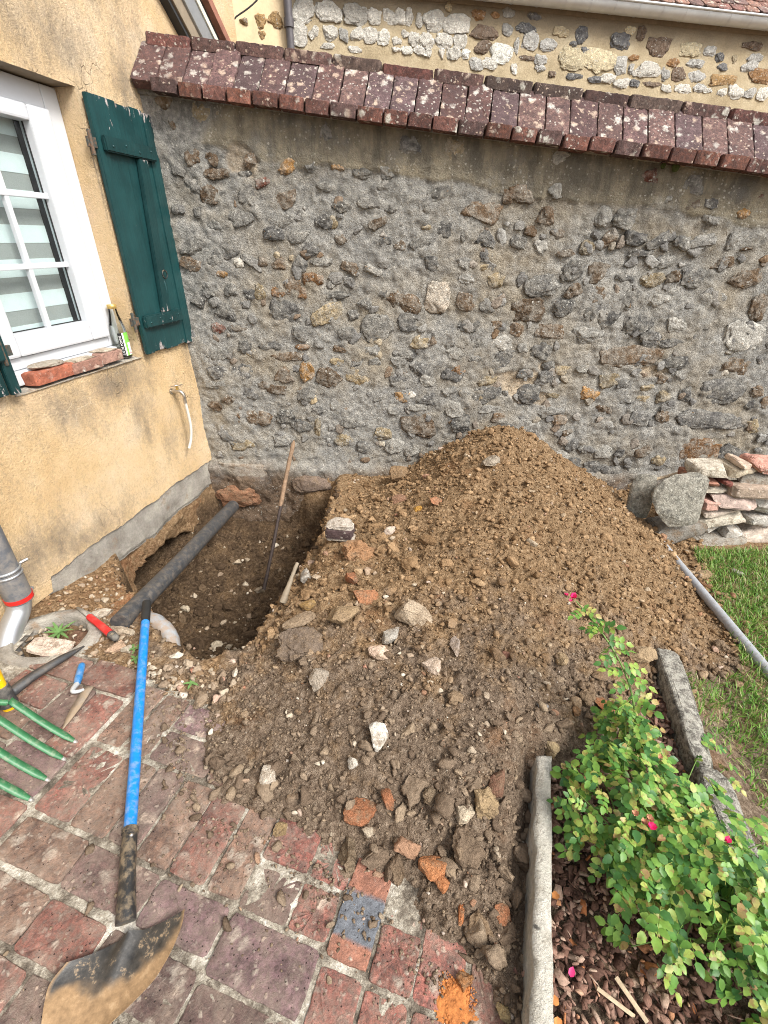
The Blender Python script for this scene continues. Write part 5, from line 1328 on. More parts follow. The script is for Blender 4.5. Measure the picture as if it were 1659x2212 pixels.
bm = bmesh.new(); bm.from_mesh(slab.data); bmesh.ops.recalc_face_normals(bm, faces=bm.faces); bm.to_mesh(slab.data); bm.free()

def slab_rock(name, mat, centre, dims, yaw, seed, label=None, cat=None, group=None, color=None, rough=0.10, box_=0.45, cuts=6, pitch=0.0, roll=0.0, sub=3, parent=None, cut_at=(0.72, 1.0)):
    V = rock_v(sub, seed, cuts, rough, box_, cut_at)
    V = V / np.abs(V).max(0) * np.array(dims) / 2
    V = V + (0.05 * min(dims) * fbm(V / min(dims) * 5 + seed, 3, seed % 40))[:, None] * ICO[sub][0]
    cp, sp = math.cos(pitch), math.sin(pitch)
    V = np.stack([V[:, 0], V[:, 1] * cp - V[:, 2] * sp, V[:, 1] * sp + V[:, 2] * cp], -1)
    cr, sr = math.cos(roll), math.sin(roll)
    V = np.stack([V[:, 0] * cr + V[:, 2] * sr, V[:, 1], -V[:, 0] * sr + V[:, 2] * cr], -1)
    V = rotz(V, yaw) + np.array(centre)
    o = ob(name, mesh_np(name, V, ICO[sub][1], mat), parent, color)
    mark_sharp(o.data, 38)
    if label: tag(o, label, cat, group)
    return o

for i, (y0, y1, lb) in enumerate([(0.98, 1.53, 'long lichen-covered edging stone running out of the earth heap beside the lawn'), (0.42, 0.985, 'lichen-covered edging stone half hidden under the rose leaves'), (-0.2, 0.425, 'lichen-covered edging stone at the lower right corner of the bed')]):
    ym = (y0 + y1) / 2
    slab_rock('edging_stone', MT['edging_stone'], (edging_x(ym), ym, -0.03), (0.105, y1 - y0, 0.16), -0.24, 50 + i, lb, 'edging stone', 'lichened edging stones', sub=4, rough=0.05, box_=0.32, cuts=4)

P = [(1.785, 2.75, -.082), (1.758, 2.17, -.082), (1.742, 1.82, -.082), (1.727, 1.485, -.083), (1.691, 0.7, -.086)]
tag(tube('grey_conduit', MT['grey_conduit'], spline(P, 40), 0.024, sides=20), 'straight grey plastic pipe lying on the grass, one end under the earth heap', 'pipe')

# ------------------------------------------------------------------ lawn
rg = np.random.default_rng(41)
def blades(n, xr, yr, hgt, test, mat, name, zfun):
    x = rg.uniform(*xr, n); y = rg.uniform(*yr, n)
    k = test(x, y)
    x, y = x[k], y[k]; n = len(x)
    z = zfun(x, y)
    h = hgt * rg.uniform(0.35, 1.15, n); w = rg.uniform(0.0014, 0.0028, n)
    a = rg.uniform(0, 2 * math.pi, n); lean = rg.uniform(0.15, 1.1, n)
    dx, dy = np.cos(a), np.sin(a)
    px_, py_ = -dy, dx
    V = np.zeros((n, 7, 3))
    for q, (t, ww) in enumerate(((0, 1.0), (0.4, 0.9), (0.75, 0.6))):
        ox = dx * lean * h * t ** 1.7; oy = dy * lean * h * t ** 1.7; oz = h * t * (1 - 0.25 * lean * t)
        for sgn in (0, 1):
            sg = (sgn * 2 - 1) * ww
            V[:, q * 2 + sgn] = np.stack([x + ox + px_ * w * sg, y + oy + py_ * w * sg, z + oz], -1)
    V[:, 6] = np.stack([x + dx * lean * h, y + dy * lean * h, z + h * (1 - 0.25 * lean)], -1)
    b = np.arange(n)[:, None] * 7
    Q = np.concatenate([b + np.array([[0, 1, 3, 2]]), b + np.array([[2, 3, 5, 4]])])
    T = b + np.array([[4, 5, 6]])
    return ob(name, mesh_np(name, V.reshape(-1, 3), [Q, T], mat))
def lawn_test(x, y):
    p = P3(x, y)
    dens = fbm(p * 3.2, 3, 121) * 0.9 + 0.62 * smooth(1.2, 2.2, y) + 0.30 * smooth(0.15, 0.5, x - edging_x(y)) - 0.22 + 0.35 * smooth(0.75, 0.5, y)
    ok = (x > edging_x(np.minimum(y, 2.0)) + 0.055) & (dens > rg.uniform(-0.75, 0.42, len(x)))
    ok &= (poly_sd(x, y, HEAP_OUT) < -0.015)
    ok &= ~((x > 1.70) & (y > 2.50))
    return ok
lawn = tag(blades(70000, (1.0, 2.7), (0.15, 2.75), 0.045, lawn_test, MT['grass_blade'], 'lawn_grass', ground_base), 'short patchy green grass to the right of the flower bed', 'grass', kind='stuff')

# ------------------------------------------------------------------ clods and small stones of the heap
def scatter(n, rmin, rmax, sub, sampler, name, mat, seed, sink=0.25, power=2.0, flat=0.75, kind='stuff', parent=None):
    r = np.random.default_rng(seed)
    x, y, z = sampler(n, r)
    n = len(x)
    s = rmin + (rmax - rmin) * r.random(n) ** power
    NV = 24
    base = [rock_v(sub, seed + 7 * q, 9, 0.40, 0.85, (0.38, 0.8)) for q in range(NV)]
    F = ICO[sub][1]; nv = len(base[0])
    V = np.empty((n, nv, 3))
    for q in range(n):
        b = rot_rand(base[q % NV], r) * np.array([1.15, r.uniform(.6, 1.0), 1.0]) * s[q]
        b = rotz(b, r.uniform(0, 6.28)); b[:, 2] *= flat
        V[q] = b + (x[q], y[q], z[q] + s[q] * (0.6 - sink))
    Fa = (F[None] + (np.arange(n) * nv)[:, None, None]).reshape(-1, 3)
    o = ob(name, mesh_np(name, V.reshape(-1, 3), Fa, mat, smooth=sub > 1), parent)
    return tag(o, kind=kind)

def on_heap(dens):
    def f(n, r):
        x = r.uniform(-0.9, 2.1, n * 4); y = r.uniform(0.2, 3.45, n * 4)
        e = poly_sd(x, y, HEAP_OUT)
        ok = (e > 0.0) & (r.random(n * 4) < dens(x, y))
        x, y = x[ok][:n], y[ok][:n]
        return x, y, np.maximum(heap_z(x, y), ground_base(x, y))
    return f
def near_w(x, y):  # nearer to the camera the same pixel shows smaller crumbs: more of them there
    return np.clip(1.25 - 0.28 * y, 0.25, 1)
def spill(n, r):
    x = r.uniform(-1.1, 0.40, n * 6); y = r.uniform(0.25, 1.6, n * 6)
    e = -poly_sd(x, y, HEAP_OUT)
    ok = (e > -0.02) & (x < slab_x(y) - 0.03) & (r.random(n * 6) < np.exp(-np.maximum(e, 0) / 0.045) + 0.035) & (poly_sd(x, y, PIT) < -0.01)
    x, y = x[ok][:n], y[ok][:n]
    u, v = uv(x, y)
    pat = v < 0.97 - (u + 1.13) * 0.09
    return x, y, np.where(pat, 0.0, ground_base(x, y))
def right_spill(n, r):
    x = r.uniform(0.6, 2.3, n * 5); y = r.uniform(0.9, 3.0, n * 5)
    e = -poly_sd(x, y, HEAP_OUT)
    ok = (e > -0.03) & (r.random(n * 5) < np.exp(-np.maximum(e, 0) / 0.06))
    x, y = x[ok][:n], y[ok][:n]
    return x, y, ground_base(x, y) + 0.004
def in_pit(n, r):
    x = r.uniform(-1.7, -0.3, n * 3); y = r.uniform(1.5, 3.3, n * 3)
    ok = poly_sd(x, y, PIT) > -0.02
    x, y = x[ok][:n], y[ok][:n]
    return x, y, ground_base(x, y)
def rim(n, r):
    x = r.uniform(-1.35, -0.45, n * 6); y = r.uniform(1.15, 1.75, n * 6)
    u, v = uv(x, y)
    ok = (poly_sd(x, y, PIT) < 0.01) & (v > 0.96 - (u + 1.13) * 0.09)
    x, y = x[ok][:n], y[ok][:n]
    return x, y, np.maximum(ground_base(x, y), heap_z(x, y))
scatter(15000, 0.0030, 0.0085, 0, on_heap(near_w), 'earth_crumbs', MT['clod'], 201, parent=heap)
scatter(4800, 0.0065, 0.0200, 1, on_heap(lambda x, y: np.clip(0.5 + 0.8 * fbm(P3(x * 3, y * 3), 2, 131) + 0.2, 0.12, 1)), 'earth_clods', MT['clod'], 202, 0.25, 2.6, parent=heap)
scatter(330, 0.013, 0.036, 2, on_heap(lambda x, y: np.clip(0.35 + 0.9 * fbm(P3(x * 2.4, y * 2.4), 2, 132) + 0.35 * smooth(0.12, 0.0, poly_sd(x, y, HEAP_OUT)) + 0.15 * (y < 1.2), 0.05, 1)), 'large_clods', MT['clod'], 203, 0.3, parent=heap)
def left_flank(n, r):
    x, y, z = on_heap(lambda x, y: smooth(0.25, -0.15, x - 0.12 * (y - 1.3)) * smooth(2.7, 2.2, y) * smooth(1.15, 1.4, y) + smooth(1.0, 0.8, y) * 0.8)(n, r)
    return x, y, z
scatter(230, 0.012, 0.046, 3, left_flank, 'rough_clods', MT['clod'], 213, 0.3, 1.8, parent=heap)
scatter(2600, 0.0022, 0.0075, 0, spill, 'patio_crumbs', MT['clod'], 204, 0.1, 2.5, parent=heap)
scatter(210, 0.007, 0.020, 1, spill, 'patio_clods', MT['clod'], 205, 0.1, 2.2, parent=heap)
scatter(900, 0.006, 0.022, 1, right_spill, 'lawn_clods', MT['clod'], 206, 0.2, parent=heap)
scatter(1900, 0.004, 0.017, 1, in_pit, 'pit_clods', MT['damp_shade_clod'], 207, parent=ground)
scatter(130, 0.014, 0.032, 2, in_pit, 'pit_stones', MT['damp_shade_clod'], 208, 0.35, parent=ground)
scatter(950, 0.003, 0.011, 1, rim, 'rim_crumbs', MT['clod'], 209, parent=ground)
# pale gravel left between the patio and the pit
k = Mat('gravel', 0.9, 0.2)
c = k.ramp(k.island(), [(0.0, (.22, .16, .11)), (0.35, (.32, .245, .175)), (0.7, (.44, .37, .28)), (0.93, (.58, .52, .43)), (1.0, (.36, .15, .09))])
nn = k.noise(120, 4, 0.7)
MT['gravel'] = k.out(color=k.mix(0.6, c, k.ramp(nn, [(0.3, .6), (.7, 1.3)]), 'MULTIPLY'), normal=k.bump(nn, .7, .006))
def gravel_at(n, r):
    x = r.normal(-0.95, 0.17, n * 3); y = r.normal(1.36, 0.075, n * 3)
    u, v = uv(x, y)
    ok = (poly_sd(x, y, PIT) < -0.03) & (v > 0.97 - (u + 1.13) * 0.09)
    x, y = x[ok][:n], y[ok][:n]
    return x, y, np.maximum(ground_base(x, y), heap_z(x, y))
scatter(105, 0.006, 0.024, 2, gravel_at, 'pale_gravel', MT['gravel'], 215, 0.15, 1.6, parent=ground)
def drain_gravel(n, r):
    a = r.uniform(0, 6.28, n); d = 0.30 * r.random(n) ** 0.5
    x, y = -1.47 + d * np.cos(a), 1.66 + d * 0.6 * np.sin(a)
    return x, y, np.maximum(ground_base(x, y), -0.05)
scatter(150, 0.004, 0.017, 1, drain_gravel, 'drain_gravel', MT['gravel'], 211, 0.15, 1.6, parent=ground)
def bank(n, r):
    x = r.uniform(-1.8, -1.2, n * 4); y = r.uniform(1.8, 2.45, n * 4)
    ok = (poly_sd(x, y, PIT) < 0.01) & ((x + 1.40) * math.cos(HA) - (y - 3.52) * math.sin(HA) > 0.0)
    x, y = x[ok][:n], y[ok][:n]
    return x, y, ground_base(x, y)
scatter(420, 0.004, 0.016, 1, bank, 'bank_crumbs', MT['clod'], 216, 0.2, 2.0, parent=ground)
scatter(40, 0.006, 0.022, 2, bank, 'bank_stones', MT['gravel'], 217, 0.2, 2.0, parent=ground)
def pit_floor(n, r):
    x = r.uniform(-1.4, -0.45, n * 4); y = r.uniform(1.9, 3.3, n * 4)
    ok = poly_sd(x, y, PIT) > 0.08
    x, y = x[ok][:n], y[ok][:n]
    return x, y, ground_base(x, y)
scatter(60, 0.010, 0.034, 2, pit_floor, 'pit_pale_stones', MT['gravel'], 218, 0.2, 2.5, parent=ground)
scatter(70, 0.020, 0.050, 3, pit_floor, 'pit_lumps', MT['damp_shade_clod'], 219, 0.35, 1.6, parent=ground)
def slump(n, r):
    x = r.uniform(-0.75, -0.30, n * 5); y = r.uniform(1.65, 3.2, n * 5)
    sd = poly_sd(x, y, PIT)
    ok = (sd > -0.03) & (sd < 0.22)
    x, y = x[ok][:n], y[ok][:n]
    return x, y, np.maximum(ground_base(x, y), heap_z(x, y))
scatter(320, 0.008, 0.030, 2, slump, 'slumped_clods', MT['clod'], 220, 0.25, 2.0, parent=ground)
def heap_pebbles(n, r):
    x, y, z = on_heap(lambda x, y: np.clip(0.15 + 0.85 * smooth(1.9, 1.1, y), 0.1, 1))(n, r)
    return x, y, z
scatter(330, 0.004, 0.014, 1, heap_pebbles, 'pale_pebbles', MT['gravel'], 212, 0.05, 2.2, parent=heap)

# ------------------------------------------------------------------ single stones, brick bits and big clods
TANc, GRYc, WHTc, PINKc, CLODc, DCLOD, ORGc, REDc, OCH, BLUE = (.50, .40, .29), (.44, .41, .36), (.72, .68, .60), (.64, .48, .37), (.24, .165, .105), (.19, .145, .11), (.36, .155, .08), (.25, .10, .065), (.40, .26, .11), (.27, .28, .30)
RUBBLE = [  # x, y, length, width, height, yaw, colour, kind, label
 (.135,1.563,.175,.125,.085,-.3,TANc,'stone','large flat-faced tan stone in the middle of the heap'),
 (.026,1.475,.105,.06,.05,.4,GRYc,'stone','pale-edged grey stone just below the large tan stone'),
 (-.018,1.382,.09,.065,.05,.1,PINKc,'stone','squarish pinkish cream stone below the grey stone'),
 (.178,1.302,.07,.085,.045,1.2,(.62,.50,.40),'stone','upright white and pink stone on the dark soil'),
 (-.016,1.023,.075,.09,.055,.2,WHTc,'stone','blocky cream white stone alone on the lower heap'),
 (-.377,1.615,.16,.115,.04,.2,(.36,.27,.185),'stone','flat dirty tan slab lying near the pit rim'),
 (-.187,1.614,.16,.14,.085,.5,(.33,.235,.14),'stone','chunky brown tan stone between two slabs at mid heap'),
 (-.354,1.46,.21,.17,.10,.1,DCLOD,'clod','biggest dark grey-brown clod on the left side of the heap'),
 (-.256,1.297,.085,.12,.05,.35,(.42,.36,.29),'stone','dusty pale wedge-shaped stone below the biggest dark clod'),
 (.288,1.393,.05,.11,.04,.15,(.40,.33,.28),'stone','narrow upright grey-pink stone right of the heap middle'),
 (-.135,2.076,.19,.16,.12,.5,(.34,.19,.10),'clod','large orange-brown clod high on the heap beside the pit'),
 (-.158,1.851,.06,.105,.05,.2,ORGc,'brick fragment','small orange brick fragment below the orange-brown clod'),
 (-.093,1.724,.14,.075,.045,.1,(.40,.19,.10),'brick fragment','flat orange brick fragment above the brown tan stone'),
 (-.42,2.02,.08,.09,.07,.3,GRYc,'stone','grey stone perched on the right rim of the pit'),
 (.485,1.353,.055,.055,.03,.4,(.24,.12,.085),'stone','small dark red stone right of the narrow grey-pink one'),
 (.26,1.168,.062,.055,.04,.2,(.27,.19,.12),'clod','brown clod above the slab end, left of the red stone'),
 (-.103,.957,.036,.042,.028,.3,WHTc,'stone','small white stone just left below the cream white block'),
 (-.363,1.715,.09,.055,.045,-.2,OCH,'stone','ochre yellow stone lying above the flat dirty slab'),
 (-.397,.94,.06,.075,.045,.5,(.60,.53,.44),'stone','pale triangular stone at the left toe of the heap'),
 (-.063,.828,.125,.095,.045,-.1,ORGc,'brick fragment','half buried orange brick fragment at the front of the heap'),
 (.012,.835,.038,.065,.04,.3,ORGc,'brick fragment','upright orange brick sliver beside the half buried fragment'),
 (.247,.711,.11,.12,.075,.4,(.20,.145,.10),'clod','largest brown clod at the front of the heap near the slab'),
 (.306,.81,.09,.085,.055,.1,(.36,.26,.15),'clod','tan rounded clod behind the largest front clod'),
 (.241,.784,.058,.05,.035,.3,(.55,.46,.34),'stone','white and tan stone wedged between two front clods'),
 (.145,.682,.085,.078,.05,.6,(.46,.20,.09),'brick fragment','roundish orange brick fragment left of the largest front clod'),
 (.356,.876,.075,.085,.06,.2,(.23,.125,.085),'stone','angular red-brown stone close to the far end of the slab'),
 (-.102,.726,.068,.105,.05,.2,(.20,.15,.10),'clod','brown clod lying on the red pavers in front of the heap'),
 (-.322,.787,.052,.048,.03,.5,(.33,.235,.12),'stone','small round tan stone on a paver at the toe of the heap'),
 (.041,.674,.055,.095,.05,.1,(.21,.15,.10),'clod','elongated brown clod on the pavers, second from the left'),
 (.161,.639,.042,.045,.03,.9,(.42,.18,.08),'brick fragment','small orange brick bit in front of the roundish one'),
 (.319,.564,.045,.052,.035,.3,ORGc,'brick fragment','orange brick bit lying close against the slab face'),
 (.249,.539,.07,.085,.045,.5,(.25,.175,.11),'clod','long brown clod in the narrow strip of earth by the slab'),
 (.2,.445,.048,.045,.035,.2,(.40,.19,.08),'clod','orange-brown clod beside the orange stain on the pavers'),
 (.208,.569,.018,.062,.016,-.2,(.44,.17,.07),'brick fragment','thin orange brick splinter on the narrow strip of earth'),
 (.144,.838,.052,.06,.04,.4,(.24,.18,.12),'clod','squarish brown clod above the roundish orange fragment'),
 (.283,.385,.03,.04,.022,.2,(.42,.32,.17),'stone','tan pebble at the very bottom beside the slab'),
 (1.116,1.47,.13,.11,.06,.3,(.37,.27,.165),'stone','broad flat tan stone against the lichened edging stone'),
 (.591,1.035,.05,.06,.045,.2,(.42,.32,.19),'stone','tan stone sitting just past the far end of the thin slab'),
 (.834,1.194,.058,.075,.04,.5,(.40,.17,.08),'brick fragment','orange brick fragment left of the rose cane'),
 (.776,1.221,.065,.06,.05,.2,(.22,.155,.10),'clod','dark clod just above the orange fragment by the rose cane'),
 (.714,1.162,.042,.04,.03,.5,(.36,.20,.10),'clod','small orange-brown clod left of the orange fragment by the rose'),
 (.573,1.142,.04,.035,.025,.3,BLUE,'stone','small blue-grey stone on the lower right of the heap'),
 (.711,1.353,.048,.07,.04,.1,(.38,.28,.17),'stone','upright tan stone on the right of the heap'),
 (1.79,2.255,.09,.045,.03,-.3,(.40,.31,.21),'stone','thin tan stone lying over the hidden end of the grey pipe'),
 (1.83,2.10,.15,.045,.02,-.9,(.17,.085,.04),'wood scrap','rust brown splinter of wood beside the grey pipe'),
 (1.88,2.215,.115,.075,.045,.1,(.31,.22,.13),'clod','brown clod lying on the grass beyond the pipe'),
 (1.871,2.037,.058,.045,.03,.4,(.32,.23,.14),'clod','smaller brown clod on the grass right of the pipe'),
 (2.084,2.252,.045,.07,.03,.5,(.72,.64,.58),'stone','white stone lying alone on the lawn'),
 (1.605,1.651,.085,.085,.05,.3,(.23,.165,.11),'clod','dark clod at the lower right tip of the heap'),
 (.113,3.157,.145,.125,.11,.2,(.30,.20,.115),'stone','round brown stone at the back near the stone wall'),
 (.19,2.425,.07,.045,.035,.2,(.46,.25,.06),'stone','orange-yellow stone high on the left flank of the heap'),
 (.299,2.409,.065,.065,.03,.7,(.42,.20,.11),'brick fragment','orange brick flake right of the orange-yellow stone'),
 (.286,2.847,.07,.045,.03,.6,(.48,.27,.19),'brick fragment','small pink brick flake below the round brown stone'),
 (.652,2.626,.145,.09,.06,-.2,(.40,.345,.275),'stone','dusty grey stone just under the top of the heap'),
 (.097,2.634,.10,.08,.04,.2,(.30,.17,.11),'stone','dull red-brown stone on the upper left flank of the heap'),
 (-1.465,1.70,.14,.10,.05,.6,(.22,.125,.085),'brick fragment','dark broken brick lying at the edge of the drain'),
 (-1.238,1.672,.15,.075,.035,-.1,(.60,.50,.38),'stone','flat cream stone between the red tool and the blue shovel'),
 (-1.395,1.80,.11,.07,.045,.2,(.62,.55,.45),'stone','whitish broken stone behind the red tool'),
 (-1.222,1.552,.10,.05,.035,.7,(.58,.40,.28),'brick fragment','pale pink brick strip at the corner of the patio'),
 (-1.166,1.552,.048,.048,.03,.3,(.50,.44,.35),'stone','small grey-cream stone beside the pale brick strip'),
]
for i, (x, y, l, w, h, yaw, c, kd, lb) in enumerate(RUBBLE):
    z = surface_z(x, y)
    u_, v_ = uv(x, y)
    if v_ < 0.955 - (u_ + 1.13) * 0.09 and x < slab_x(y): z = max(z, 0.0)
    bx = {'brick fragment': 0.5, 'stone': 0.62, 'clod': 0.9, 'wood scrap': 0.4}[kd]
    cuts = {'brick fragment': 7, 'stone': 11, 'clod': 8, 'wood scrap': 2}[kd]
    o = slab_rock(kd.replace(' ', '_'), MT['rubble'], (x, y, z + h * (0.26 if kd != 'clod' else 0.22)), (l, w, h * 1.15), yaw, 300 + i * 3, lb, kd, color=c,
                  rough=0.42 if kd == 'clod' else 0.16, box_=bx, cuts=cuts, pitch=0.25 * math.sin(i * 2.1), roll=0.2 * math.cos(i * 1.7), sub=4 if l > .12 else 3, cut_at=(0.5, 0.88) if kd != 'wood scrap' else (.8, 1))
# brick end with mortar, standing out of the heap by the pit
be = empty('mortared_brick', (-.245, 2.24, .10)); tag(be, 'dark brick end with white mortar above and below it, sticking out beside the pit', 'brick')
zz = surface_z(-.245, 2.24)
put_block('brick_body', .15, .10, .05, 71, MT['stack_brick'], frame_matrix((-.245, 2.24, zz + .075), (math.cos(-.15), math.sin(-.15), 0), (math.sin(.15), math.cos(.15), 0), UPV), be, (.07, .045, .045), chip=.006)
for dz, sd in ((.09, 72), (.018, 73)):
    slab_rock('mortar_lump', MT['rubble'], (-.24, 2.245, zz + dz), (.165, .10, .04), -.15, sd, color=(.56, .50, .43), rough=.2, parent=be)
# pale root / bone on the rim
tag(tube('pale_root', MT['bone'], spline([(-.515, 1.86, .0), (-.495, 1.92, .045), (-.478, 1.97, .085), (-.455, 2.03, .13)], 18), np.linspace(.019, .007, 18), sides=10, jitter=.004), 'pale twisted root standing up on the right rim of the pit', 'root')
# crushed brick stain on the pavers
th = np.linspace(0, 2 * math.pi, 40, endpoint=False)
rr = 0.040 * (1 + 0.35 * fbm(np.stack([np.cos(th) * 2, np.sin(th) * 2, th * 0], -1), 3, 141))
parts = []
rq = np.random.default_rng(5)
for q in range(700):
    a, d = rq.uniform(0, 6.28), 0.040 * rq.random() ** .7
    d *= 1 + .35 * math.sin(a * 3 + 1)
    s = .0008 + .0035 * rq.random() ** 4
    parts.append((rock_v(0, q, 3, .2) * s * np.array([1, 1, .6]) + (0.175 + d * math.cos(a) * 1.0, 0.405 + d * math.sin(a) * 1.3, 0.003 + s * .3), ICO[0][1]))
V, f = merge_vf(parts)
gq = np.linspace(-1, 1, 40); AQ, BQ = np.meshgrid(gq, gq, indexing='ij')
QX, QY = .175 + AQ * .055, .405 + BQ * .065
QZ = .0065 * smooth(1.0, .2, np.hypot(AQ, BQ) + .45 * fbm(P3(AQ * 2.5, BQ * 2.5), 4, 143, .65)) * (1 + .5 * fbm(P3(AQ * 9, BQ * 9), 3, 144)) - .0005
q_ = QZ > -.0002
kq = q_[:-1, :-1] | q_[1:, 1:]
V2, f2, _ = drop_loose(P3(QX, QY, QZ).reshape(-1, 3), grid_faces(40, 40, kq))
f2 = np.vstack([f2[:, [0, 1, 2]], f2[:, [0, 2, 3]]])
V, f = merge_vf([(V, f), (V2, f2)])
tag(ob('crushed_brick', mesh_np('crushed_brick', V, f, MT['clay_stain'], smooth=False)), 'bright orange crushed brick powder on the pavers near the slab', 'brick powder', kind='stuff')

# ------------------------------------------------------------------ stack of bricks and stones by the wall
def stack_xz(x, z):
    k_ = 2.62 / 2.75
    return x * k_, 1.6 + (z - 1.6) * k_
CRM, PKS, RDB, GRS, PRP, WGS = (.64, .58, .48), (.58, .49, .41), (.40, .20, .14), (.42, .39, .34), (.43, .33, .285), (.60, .57, .52)
STACK = [  # x0, ztop, x1, zbottom, colour, kind, label
 (1.782,-.047,2.215,-.235,(.26,.24,.21),'stone','wide grey base stone under the round lichened slab'),
 (2.156,-.171,2.488,-.245,GRS,'stone','low grey stone at the foot of the brick stack'),
 (2.477,-.121,2.70,-.247,PKS,'brick','thick pinkish brick at the lower right of the stack'),
 (2.169,-.088,2.335,-.175,WGS,'stone','left of two small white stones low in the stack'),
 (2.338,-.11,2.471,-.185,WGS,'stone','right of two small white stones low in the stack'),
 (2.475,-.011,2.70,-.125,WGS,'stone','white-grey slab on the right above the thick pinkish brick'),
 (2.122,-.008,2.47,-.088,CRM,'stone','long pale stone with a dark red mark, above the two small white stones'),
 (2.123,.040,2.458,-.012,PKS,'brick','thin pinkish slab low in the stack on the long pale stone'),
 (2.106,.108,2.222,.038,(.54,.32,.26),'brick','pink and red brick end at the left of the stack'),
 (2.458,.112,2.70,-.005,WGS,'stone','white slab at the right edge halfway up the stack'),
 (2.145,.160,2.485,.052,PRP,'brick','wide purple-red slab jutting out halfway up the stack'),
 (2.072,.205,2.27,.145,CRM,'stone','cream slab on the left above the purple-red slab'),
 (2.255,.226,2.62,.125,(.40,.31,.24),'brick','brownish slab on the right above the purple-red slab'),
 (2.006,.284,2.100,.208,RDB,'brick','bright red brick end at the upper left of the stack'),
 (2.098,.243,2.200,.200,RDB,'brick','second red brick end, next to the bright one'),
 (2.200,.243,2.262,.205,(.20,.07,.055),'brick','small dark red brick end next to the two red ones'),
 (2.318,.288,2.60,.190,GRS,'stone','grey slab high on the right of the stack'),
 (1.991,.358,2.235,.250,CRM,'stone','pale stone with a pink top at the upper left of the stack'),
 (2.215,.340,2.405,.262,(.64,.55,.42),'stone','cream slab at the top middle of the stack'),
 (2.257,.384,2.317,.340,(.58,.45,.35),'brick','tiny brick bit on the very top of the stack'),
 (2.330,.402,2.56,.300,(.52,.27,.21),'brick','red and white brick on top of the stack at the right edge'),
]
rk = np.random.default_rng(61)
for i, (x0, z1, x1, z0, c, kd, lb) in enumerate(STACK):
    (xa, zb_), (xb, za_) = stack_xz(x0, z1), stack_xz(x1, z0)
    yc = 2.62 + 0.08 + 0.025 * rk.normal() - (0.03 if i in (10, 0) else 0)
    slab_rock(kd, MT['rubble' if kd == 'stone' else 'stack_brick'], ((xa + xb) / 2, yc, (za_ + zb_) / 2), (abs(xb - xa) * 1.02, 0.17 + .02 * rk.random(), max(.03, (zb_ - za_) * .96)), 0.16 * rk.normal(), 800 + i, lb, kd, 'bricks and stones stacked by the wall', c, rough=.08, box_=.34, cuts=5, roll=.05 * rk.normal())
def sp(x, z, y=2.60): return stack_xz(x, z)
x_, z_ = stack_xz(1.915, .125)
o = slab_rock('lichened_slab', MT['grey_slab'], (x_, 2.56, z_), (.385, .10, .385), .06, 871, 'round grey lichened stone slab leaning against the stack', 'stone', rough=.06, box_=.8, cuts=14, pitch=-.22, sub=4, cut_at=(.62, .92))
x_, z_ = stack_xz(1.74, .10)
slab_rock('dark_slab', MT['grey_slab'], (x_, 2.70, z_), (.17, .08, .30), -.1, 872, 'dark flat stone standing behind the round lichened slab', 'stone', rough=.05, box_=.5, cuts=6, sub=3, pitch=-.1)
tag(tube('wooden_stick', MT['pale_wood'], spline([(1.60, 2.78, .205), (1.80, 2.80, .25), (2.08, 2.83, .318)], 12), np.linspace(.013, .009, 12), sides=9, jitter=.004), 'bare stick lying over the dark slab beside the brick stack', 'stick')
tag(tube('twig', MT['pale_wood'], spline([(1.69, 2.64, .235), (1.76, 2.63, .238), (1.83, 2.63, .226)], 8), .005, sides=6), 'short pale twig in front of the bare stick', 'twig')
slab_rock('brick', MT['stack_brick'], (1.52, 3.02, .0), (.30, .12, .12), -.5, 881, 'buried reddish brown stone at the foot of the wall left of the stack', 'brick', color=(.24, .15, .10), rough=.15, box_=.6)

# ------------------------------------------------------------------ pit: black pipe, grey elbow, iron bar
P0 = np.array([-1.262, 1.735, .005]); P1 = np.array([-1.20, 3.30, -.235])
tag(tube('black_pipe', MT['black_pipe'], spline([P0 + (P1 - P0) * -.02, P0 + (P1 - P0) * .35 + [0, 0, -.006], P0 + (P1 - P0) * .7, P1], 26), .047, sides=26), 'thick black plastic drain pipe smeared with clay spanning the pit', 'pipe')
tag(tube('grey_elbow', MT['grey_pipe'], spline([(-1.20, 1.80, -.04), (-1.11, 1.755, -.045), (-1.045, 1.70, -.085), (-1.03, 1.64, -.16), (-1.055, 1.60, -.26)], 26), np.linspace(.04, .045, 26), sides=20, jitter=.004), 'bent grey drain pipe on the left rim of the pit below the black pipe', 'pipe')
pr = empty('iron_bar', (-.87, 2.7, -.6)); tag(pr, 'thin iron bar with wooden upper half leaning in the pit against the wall', 'bar')
A_, B_ = np.array([-.872, 2.71, -.60]), np.array([-.672, 3.34, .305])
M_ = A_ + (B_ - A_) * .55
tube('iron_rod', MT['rusty_iron'], spline([A_, A_ * .5 + M_ * .5 + [.004, 0, .003], M_ + (B_ - A_) * .03], 14), .0125, pr, 12, jitter=.003)
tube('wooden_shaft', MT['old_wood'], spline([M_, M_ * .5 + B_ * .5 + [-.004, 0, 0], B_ - (B_ - A_) * .06, B_], 16), np.r_[np.linspace(.0155, .015, 13), .013, .009, .003], pr, 12, jitter=.003)
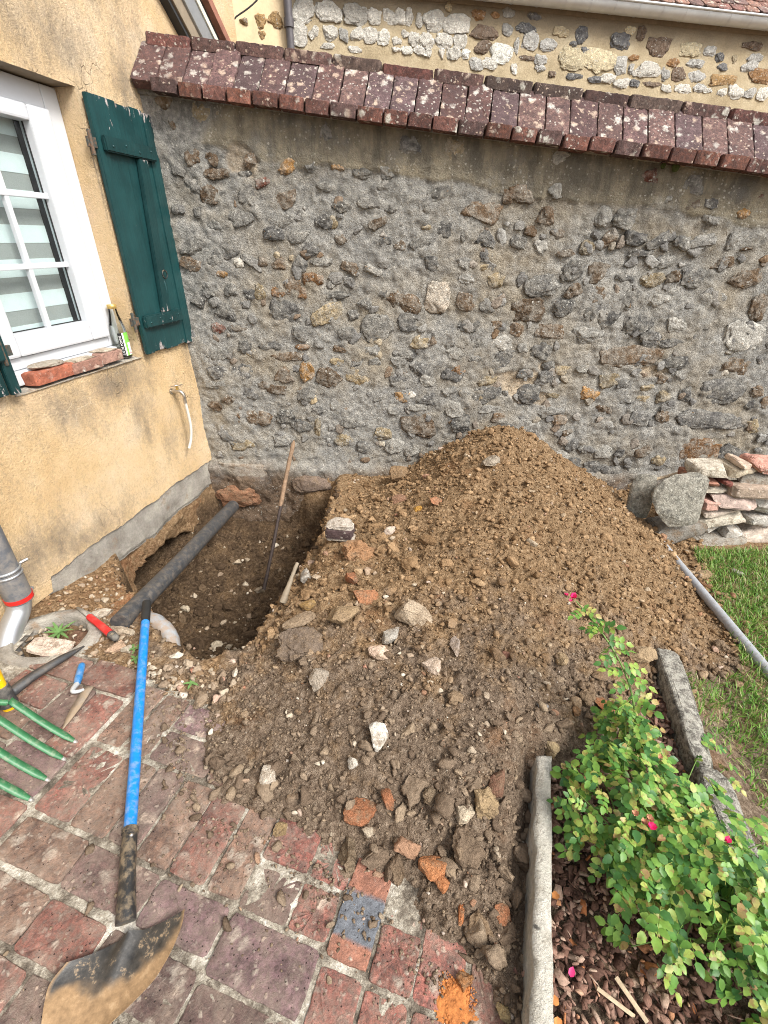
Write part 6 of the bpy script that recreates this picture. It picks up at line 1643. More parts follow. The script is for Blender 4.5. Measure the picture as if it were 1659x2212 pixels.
# orange clay patch and pale stone under the wall corner
slab_rock('clay_lump', MT['rubble'], tuple(SW(.22, .02, -.24)), (.46, .14, .20), -.1, 91, 'orange clay lump under the corner of the walls at the back of the pit', 'clay', color=(.30, .16, .095), rough=.35, box_=.8, sub=4)
slab_rock('footing_stone', MT['rubble'], tuple(SW(.28, .01, -.02)), (.46, .07, .15), -.07, 92, 'large pale footing stone at the base of the wall in the corner', 'stone', color=(.42, .375, .32), rough=.14, box_=.32, sub=4)
slab_rock('footing_stone', MT['rubble'], tuple(SW(.84, .05, -.10)), (.34, .10, .16), -.07, 93, 'dark brown footing stone behind the iron bar', 'stone', color=(.22, .165, .13), rough=.15, box_=.6, sub=4)

# ------------------------------------------------------------------ drain, weed, downpipe
th = np.linspace(0, 2 * math.pi, 64, endpoint=False)
C_ = np.array([-1.545, 1.625])
n1 = fbm(np.stack([np.cos(th) * 1.5, np.sin(th) * 1.5, th * 0], -1), 3, 151); n2 = fbm(np.stack([np.cos(th) * 1.5, np.sin(th) * 1.5, th * 0 + 5], -1), 3, 152)
rings = []
for rad, z, nn_ in ((.142, -.07, n1), (.142, .002, n1), (.150, .010, n1), (.186, .007, n2), (.196, -.02, n2)):
    rx = rad * (1 + .10 * nn_); 
    rings.append(np.stack([C_[0] + rx * 1.12 * np.cos(th), C_[1] + rx * .92 * np.sin(th), np.full(64, z) + .004 * n2], -1))
V = np.vstack(rings); n = 64
F = np.array([(i * n + j, i * n + (j + 1) % n, (i + 1) * n + (j + 1) % n, (i + 1) * n + j) for i in range(4) for j in range(n)])
dr = tag(ob('drain_collar', mesh_np('drain_collar', V, F[:, ::-1], MT['cement'])), 'round cement collar of the rainwater drain beside the house', 'drain')
slab_rock('cream_slab', MT['rubble'], (-1.495, 1.545, .02), (.18, .10, .03), -.15, 95, 'flat pinkish cream slab lying across the drain', 'stone', color=(.74, .62, .52), rough=.06, box_=.4, roll=.12)

def leaf_vf(L, W, fold=0.25, droop=0.15, n=6, tip=1.6):
    """one leaflet along +x from the origin, as a folded strip"""
    V, F = [], []
    for i in range(n + 1):
        t = i / n
        w = W / 2 * (math.sin(math.pi * min(1, t ** 0.8)) ** 0.75 * (1.0 + (0.10 if i % 2 else -0.08)) if 0 < t < 1 else 0.03)
        x, z = L * t, -droop * L * t * t
        V += [(x, -w, z + fold * w), (x, 0, z), (x, w, z + fold * w)]
    for i in range(n):
        a = i * 3
        F += [(a, a + 3, a + 4, a + 1), (a + 1, a + 4, a + 5, a + 2)]
    return np.array(V), np.array(F)
def rot_xyz(V, yaw, pitch):
    c, s = math.cos(pitch), math.sin(pitch)
    V = np.stack([V[:, 0] * c - V[:, 2] * s, V[:, 1], V[:, 0] * s + V[:, 2] * c], -1)
    return rotz(V, yaw)
weed = empty('weed', (-1.555, 1.685, -.05)); tag(weed, 'small green rosette weed growing in the drain', 'weed')
for i in range(11):
    V, F = leaf_vf(.075 + .02 * math.sin(i * 3), .014, .2, .3, 6)
    ob('leaf', mesh_np('leaf', rot_xyz(V, i * 2.4, .55 - .03 * i) + (-1.555, 1.685, -.03), F, MT['weed_leaf']), weed)
for i, (wx, wy) in enumerate(((-1.10, 1.50), (-1.13, 1.56), (-.80, 1.36))):
    w2 = empty('weed', (wx, wy, -.02)); tag(w2, ['tiny weed between the shovel handle and the pit', 'tiny weed under the shovel handle by the cream stone', 'tiny weed in the pale gravel in front of the pit'][i], 'weed')
    for j in range(5):
        V, F = leaf_vf(.035, .012, .2, .3, 5)
        ob('leaf', mesh_np('leaf', rot_xyz(V, j * 1.3 + i, .3) + (wx, wy, surface_z(wx, wy) + .006), F, MT['weed_leaf']), w2)

rwp = empty('downpipe', HW(1.80, .085, 0)); tag(rwp, 'grey rainwater downpipe with red tape band at the left edge', 'downpipe')
tube('upper_pipe', MT['iron_grey'], [HW(1.80, .085, 3.6), HW(1.80, .085, 1.5), HW(1.80, .085, .285)], .054, rwp, 28)
for z in (.296, .272):
    th = np.linspace(0, 2 * math.pi, 30)
    tube('ring', MT['zinc'], np.array([HW(1.80, .085, z) + .055 * (math.cos(a) * H_T + math.sin(a) * H_N) for a in th]), .007, rwp, 8, False)
tube('lower_pipe', MT['iron_grey'], [HW(1.80, .085, .285), HW(1.80, .085, .12)], .057, rwp, 28)
tube('red_band', MT['red_tape'], [HW(1.80, .085, .150), HW(1.80, .085, .128)], .0592, rwp, 28)
tube('clamp_bolt', MT['steel'], [HW(1.745, .11, .30), HW(1.715, .125, .305)], .009, rwp, 10)
E0 = HW(1.80, .085, .125)
tube('zinc_elbow', MT['zinc'], spline([E0, E0 + [-.008, -.03, -.055], E0 + [-.012, -.10, -.10], E0 + [-.008, -.16, -.15], E0 + [0, -.18, -.22]], 22), .050, rwp, 26)
hbox('pipe_bracket', MT['zinc'], 1.70, 1.735, .0, .06, .105, .117, rwp, 0.001)

# ------------------------------------------------------------------ tools
shv = empty('shovel', (-.75, .77, 0)); tag(shv, 'round shovel with blue handle and dirty black blade lying on the patio', 'shovel')
a_, b_ = np.array([-1.16, 1.793, .062]), np.array([-.773, .774, .045])
tube('handle', MT['blue_paint'], [a_ + (b_ - a_) * .13, a_ + (b_ - a_) * .55, b_], .0185, shv, 22)
tube('end_grip', MT['rubber'], [a_, a_ + (b_ - a_) * .132], .0198, shv, 22)
tube('socket', MT['black_steel'], spline([b_ + (a_ - b_) * .002, [-.762, .745, .043], [-.742, .690, .038], [-.722, .640, .032], [-.702, .588, .026], [-.690, .555, .018]], 26), np.r_[np.linspace(.0215, .0225, 16), np.linspace(.0228, .026, 10)], shv, 20, jitter=.001)
tube('ferrule_ring', MT['black_steel'], [[-.7725, .774, .0448], [-.768, .762, .0442]], .0235, shv, 20)
V = ICO[1][0] * .006 + (-.752, .748, .0635)
ob('rivet', mesh_np('rivet', V * 1, ICO[1][1], MT['steel']), shv)
LE = spline([(-.793, .470, .034), (-.812, .432, .032), (-.808, .402, .028), (-.799, .375, .024), (-.787, .345, .018), (-.768, .305, .012), (-.735, .268, .006)], 40)
RE = spline([(-.537, .577, .038), (-.533, .545, .036), (-.540, .500, .032), (-.553, .465, .027), (-.570, .436, .022), (-.610, .396, .015), (-.650, .360, .010), (-.695, .312, .008), (-.733, .267, .006)], 40)
cols = 29
lat = np.linspace(-1, 1, cols)
V, dirt = [], []
for i in range(40):
    t = i / 39
    for q in lat:
        w_ = (q + 1) / 2
        p = LE[i] * (1 - w_) + RE[i] * w_
        sag = (1 - q * q)
        z = p[2] - (0.022 * (1 - t) + 0.006) * sag + 0.022 * math.exp(-(q / .13) ** 2) * max(0, 1 - t * 2.2)
        # the back edge dips towards the socket
        b_shift = -0.012 * (1 - abs(q)) ** 2 * max(0, 1 - t * 4)
        V.append((p[0] + .38 * b_shift, p[1] - .92 * b_shift, max(z, .004)))
        dirt.append(t)
V = np.array(V); dirt = np.array(dirt)
dirt = smooth(0.26, 0.44, dirt + .22 * fbm(V * 22, 4, 161) + .08 * np.tile(np.abs(lat), 40) + .03 * np.tile(lat, 40))
edge_d = np.tile(np.abs(lat) > .93, 40) & (fbm(V * 30, 3, 162) > -.25)
dirt = np.maximum(dirt, edge_d * .9)
F1 = grid_faces(40, cols)
V2 = V - np.array([0, 0, .003])
rim_ = []
N_ = len(V)
bound = [j for j in range(cols)] + [i * cols + cols - 1 for i in range(1, 40)] + [39 * cols + j for j in range(cols - 2, -1, -1)] + [i * cols for i in range(38, 0, -1)]
rim_ = [(bound[i], bound[(i + 1) % len(bound)], bound[(i + 1) % len(bound)] + N_, bound[i] + N_) for i in range(len(bound))]
k = Mat('shovel_blade', 0.45, 0.5)
nn = k.noise(45, 5, 0.7)
bl = k.ramp(k.noise(30, 6, 0.75), [(0.35, (0.016, 0.016, 0.016)), (0.58, (0.05, 0.047, 0.043)), (0.66, (0.30, 0.22, 0.14))])
dc = k.ramp(nn, [(0.3, (0.17, 0.105, 0.052)), (0.55, (0.29, 0.185, 0.095)), (0.75, (0.42, 0.29, 0.165))])
df = k.attr('dirt')
MT['shovel_blade'] = k.out(color=k.mix(df, bl, dc), rough=k.math('ADD', k.math('MULTIPLY', df, .42), .42), normal=k.bump(nn, .5, .003))
me = mesh_np('blade', np.vstack([V, V2]), [F1, F1[:, ::-1] + N_, np.array(rim_)], MT['shovel_blade'])
me.attributes.new('dirt', 'FLOAT', 'POINT').data.foreach_set('value', np.r_[dirt, dirt].astype(np.float32))
bm = bmesh.new(); bm.from_mesh(me); bmesh.ops.recalc_face_normals(bm, faces=bm.faces); bm.to_mesh(me); bm.free()
mark_sharp(me, 60)
ob('blade', me, shv)

fork = empty('garden_fork', (-1.3, 1.0, 0)); tag(fork, 'green garden fork leaning on the house, four tines on the patio', 'garden fork')
tips = [(-1.118, 1.085), (-1.121, 1.018), (-1.133, .944), (-1.146, .878)]
def flat_bar(path, wid, thk, side):
    """tapered flat bar; wid/thk per point; side = direction of its width"""
    P = np.array(path); n = len(P); side = np.array(side, float); side /= np.linalg.norm(side)
    T = np.gradient(P, axis=0); T /= np.linalg.norm(T, axis=1)[:, None]
    V = []
    for i in range(n):
        up = np.cross(T[i], side); up /= np.linalg.norm(up)
        for a, b in ((-1, -1), (1, -1), (1, 1), (-1, 1)):
            V.append(P[i] + side * a * wid[i] / 2 + up * b * thk[i] / 2)
    F = [(i * 4 + j, i * 4 + (j + 1) % 4, i * 4 + 4 + (j + 1) % 4, i * 4 + 4 + j) for i in range(n - 1) for j in range(4)]
    F += [(3, 2, 1, 0), tuple((n - 1) * 4 + q for q in range(4))]
    return np.array(V), np.array(F)
bases = []
for i, (tx, ty) in enumerate(tips):
    tip = np.array([tx, ty, .006]); base = np.array([tx - .2, ty + .035, .195])
    bases.append(base)
    mid = tip * .5 + base * .5 + np.array([-.005, .0, -.006])
    path = spline([tip, tip * .8 + base * .2 + np.array([-.003, 0, -.003]), mid, base], 20)
    wid = np.r_[.003, np.linspace(.011, .024, 6), np.full(13, .024)]; thk = np.r_[.002, np.linspace(.003, .0045, 6), np.full(13, .0045)]
    V, F = flat_bar(path, wid, thk, (0.03, 1, .02))
    t_ = ob('tine', mesh_np('tine', V, F, MT['green_paint'], smooth=False), fork)
    V, F = flat_bar(path[:3] + np.array([0, 0, .0004]), wid[:3] * 1.06, thk[:3] * 1.15, (0.03, 1, .02))
    ob('worn_tip', mesh_np('worn_tip', V, F, MT['worn_steel'], smooth=False), t_)
cb = spline([bases[0] + [-.0, -.01, 0], bases[0] + [-.03, -.03, .022], bases[1] + [-.045, -.02, .04], bases[2] + [-.045, .02, .04], bases[3] + [-.03, .03, .022], bases[3] + [0, .01, 0]], 24)
tube('crossbar', MT['green_paint'], cb, .0105, fork, 12)
cbm = (bases[1] + bases[2]) / 2 + np.array([-.045, 0, .042])
tube('shaft_socket', MT['green_paint'], [cbm, cbm + np.array([-.10, .015, .10])], .017, fork, 14)
tube('shaft', MT['pale_wood'], [cbm + np.array([-.10, .015, .10]), cbm + np.array([-.33, .05, .62])], .017, fork, 14)

pick = empty('pickaxe', (-1.47, 1.25, 0)); tag(pick, 'pickaxe with yellow handle standing on its dark curved head', 'pickaxe')
hb, ht = np.array([-1.468, 1.236, .004]), np.array([-1.425, 1.262, .95])
ax = (ht - hb) / np.linalg.norm(ht - hb)
tube('handle', MT['yellow_plastic'], [hb + ax * .105, hb + ax * .5, ht], .0205, pick, 22)
tube('handle_end', MT['yellow_plastic'], [hb, hb + ax * .03], .024, pick, 20)
tube('head_eye', MT['dark_plastic'], spline([hb + ax * .028, hb + ax * .05, hb + ax * .09, hb + ax * .125], 10), np.linspace(.033, .026, 10), pick, 22)
arm = spline([(-1.455, 1.262, .066), (-1.43, 1.33, .064), (-1.395, 1.43, .045), (-1.352, 1.556, .012)], 26)
V, F = flat_bar(arm, np.r_[np.linspace(.036, .028, 20), np.linspace(.026, .006, 6)], np.r_[np.linspace(.026, .018, 20), np.linspace(.016, .004, 6)], (.93, -.36, 0))
pa = ob('pick_point', mesh_np('pick_point', V, F, MT['pick_steel'], smooth=False), pick)
arm2 = spline([(-1.48, 1.21, .066), (-1.51, 1.12, .058), (-1.55, 1.0, .020)], 16)
V, F = flat_bar(arm2, np.linspace(.034, .06, 16), np.linspace(.024, .005, 16), (.93, -.36, 0))
ob('adze_blade', mesh_np('adze_blade', V, F, MT['pick_steel'], smooth=False), pick)
# sticker with bars on the handle
lab_c = hb + ax * .19
def cyl_patch(name, mat, c, ax, rad, a0, a1, h0, h1, parent, n=8):
    e1 = np.cross(ax, [0, 0, 1.0]); e1 = e1 / np.linalg.norm(e1) if np.linalg.norm(e1) > 1e-4 else np.array([1.0, 0, 0])
    e2 = np.cross(ax, e1)
    # angle 0 faces the camera side (-y)
    base = math.atan2(np.dot(np.array([.75, -.66, 0]), e2), np.dot(np.array([.75, -.66, 0]), e1))
    V = []
    for i in range(n + 1):
        a = base + a0 + (a1 - a0) * i / n
        d = math.cos(a) * e1 + math.sin(a) * e2
        V += [c + d * rad + ax * h0, c + d * rad + ax * h1]
    F = [(2 * i, 2 * i + 2, 2 * i + 3, 2 * i + 1) for i in range(n)]
    return ob(name, mesh_np(name, np.array(V), np.array(F), mat), parent)
st_ = cyl_patch('sticker', MT['paper_white'], lab_c, ax, .0209, -.75, .35, -.030, .022, pick)
for i in range(9):
    cyl_patch('barcode_bar', MT['label_black'], lab_c, ax, .0212, -.62 + .09 * i, -.62 + .09 * i + (.03 if i % 3 else .055), -.004, .018, st_, 2)

rt_ = empty('red_handled_tool', (-1.32, 1.66, 0)); tag(rt_, 'hand tool with red plastic grip and dark end lying by the drain', 'hand tool')
q0, q1 = np.array([-1.425, 1.735, .030]), np.array([-1.258, 1.617, .026])
tube('grip', MT['red_plastic'], spline([q0, q0 * .8 + q1 * .2, q0 * .5 + q1 * .5 + [0, 0, .004], q1], 18), np.r_[.006, .013, np.linspace(.016, .0165, 8), np.linspace(.016, .018, 8)], rt_, 16)
tube('end_cap', MT['dark_plastic'], spline([q1, q1 * 1.2 - q0 * .2, q1 * 1.26 - q0 * .26], 6), np.array([.0185, .0188, .018, .016, .012, .006]), rt_, 16)
tube('cap_ring', MT['steel'], [q1 * 1.12 - q0 * .12 + np.array([0, -.004, .0165]), q1 * 1.12 - q0 * .12 + np.array([0, -.004, .0195])], .007, rt_, 12)
V, F = flat_bar([q0 + [.01, -.006, -.004], q0 + [-.06, .05, -.012], q0 + [-.11, .085, -.02]], [.014, .018, .010], [.003, .003, .002], (.55, .8, 0))
ob('blade', mesh_np('blade', V, F, MT['worn_steel'], smooth=False), rt_)

tw = empty('pointing_trowel', (-1.25, 1.3, 0)); tag(tw, 'blue handled pointing trowel with long dirty narrow blade lying on the bricks', 'trowel')
t0, t1 = np.array([-1.290, 1.437, .028]), np.array([-1.252, 1.330, .030])
tube('grip', MT['blue_plastic'], spline([t0, t0 * .7 + t1 * .3, t0 * .3 + t1 * .7, t1], 14), np.r_[.009, np.linspace(.0135, .0145, 8), np.linspace(.0145, .012, 5)], tw, 16)
tube('tang', MT['zinc_pale'], spline([t1, [-1.249, 1.305, .036], [-1.242, 1.287, .038], [-1.225, 1.292, .032], [-1.215, 1.308, .024]], 14), np.linspace(.011, .006, 14), tw, 10)
V, F = flat_bar(spline([(-1.202, 1.325, .022), (-1.200, 1.25, .021), (-1.199, 1.18, .020), (-1.198, 1.132, .018)], 14), np.r_[np.linspace(.040, .034, 7), np.linspace(.030, .005, 7)], np.full(14, .004), (1, .02, 0))
ob('blade', mesh_np('blade', V, F, MT['trowel_steel'], smooth=False), tw)

# ------------------------------------------------------------------ tap with hose
tap = empty('tap', HW(.303, .0, .70)); tag(tap, 'small brass garden tap with clear hose on the ochre wall', 'tap')
tube('wall_flange', MT['tap_metal'], [HW(.303, .010, .706), HW(.303, .022, .706)], .019, tap, 16)
tube('body', MT['tap_metal'], spline([HW(.303, .02, .706), HW(.297, .055, .708), HW(.292, .085, .70), HW(.290, .098, .675), HW(.290, .098, .655)], 18), np.r_[np.linspace(.012, .013, 9), np.linspace(.013, .010, 9)], tap, 14)
tube('bonnet', MT['brass'], [HW(.295, .062, .712), HW(.295, .062, .742)], .0095, tap, 12)
V, F = flat_bar([HW(.325, .040, .744), HW(.295, .062, .746), HW(.262, .085, .744)], [.014, .014, .014], [.004, .005, .004], H_T + H_N)
ob('lever', mesh_np('lever', V, F, MT['tap_metal'], smooth=False), tap)
tube('hose_nut', MT['tap_metal'], [HW(.290, .098, .655), HW(.290, .098, .625)], .0125, tap, 8)
tube('hose', MT['clear_hose'], spline([HW(.290, .098, .635), HW(.284, .098, .55), HW(.280, .094, .45), HW(.292, .082, .36), HW(.318, .070, .30)], 26), .0095, tap, 14)

# ------------------------------------------------------------------ things on the window sill
def HM(s, o, z, a=0.0):
    ex = math.cos(a) * H_T + math.sin(a) * H_N; ey = np.cross(UPV, ex)
    return frame_matrix(HW(s, o, z), ex, ey, UPV)
o = put_block('brick', .26, .105, .058, 9001, MT['stack_brick'], HM(1.14, -.030, 1.048, .04), None, (.36, .12, .07), chip=.006); tag(o, 'red brick on the window sill next to the left shutter', 'brick')
slab_rock('flat_stone', MT['rubble'], tuple(HW(1.135, -.035, 1.061)), (.09, .19, .026), HA * -1 + .0, 9011, 'flat grey stone resting on the red brick on the sill', 'stone', color=(.46, .41, .34), rough=.1, box_=.6)
o = put_block('brick', .215, .115, .052, 9002, MT['stack_brick'], HM(.93, -.032, 1.042, -.02), None, (.30, .16, .12), chip=.006); tag(o, 'dull pinkish brick in the middle of the window sill', 'brick')
o = put_block('brick', .17, .115, .055, 9003, MT['stack_brick'], HM(.735, -.040, 1.050, .03), None, (.34, .20, .155), chip=.006); tag(o, 'pale brick on the sill beside the glass bottle', 'brick')
slab_rock('mortar_lump', MT['rubble'], tuple(HW(.93, -.034, 1.0475)), (.10, .19, .012), HA * -1, 9012, 'thin pale mortar crust on the pinkish sill brick', 'mortar', color=(.56, .49, .39), rough=.1, box_=.4)
slab_rock('mortar_lump', MT['rubble'], tuple(HW(.735, -.042, 1.0555)), (.10, .15, .012), HA * -1, 9013, 'thin pale mortar crust on the brick beside the bottle', 'mortar', color=(.58, .50, .40), rough=.1, box_=.4)
bt = empty('glass_bottle', HW(.575, -.045, .985)); tag(bt, 'empty clear glass juice bottle with gold lid on the window sill', 'bottle')
bc = HW(.575, -.045, .985)
lathe('glass_body', MT['bottle_glass'], [(.001, .003), (.040, .0), (.0445, .006), (.045, .02), (.045, .145), (.043, .165), (.034, .205), (.0245, .245), (.0225, .262), (.0225, .280), (.0235, .284)], bc, bt, 32)
lathe('lid', MT['gold_lid'], [(.0235, .272), (.0255, .274), (.0255, .290), (.0235, .294), (.001, .295)], bc, bt, 28)
def around(c, rad, a0, a1, z0, z1, name, mat, parent, n=10):
    V = []
    for i in range(n + 1):
        a = a0 + (a1 - a0) * i / n
        V += [c + np.array([rad * math.cos(a), rad * math.sin(a), z0]), c + np.array([rad * math.cos(a), rad * math.sin(a), z1])]
    return ob(name, mesh_np(name, np.array(V), np.array([(2 * i, 2 * i + 2, 2 * i + 3, 2 * i + 1) for i in range(n)]), mat), parent)
af = math.atan2(-.92, .40) + .25       # side of the bottle turned to the camera
lb = around(bc, .0453, af + .12, af + 1.35, .014, .142, 'label', MT['label_green'], bt)
around(bc, .0456, af - .38, af + .13, .014, .142, 'black_panel', MT['label_black'], lb)
around(bc, .0456, af + .13, af + .32, .014, .142, 'white_panel', MT['paper_white'], lb, 4)
around(bc, .0456, af + .62, af + 1.30, .016, .085, 'white_panel', MT['paper_white'], lb)
around(bc, .0459, af + .75, af + 1.0, .022, .032, 'red_mark', MT['label_red'], lb, 4)
cu = bpy.data.curves.new('lettering', 'FONT'); cu.body = 'JUS DE POMME'; cu.size = .0165; cu.align_x = 'LEFT'; cu.align_y = 'CENTER'; cu.extrude = .0001
tmp = bpy.data.objects.new('lettering_curve', cu); COL.objects.link(tmp)
dgx = bpy.context.evaluated_depsgraph_get()
me = bpy.data.meshes.new_from_object(tmp.evaluated_get(dgx))
bpy.data.objects.remove(tmp)
co = np.empty(len(me.vertices) * 3, np.float32); me.vertices.foreach_get('co', co); co = co.reshape(-1, 3)
aa = af - .125 - co[:, 1] / .0456       # the words run up the bottle
rad = .0458 + co[:, 2]
W_ = bc + np.stack([rad * np.cos(aa), rad * np.sin(aa), .018 + co[:, 0]], -1)
me.vertices.foreach_set('co', W_.astype(np.float32).ravel()); me.update()
me.materials.clear(); me.materials.append(MT['paper_white'])
ob('lettering', me, lb)

# ------------------------------------------------------------------ flower bed: bark, rose
rb = np.random.default_rng(71)
bed_y = np.linspace(-0.1, 1.42, 30)
V = []
for y in bed_y: V += [(slab_x(y) + .018, y, -.048), (edging_x(y) - .03, y, -.048)]
bed = tag(ob('flower_bed', mesh_np('flower_bed', np.array(V), np.array([(2 * i, 2 * i + 1, 2 * i + 3, 2 * i + 2) for i in range(29)]), MT['soil'])), 'flower bed between the thin slab and the lichened edging', 'flower bed', kind='structure')
def chips(n, lo, hi, seed, zmax):
    r = np.random.default_rng(seed)
    y = r.uniform(-0.05, 1.38, n); f_ = r.random(n)
    x = slab_x(y) + .03 + f_ * (edging_x(y) - .06 - slab_x(y) - .03)
    out = []
    for i in range(n):
        L = lo + (hi - lo) * r.random() ** 2; Wd = L * r.uniform(.3, .75); T_ = r.uniform(.0015, .005)
        if r.random() < .08: L, Wd, T_ = L * 1.6, Wd * .25, T_ * .8
        q = np.array([(-1, -1), (-.2, -1.1), (.9, -.8), (1.1, .1), (.7, .9), (-.3, 1.05), (-1.05, .6)]) * (1 + .22 * r.normal(size=(7, 2)))
        top = np.c_[q[:, 0] * L / 2, q[:, 1] * Wd / 2, np.full(7, T_ / 2)]
        top[:, 2] += .12 * L * (q[:, 0] ** 2) * r.uniform(-.3, .3)
        bot = top - [0, 0, T_]
        V = np.vstack([top, bot])
        tx, ty = r.normal(0, .35), r.normal(0, .35)
        V[:, 2] += V[:, 0] * tx + V[:, 1] * ty
        V = rotz(V, r.uniform(0, 6.28)) + (x[i], y[i], -.040 + zmax * r.random())
        out.append(V)
    T3 = [(0, j, j + 1) for j in range(1, 6)]
    S3 = []
    for j in range(7):
        k_ = (j + 1) % 7
        S3 += [(j, 7 + j, 7 + k_), (j, 7 + k_, k_)]
    F = np.array(T3 + S3)
    Fa = (F[None] + (np.arange(n) * 14)[:, None, None]).reshape(-1, 3)
    return np.vstack(out), Fa, x, y, out
V, F, *_ = chips(5200, .009, .036, 5, .022)
tag(ob('bark_mulch', mesh_np('bark_mulch', V, F, MT['bark'], smooth=False)), 'reddish brown bark chip mulch covering the flower bed', 'bark mulch', kind='stuff')
def stick_on_bed(p, q, r_, lab):
    tag(tube('wood_splinter', MT['pale_wood'], [p, q], r_, sides=5, flat=.4), lab, 'splinter')
stick_on_bed((.585, .455, -.012), (.625, .375, -.010), .006, 'long pale wood splinter on the bark at the bottom')
stick_on_bed((.53, .435, -.012), (.60, .385, -.012), .005, 'brownish wood splinter crossing the bark beside the pale one')

rose = empty('rose_bush', (.80, .66, -.03)); tag(rose, 'leafy green ground cover rose bush with pink flowers in the flower bed', 'rose bush')
def compound(seed, n_pairs, L, W):
    r = np.random.default_rng(seed)
    parts = []
    step = L * 0.62
    ln = step * n_pairs + .012
    for i in range(n_pairs):
        for sgn in (-1, 1):
            V, F = leaf_vf(L * r.uniform(.85, 1.1), W * r.uniform(.85, 1.1), r.uniform(.05, .35), r.uniform(.05, .3), 6)
            V = rot_xyz(V, sgn * r.uniform(.95, 1.3), r.uniform(-.25, .25)) + (.010 + step * i, 0, -.10 * ln * ((i + .5) / n_pairs) ** 2)
            parts.append((V, F))
    V, F = leaf_vf(L * 1.12, W * 1.05, .2, .2, 6)
    parts.append((rot_xyz(V, r.normal() * .15, -.15) + (ln - .012 + .010, 0, -.10 * ln), F))
    V, F = merge_vf(parts)
    rach = np.array([(0, 0, 0), (ln, 0, -.10 * ln)])
    tv, tf = tube_vf(rach, .0007, 4, False)
    return np.vstack([V, tv]), np.vstack([F, tf[0] + len(V)])
LEAF = [mesh_np('leaf', *compound(500 + i, [3, 3, 2, 3, 3, 2][i], [.023, .021, .027, .020, .022, .025][i], [.0165, .015, .020, .0145, .016, .0185][i]), MT['rose_leaf']) for i in range(6)]
SMALL = [mesh_np('leaf', *compound(520 + i, 3, .024, .016), MT['rose_leaf']) for i in range(3)]
rl = np.random.default_rng(81)
nleaf = 0
def add_leaf(p, out, tilt, me):
    global nleaf
    ex = np.array(out, float); ex /= np.linalg.norm(ex)
    up = np.array([0, -.15, 1.0]) + .35 * rl.normal(size=3)
    ez = up - ex * np.dot(up, ex); ez /= np.linalg.norm(ez)
    ey = np.cross(ez, ex)
    o = ob('leaf', me, rose)
    sc = rl.uniform(.65, 1.35)
    o.matrix_basis = frame_matrix(p, ex * sc, ey * sc, ez * sc)
    nleaf += 1
base = np.array([.80, .66, -.04])
lobes = [((.735, .76, .11), (.19, .20, .19), 92), ((.81, .59, .12), (.20, .18, .19), 90), ((.97, .42, .09), (.15, .17, .14), 44), ((.96, .66, .09), (.12, .22, .14), 24), ((.81, .99, .13), (.08, .11, .13), 14), ((.66, .49, .02), (.05, .06, .05), 5), ((1.13, .99, .02), (.06, .07, .08), 7)]
canes = []
for c_, r_, n_ in lobes:
    for i in range(n_):
        while True:
            d = rl.normal(size=3); d /= np.linalg.norm(d)
            if d[2] > -.15: break
        rad = rl.uniform(.55, 1.0) ** .6
        p = np.array(c_) + d * np.array(r_) * rad
        if p[0] < slab_x(p[1]) + .05 and p[2] < .2: p[0] = slab_x(p[1]) + .05 + .03 * rl.random()
        out = np.array([d[0], d[1], .15 * d[2] - .15 + .15 * rl.normal()]) + .45 * rl.normal(size=3) * [1, 1, .3]
        add_leaf(p, out, 0, LEAF[rl.integers(6)])
        if i % 5 == 0: canes.append(p - np.array([0, 0, .01]))
# leaves deeper in the bush, past what can be told apart
parts = []
LV = [compound(540 + i, [3, 2, 3][i], .023, .0165) for i in range(3)]
for i in range(300):
    c_, r_, _n = lobes[[0, 1, 0, 1, 2, 3, 4][rl.integers(7)]]
    d = rl.normal(size=3); d /= np.linalg.norm(d); d[2] = abs(d[2])
    p = np.array(c_) + d * np.array(r_) * rl.uniform(.4, .98)
    if p[0] < slab_x(p[1]) + .06: continue
    ex = np.array([d[0], d[1], -.2]) + .5 * rl.normal(size=3) * [1, 1, .3]; ex /= np.linalg.norm(ex)
    up = np.array([0, -.15, 1.0]) + .35 * rl.normal(size=3); ez = up - ex * np.dot(up, ex); ez /= np.linalg.norm(ez)
    Vl, Fl = LV[i % 3]
    parts.append((Vl @ np.stack([ex, np.cross(ez, ex), ez]) * rl.uniform(.85, 1.2) + p, Fl))
V, F = merge_vf(parts)
tag(ob('inner_foliage', mesh_np('inner_foliage', V, F, MT['rose_leaf']), rose), kind='stuff')
for p in canes:
    b = base + np.array([.10 * rl.normal() * .6, .10 * rl.normal() * .6, 0])
    m_ = (b + p) / 2 + np.array([0, 0, .05])
    tube('stem', MT['stem_green'], spline([b, m_, p], 8), np.linspace(.0035, .0015, 8), rose, 5, False)
CANE = spline([(.80, .80, -.02), (.835, .93, .12), (.832, 1.007, .20), (.818, 1.034, .28), (.795, 1.085, .36), (.747, 1.136, .44), (.695, 1.195, .5), (.650, 1.245, .54)], 40)
tube('long_cane', MT['stem_green'], CANE, np.linspace(.0048, .002, 40), rose, 8, False)
for i in range(24):
    t = .22 + .74 * i / 23
    p = CANE[int(t * 39)]
    s_ = 1 if i % 2 else -1
    add_leaf(p, (s_ * .8 + .2 * rl.normal(), -.25 + .3 * rl.normal(), -.05 + .2 * rl.normal()), 0, SMALL[i % 3] if t > .45 else LEAF[3])
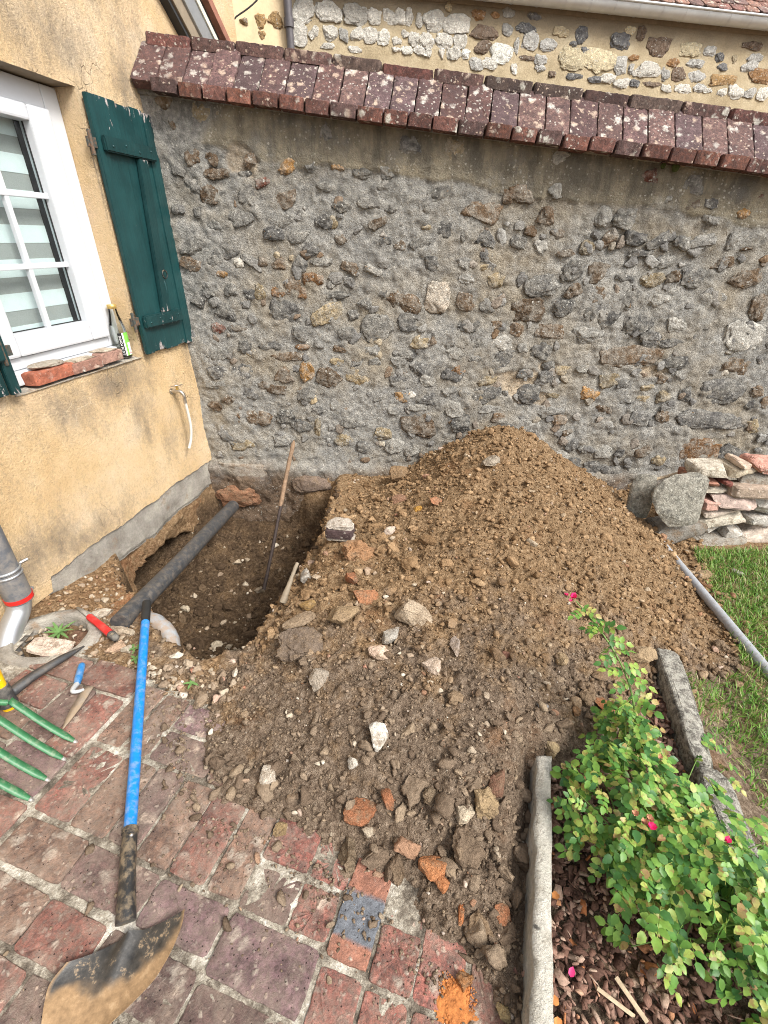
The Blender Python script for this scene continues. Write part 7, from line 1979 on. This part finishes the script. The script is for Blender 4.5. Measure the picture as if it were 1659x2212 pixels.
def flower(c, s, n, seed, name='flower', lab=None, mat='petal', cup=.6):
    r = np.random.default_rng(seed)
    parts = []
    for i in range(n):
        V, F = leaf_vf(s * r.uniform(.8, 1.1), s * .9, -.3, -.35, 5)
        parts.append((rot_xyz(V, i * 2.4, cup * r.uniform(.4, 1.4)) + np.array(c), F))
    V, F = merge_vf(parts)
    o = ob(name, mesh_np(name, V, F, MT[mat]), rose)
    if lab: o['label'] = lab
    return o
flower((.640, 1.250, .552), .017, 9, 1, lab='pink rose flower at the tip of the long cane')
flower((.622, 1.262, .552), .009, 5, 2, 'bud'); flower((.628, 1.236, .548), .008, 5, 3, 'bud')
def at_(px, py, z):      # bed position below a picture direction is fixed here as plain coordinates
    return (px, py, z)
for i, (p, s, n, m_) in enumerate([((.665, .635, .335), .015, 6, 'petal'), ((.655, .645, .33), .012, 7, 'dry_petal'), ((.668, .652, .335), .013, 8, 'dry_petal'), ((.640, .668, .33), .012, 6, 'dry_petal'), ((.83, .60, .34), .012, 5, 'petal'), ((.935, .535, .29), .022, 10, 'petal'), ((.78, .82, .33), .010, 5, 'dry_petal')]):
    if m_ not in MT: simple('dry_petal', (.45, .22, .13), .8, var=.4, scale=120)
    flower(p, s, n, 20 + i, 'flower' if m_ == 'petal' else 'faded_flower', None, m_)
for i, (px_, py_, lb) in enumerate([(.47, .455, 'pink petal on the bark near the slab'), (.83, .335, 'pink petal on the bark at the bottom right'), (.70, .30, 'pink petal on the bark at the bottom edge')]):
    V, F = leaf_vf(.022, .016, .4, -.3, 5)
    tag(ob('fallen_petal', mesh_np('fallen_petal', rotz(V, i * 1.3 + 1) + (px_, py_, -.012), F, MT['petal'])), lb, 'petal')
for i, (px_, py_, lb) in enumerate([(.475, .62, 'orange dry leaf on the bark along the slab'), (.425, .405, 'orange dry leaf beside the slab near the bottom'), (.415, .385, 'second orange dry leaf beside the slab near the bottom')]):
    V, F = leaf_vf(.028, .020, .5, .2, 5)
    tag(ob('dry_leaf', mesh_np('dry_leaf', rotz(V, i * 2 + .5) + (px_, py_, -.010), F, simple('dry_leaf_orange', (.50, .20, .06), .8, var=.3, scale=80) if i == 0 else MT['dry_leaf_orange'])), lb, 'dry leaf')
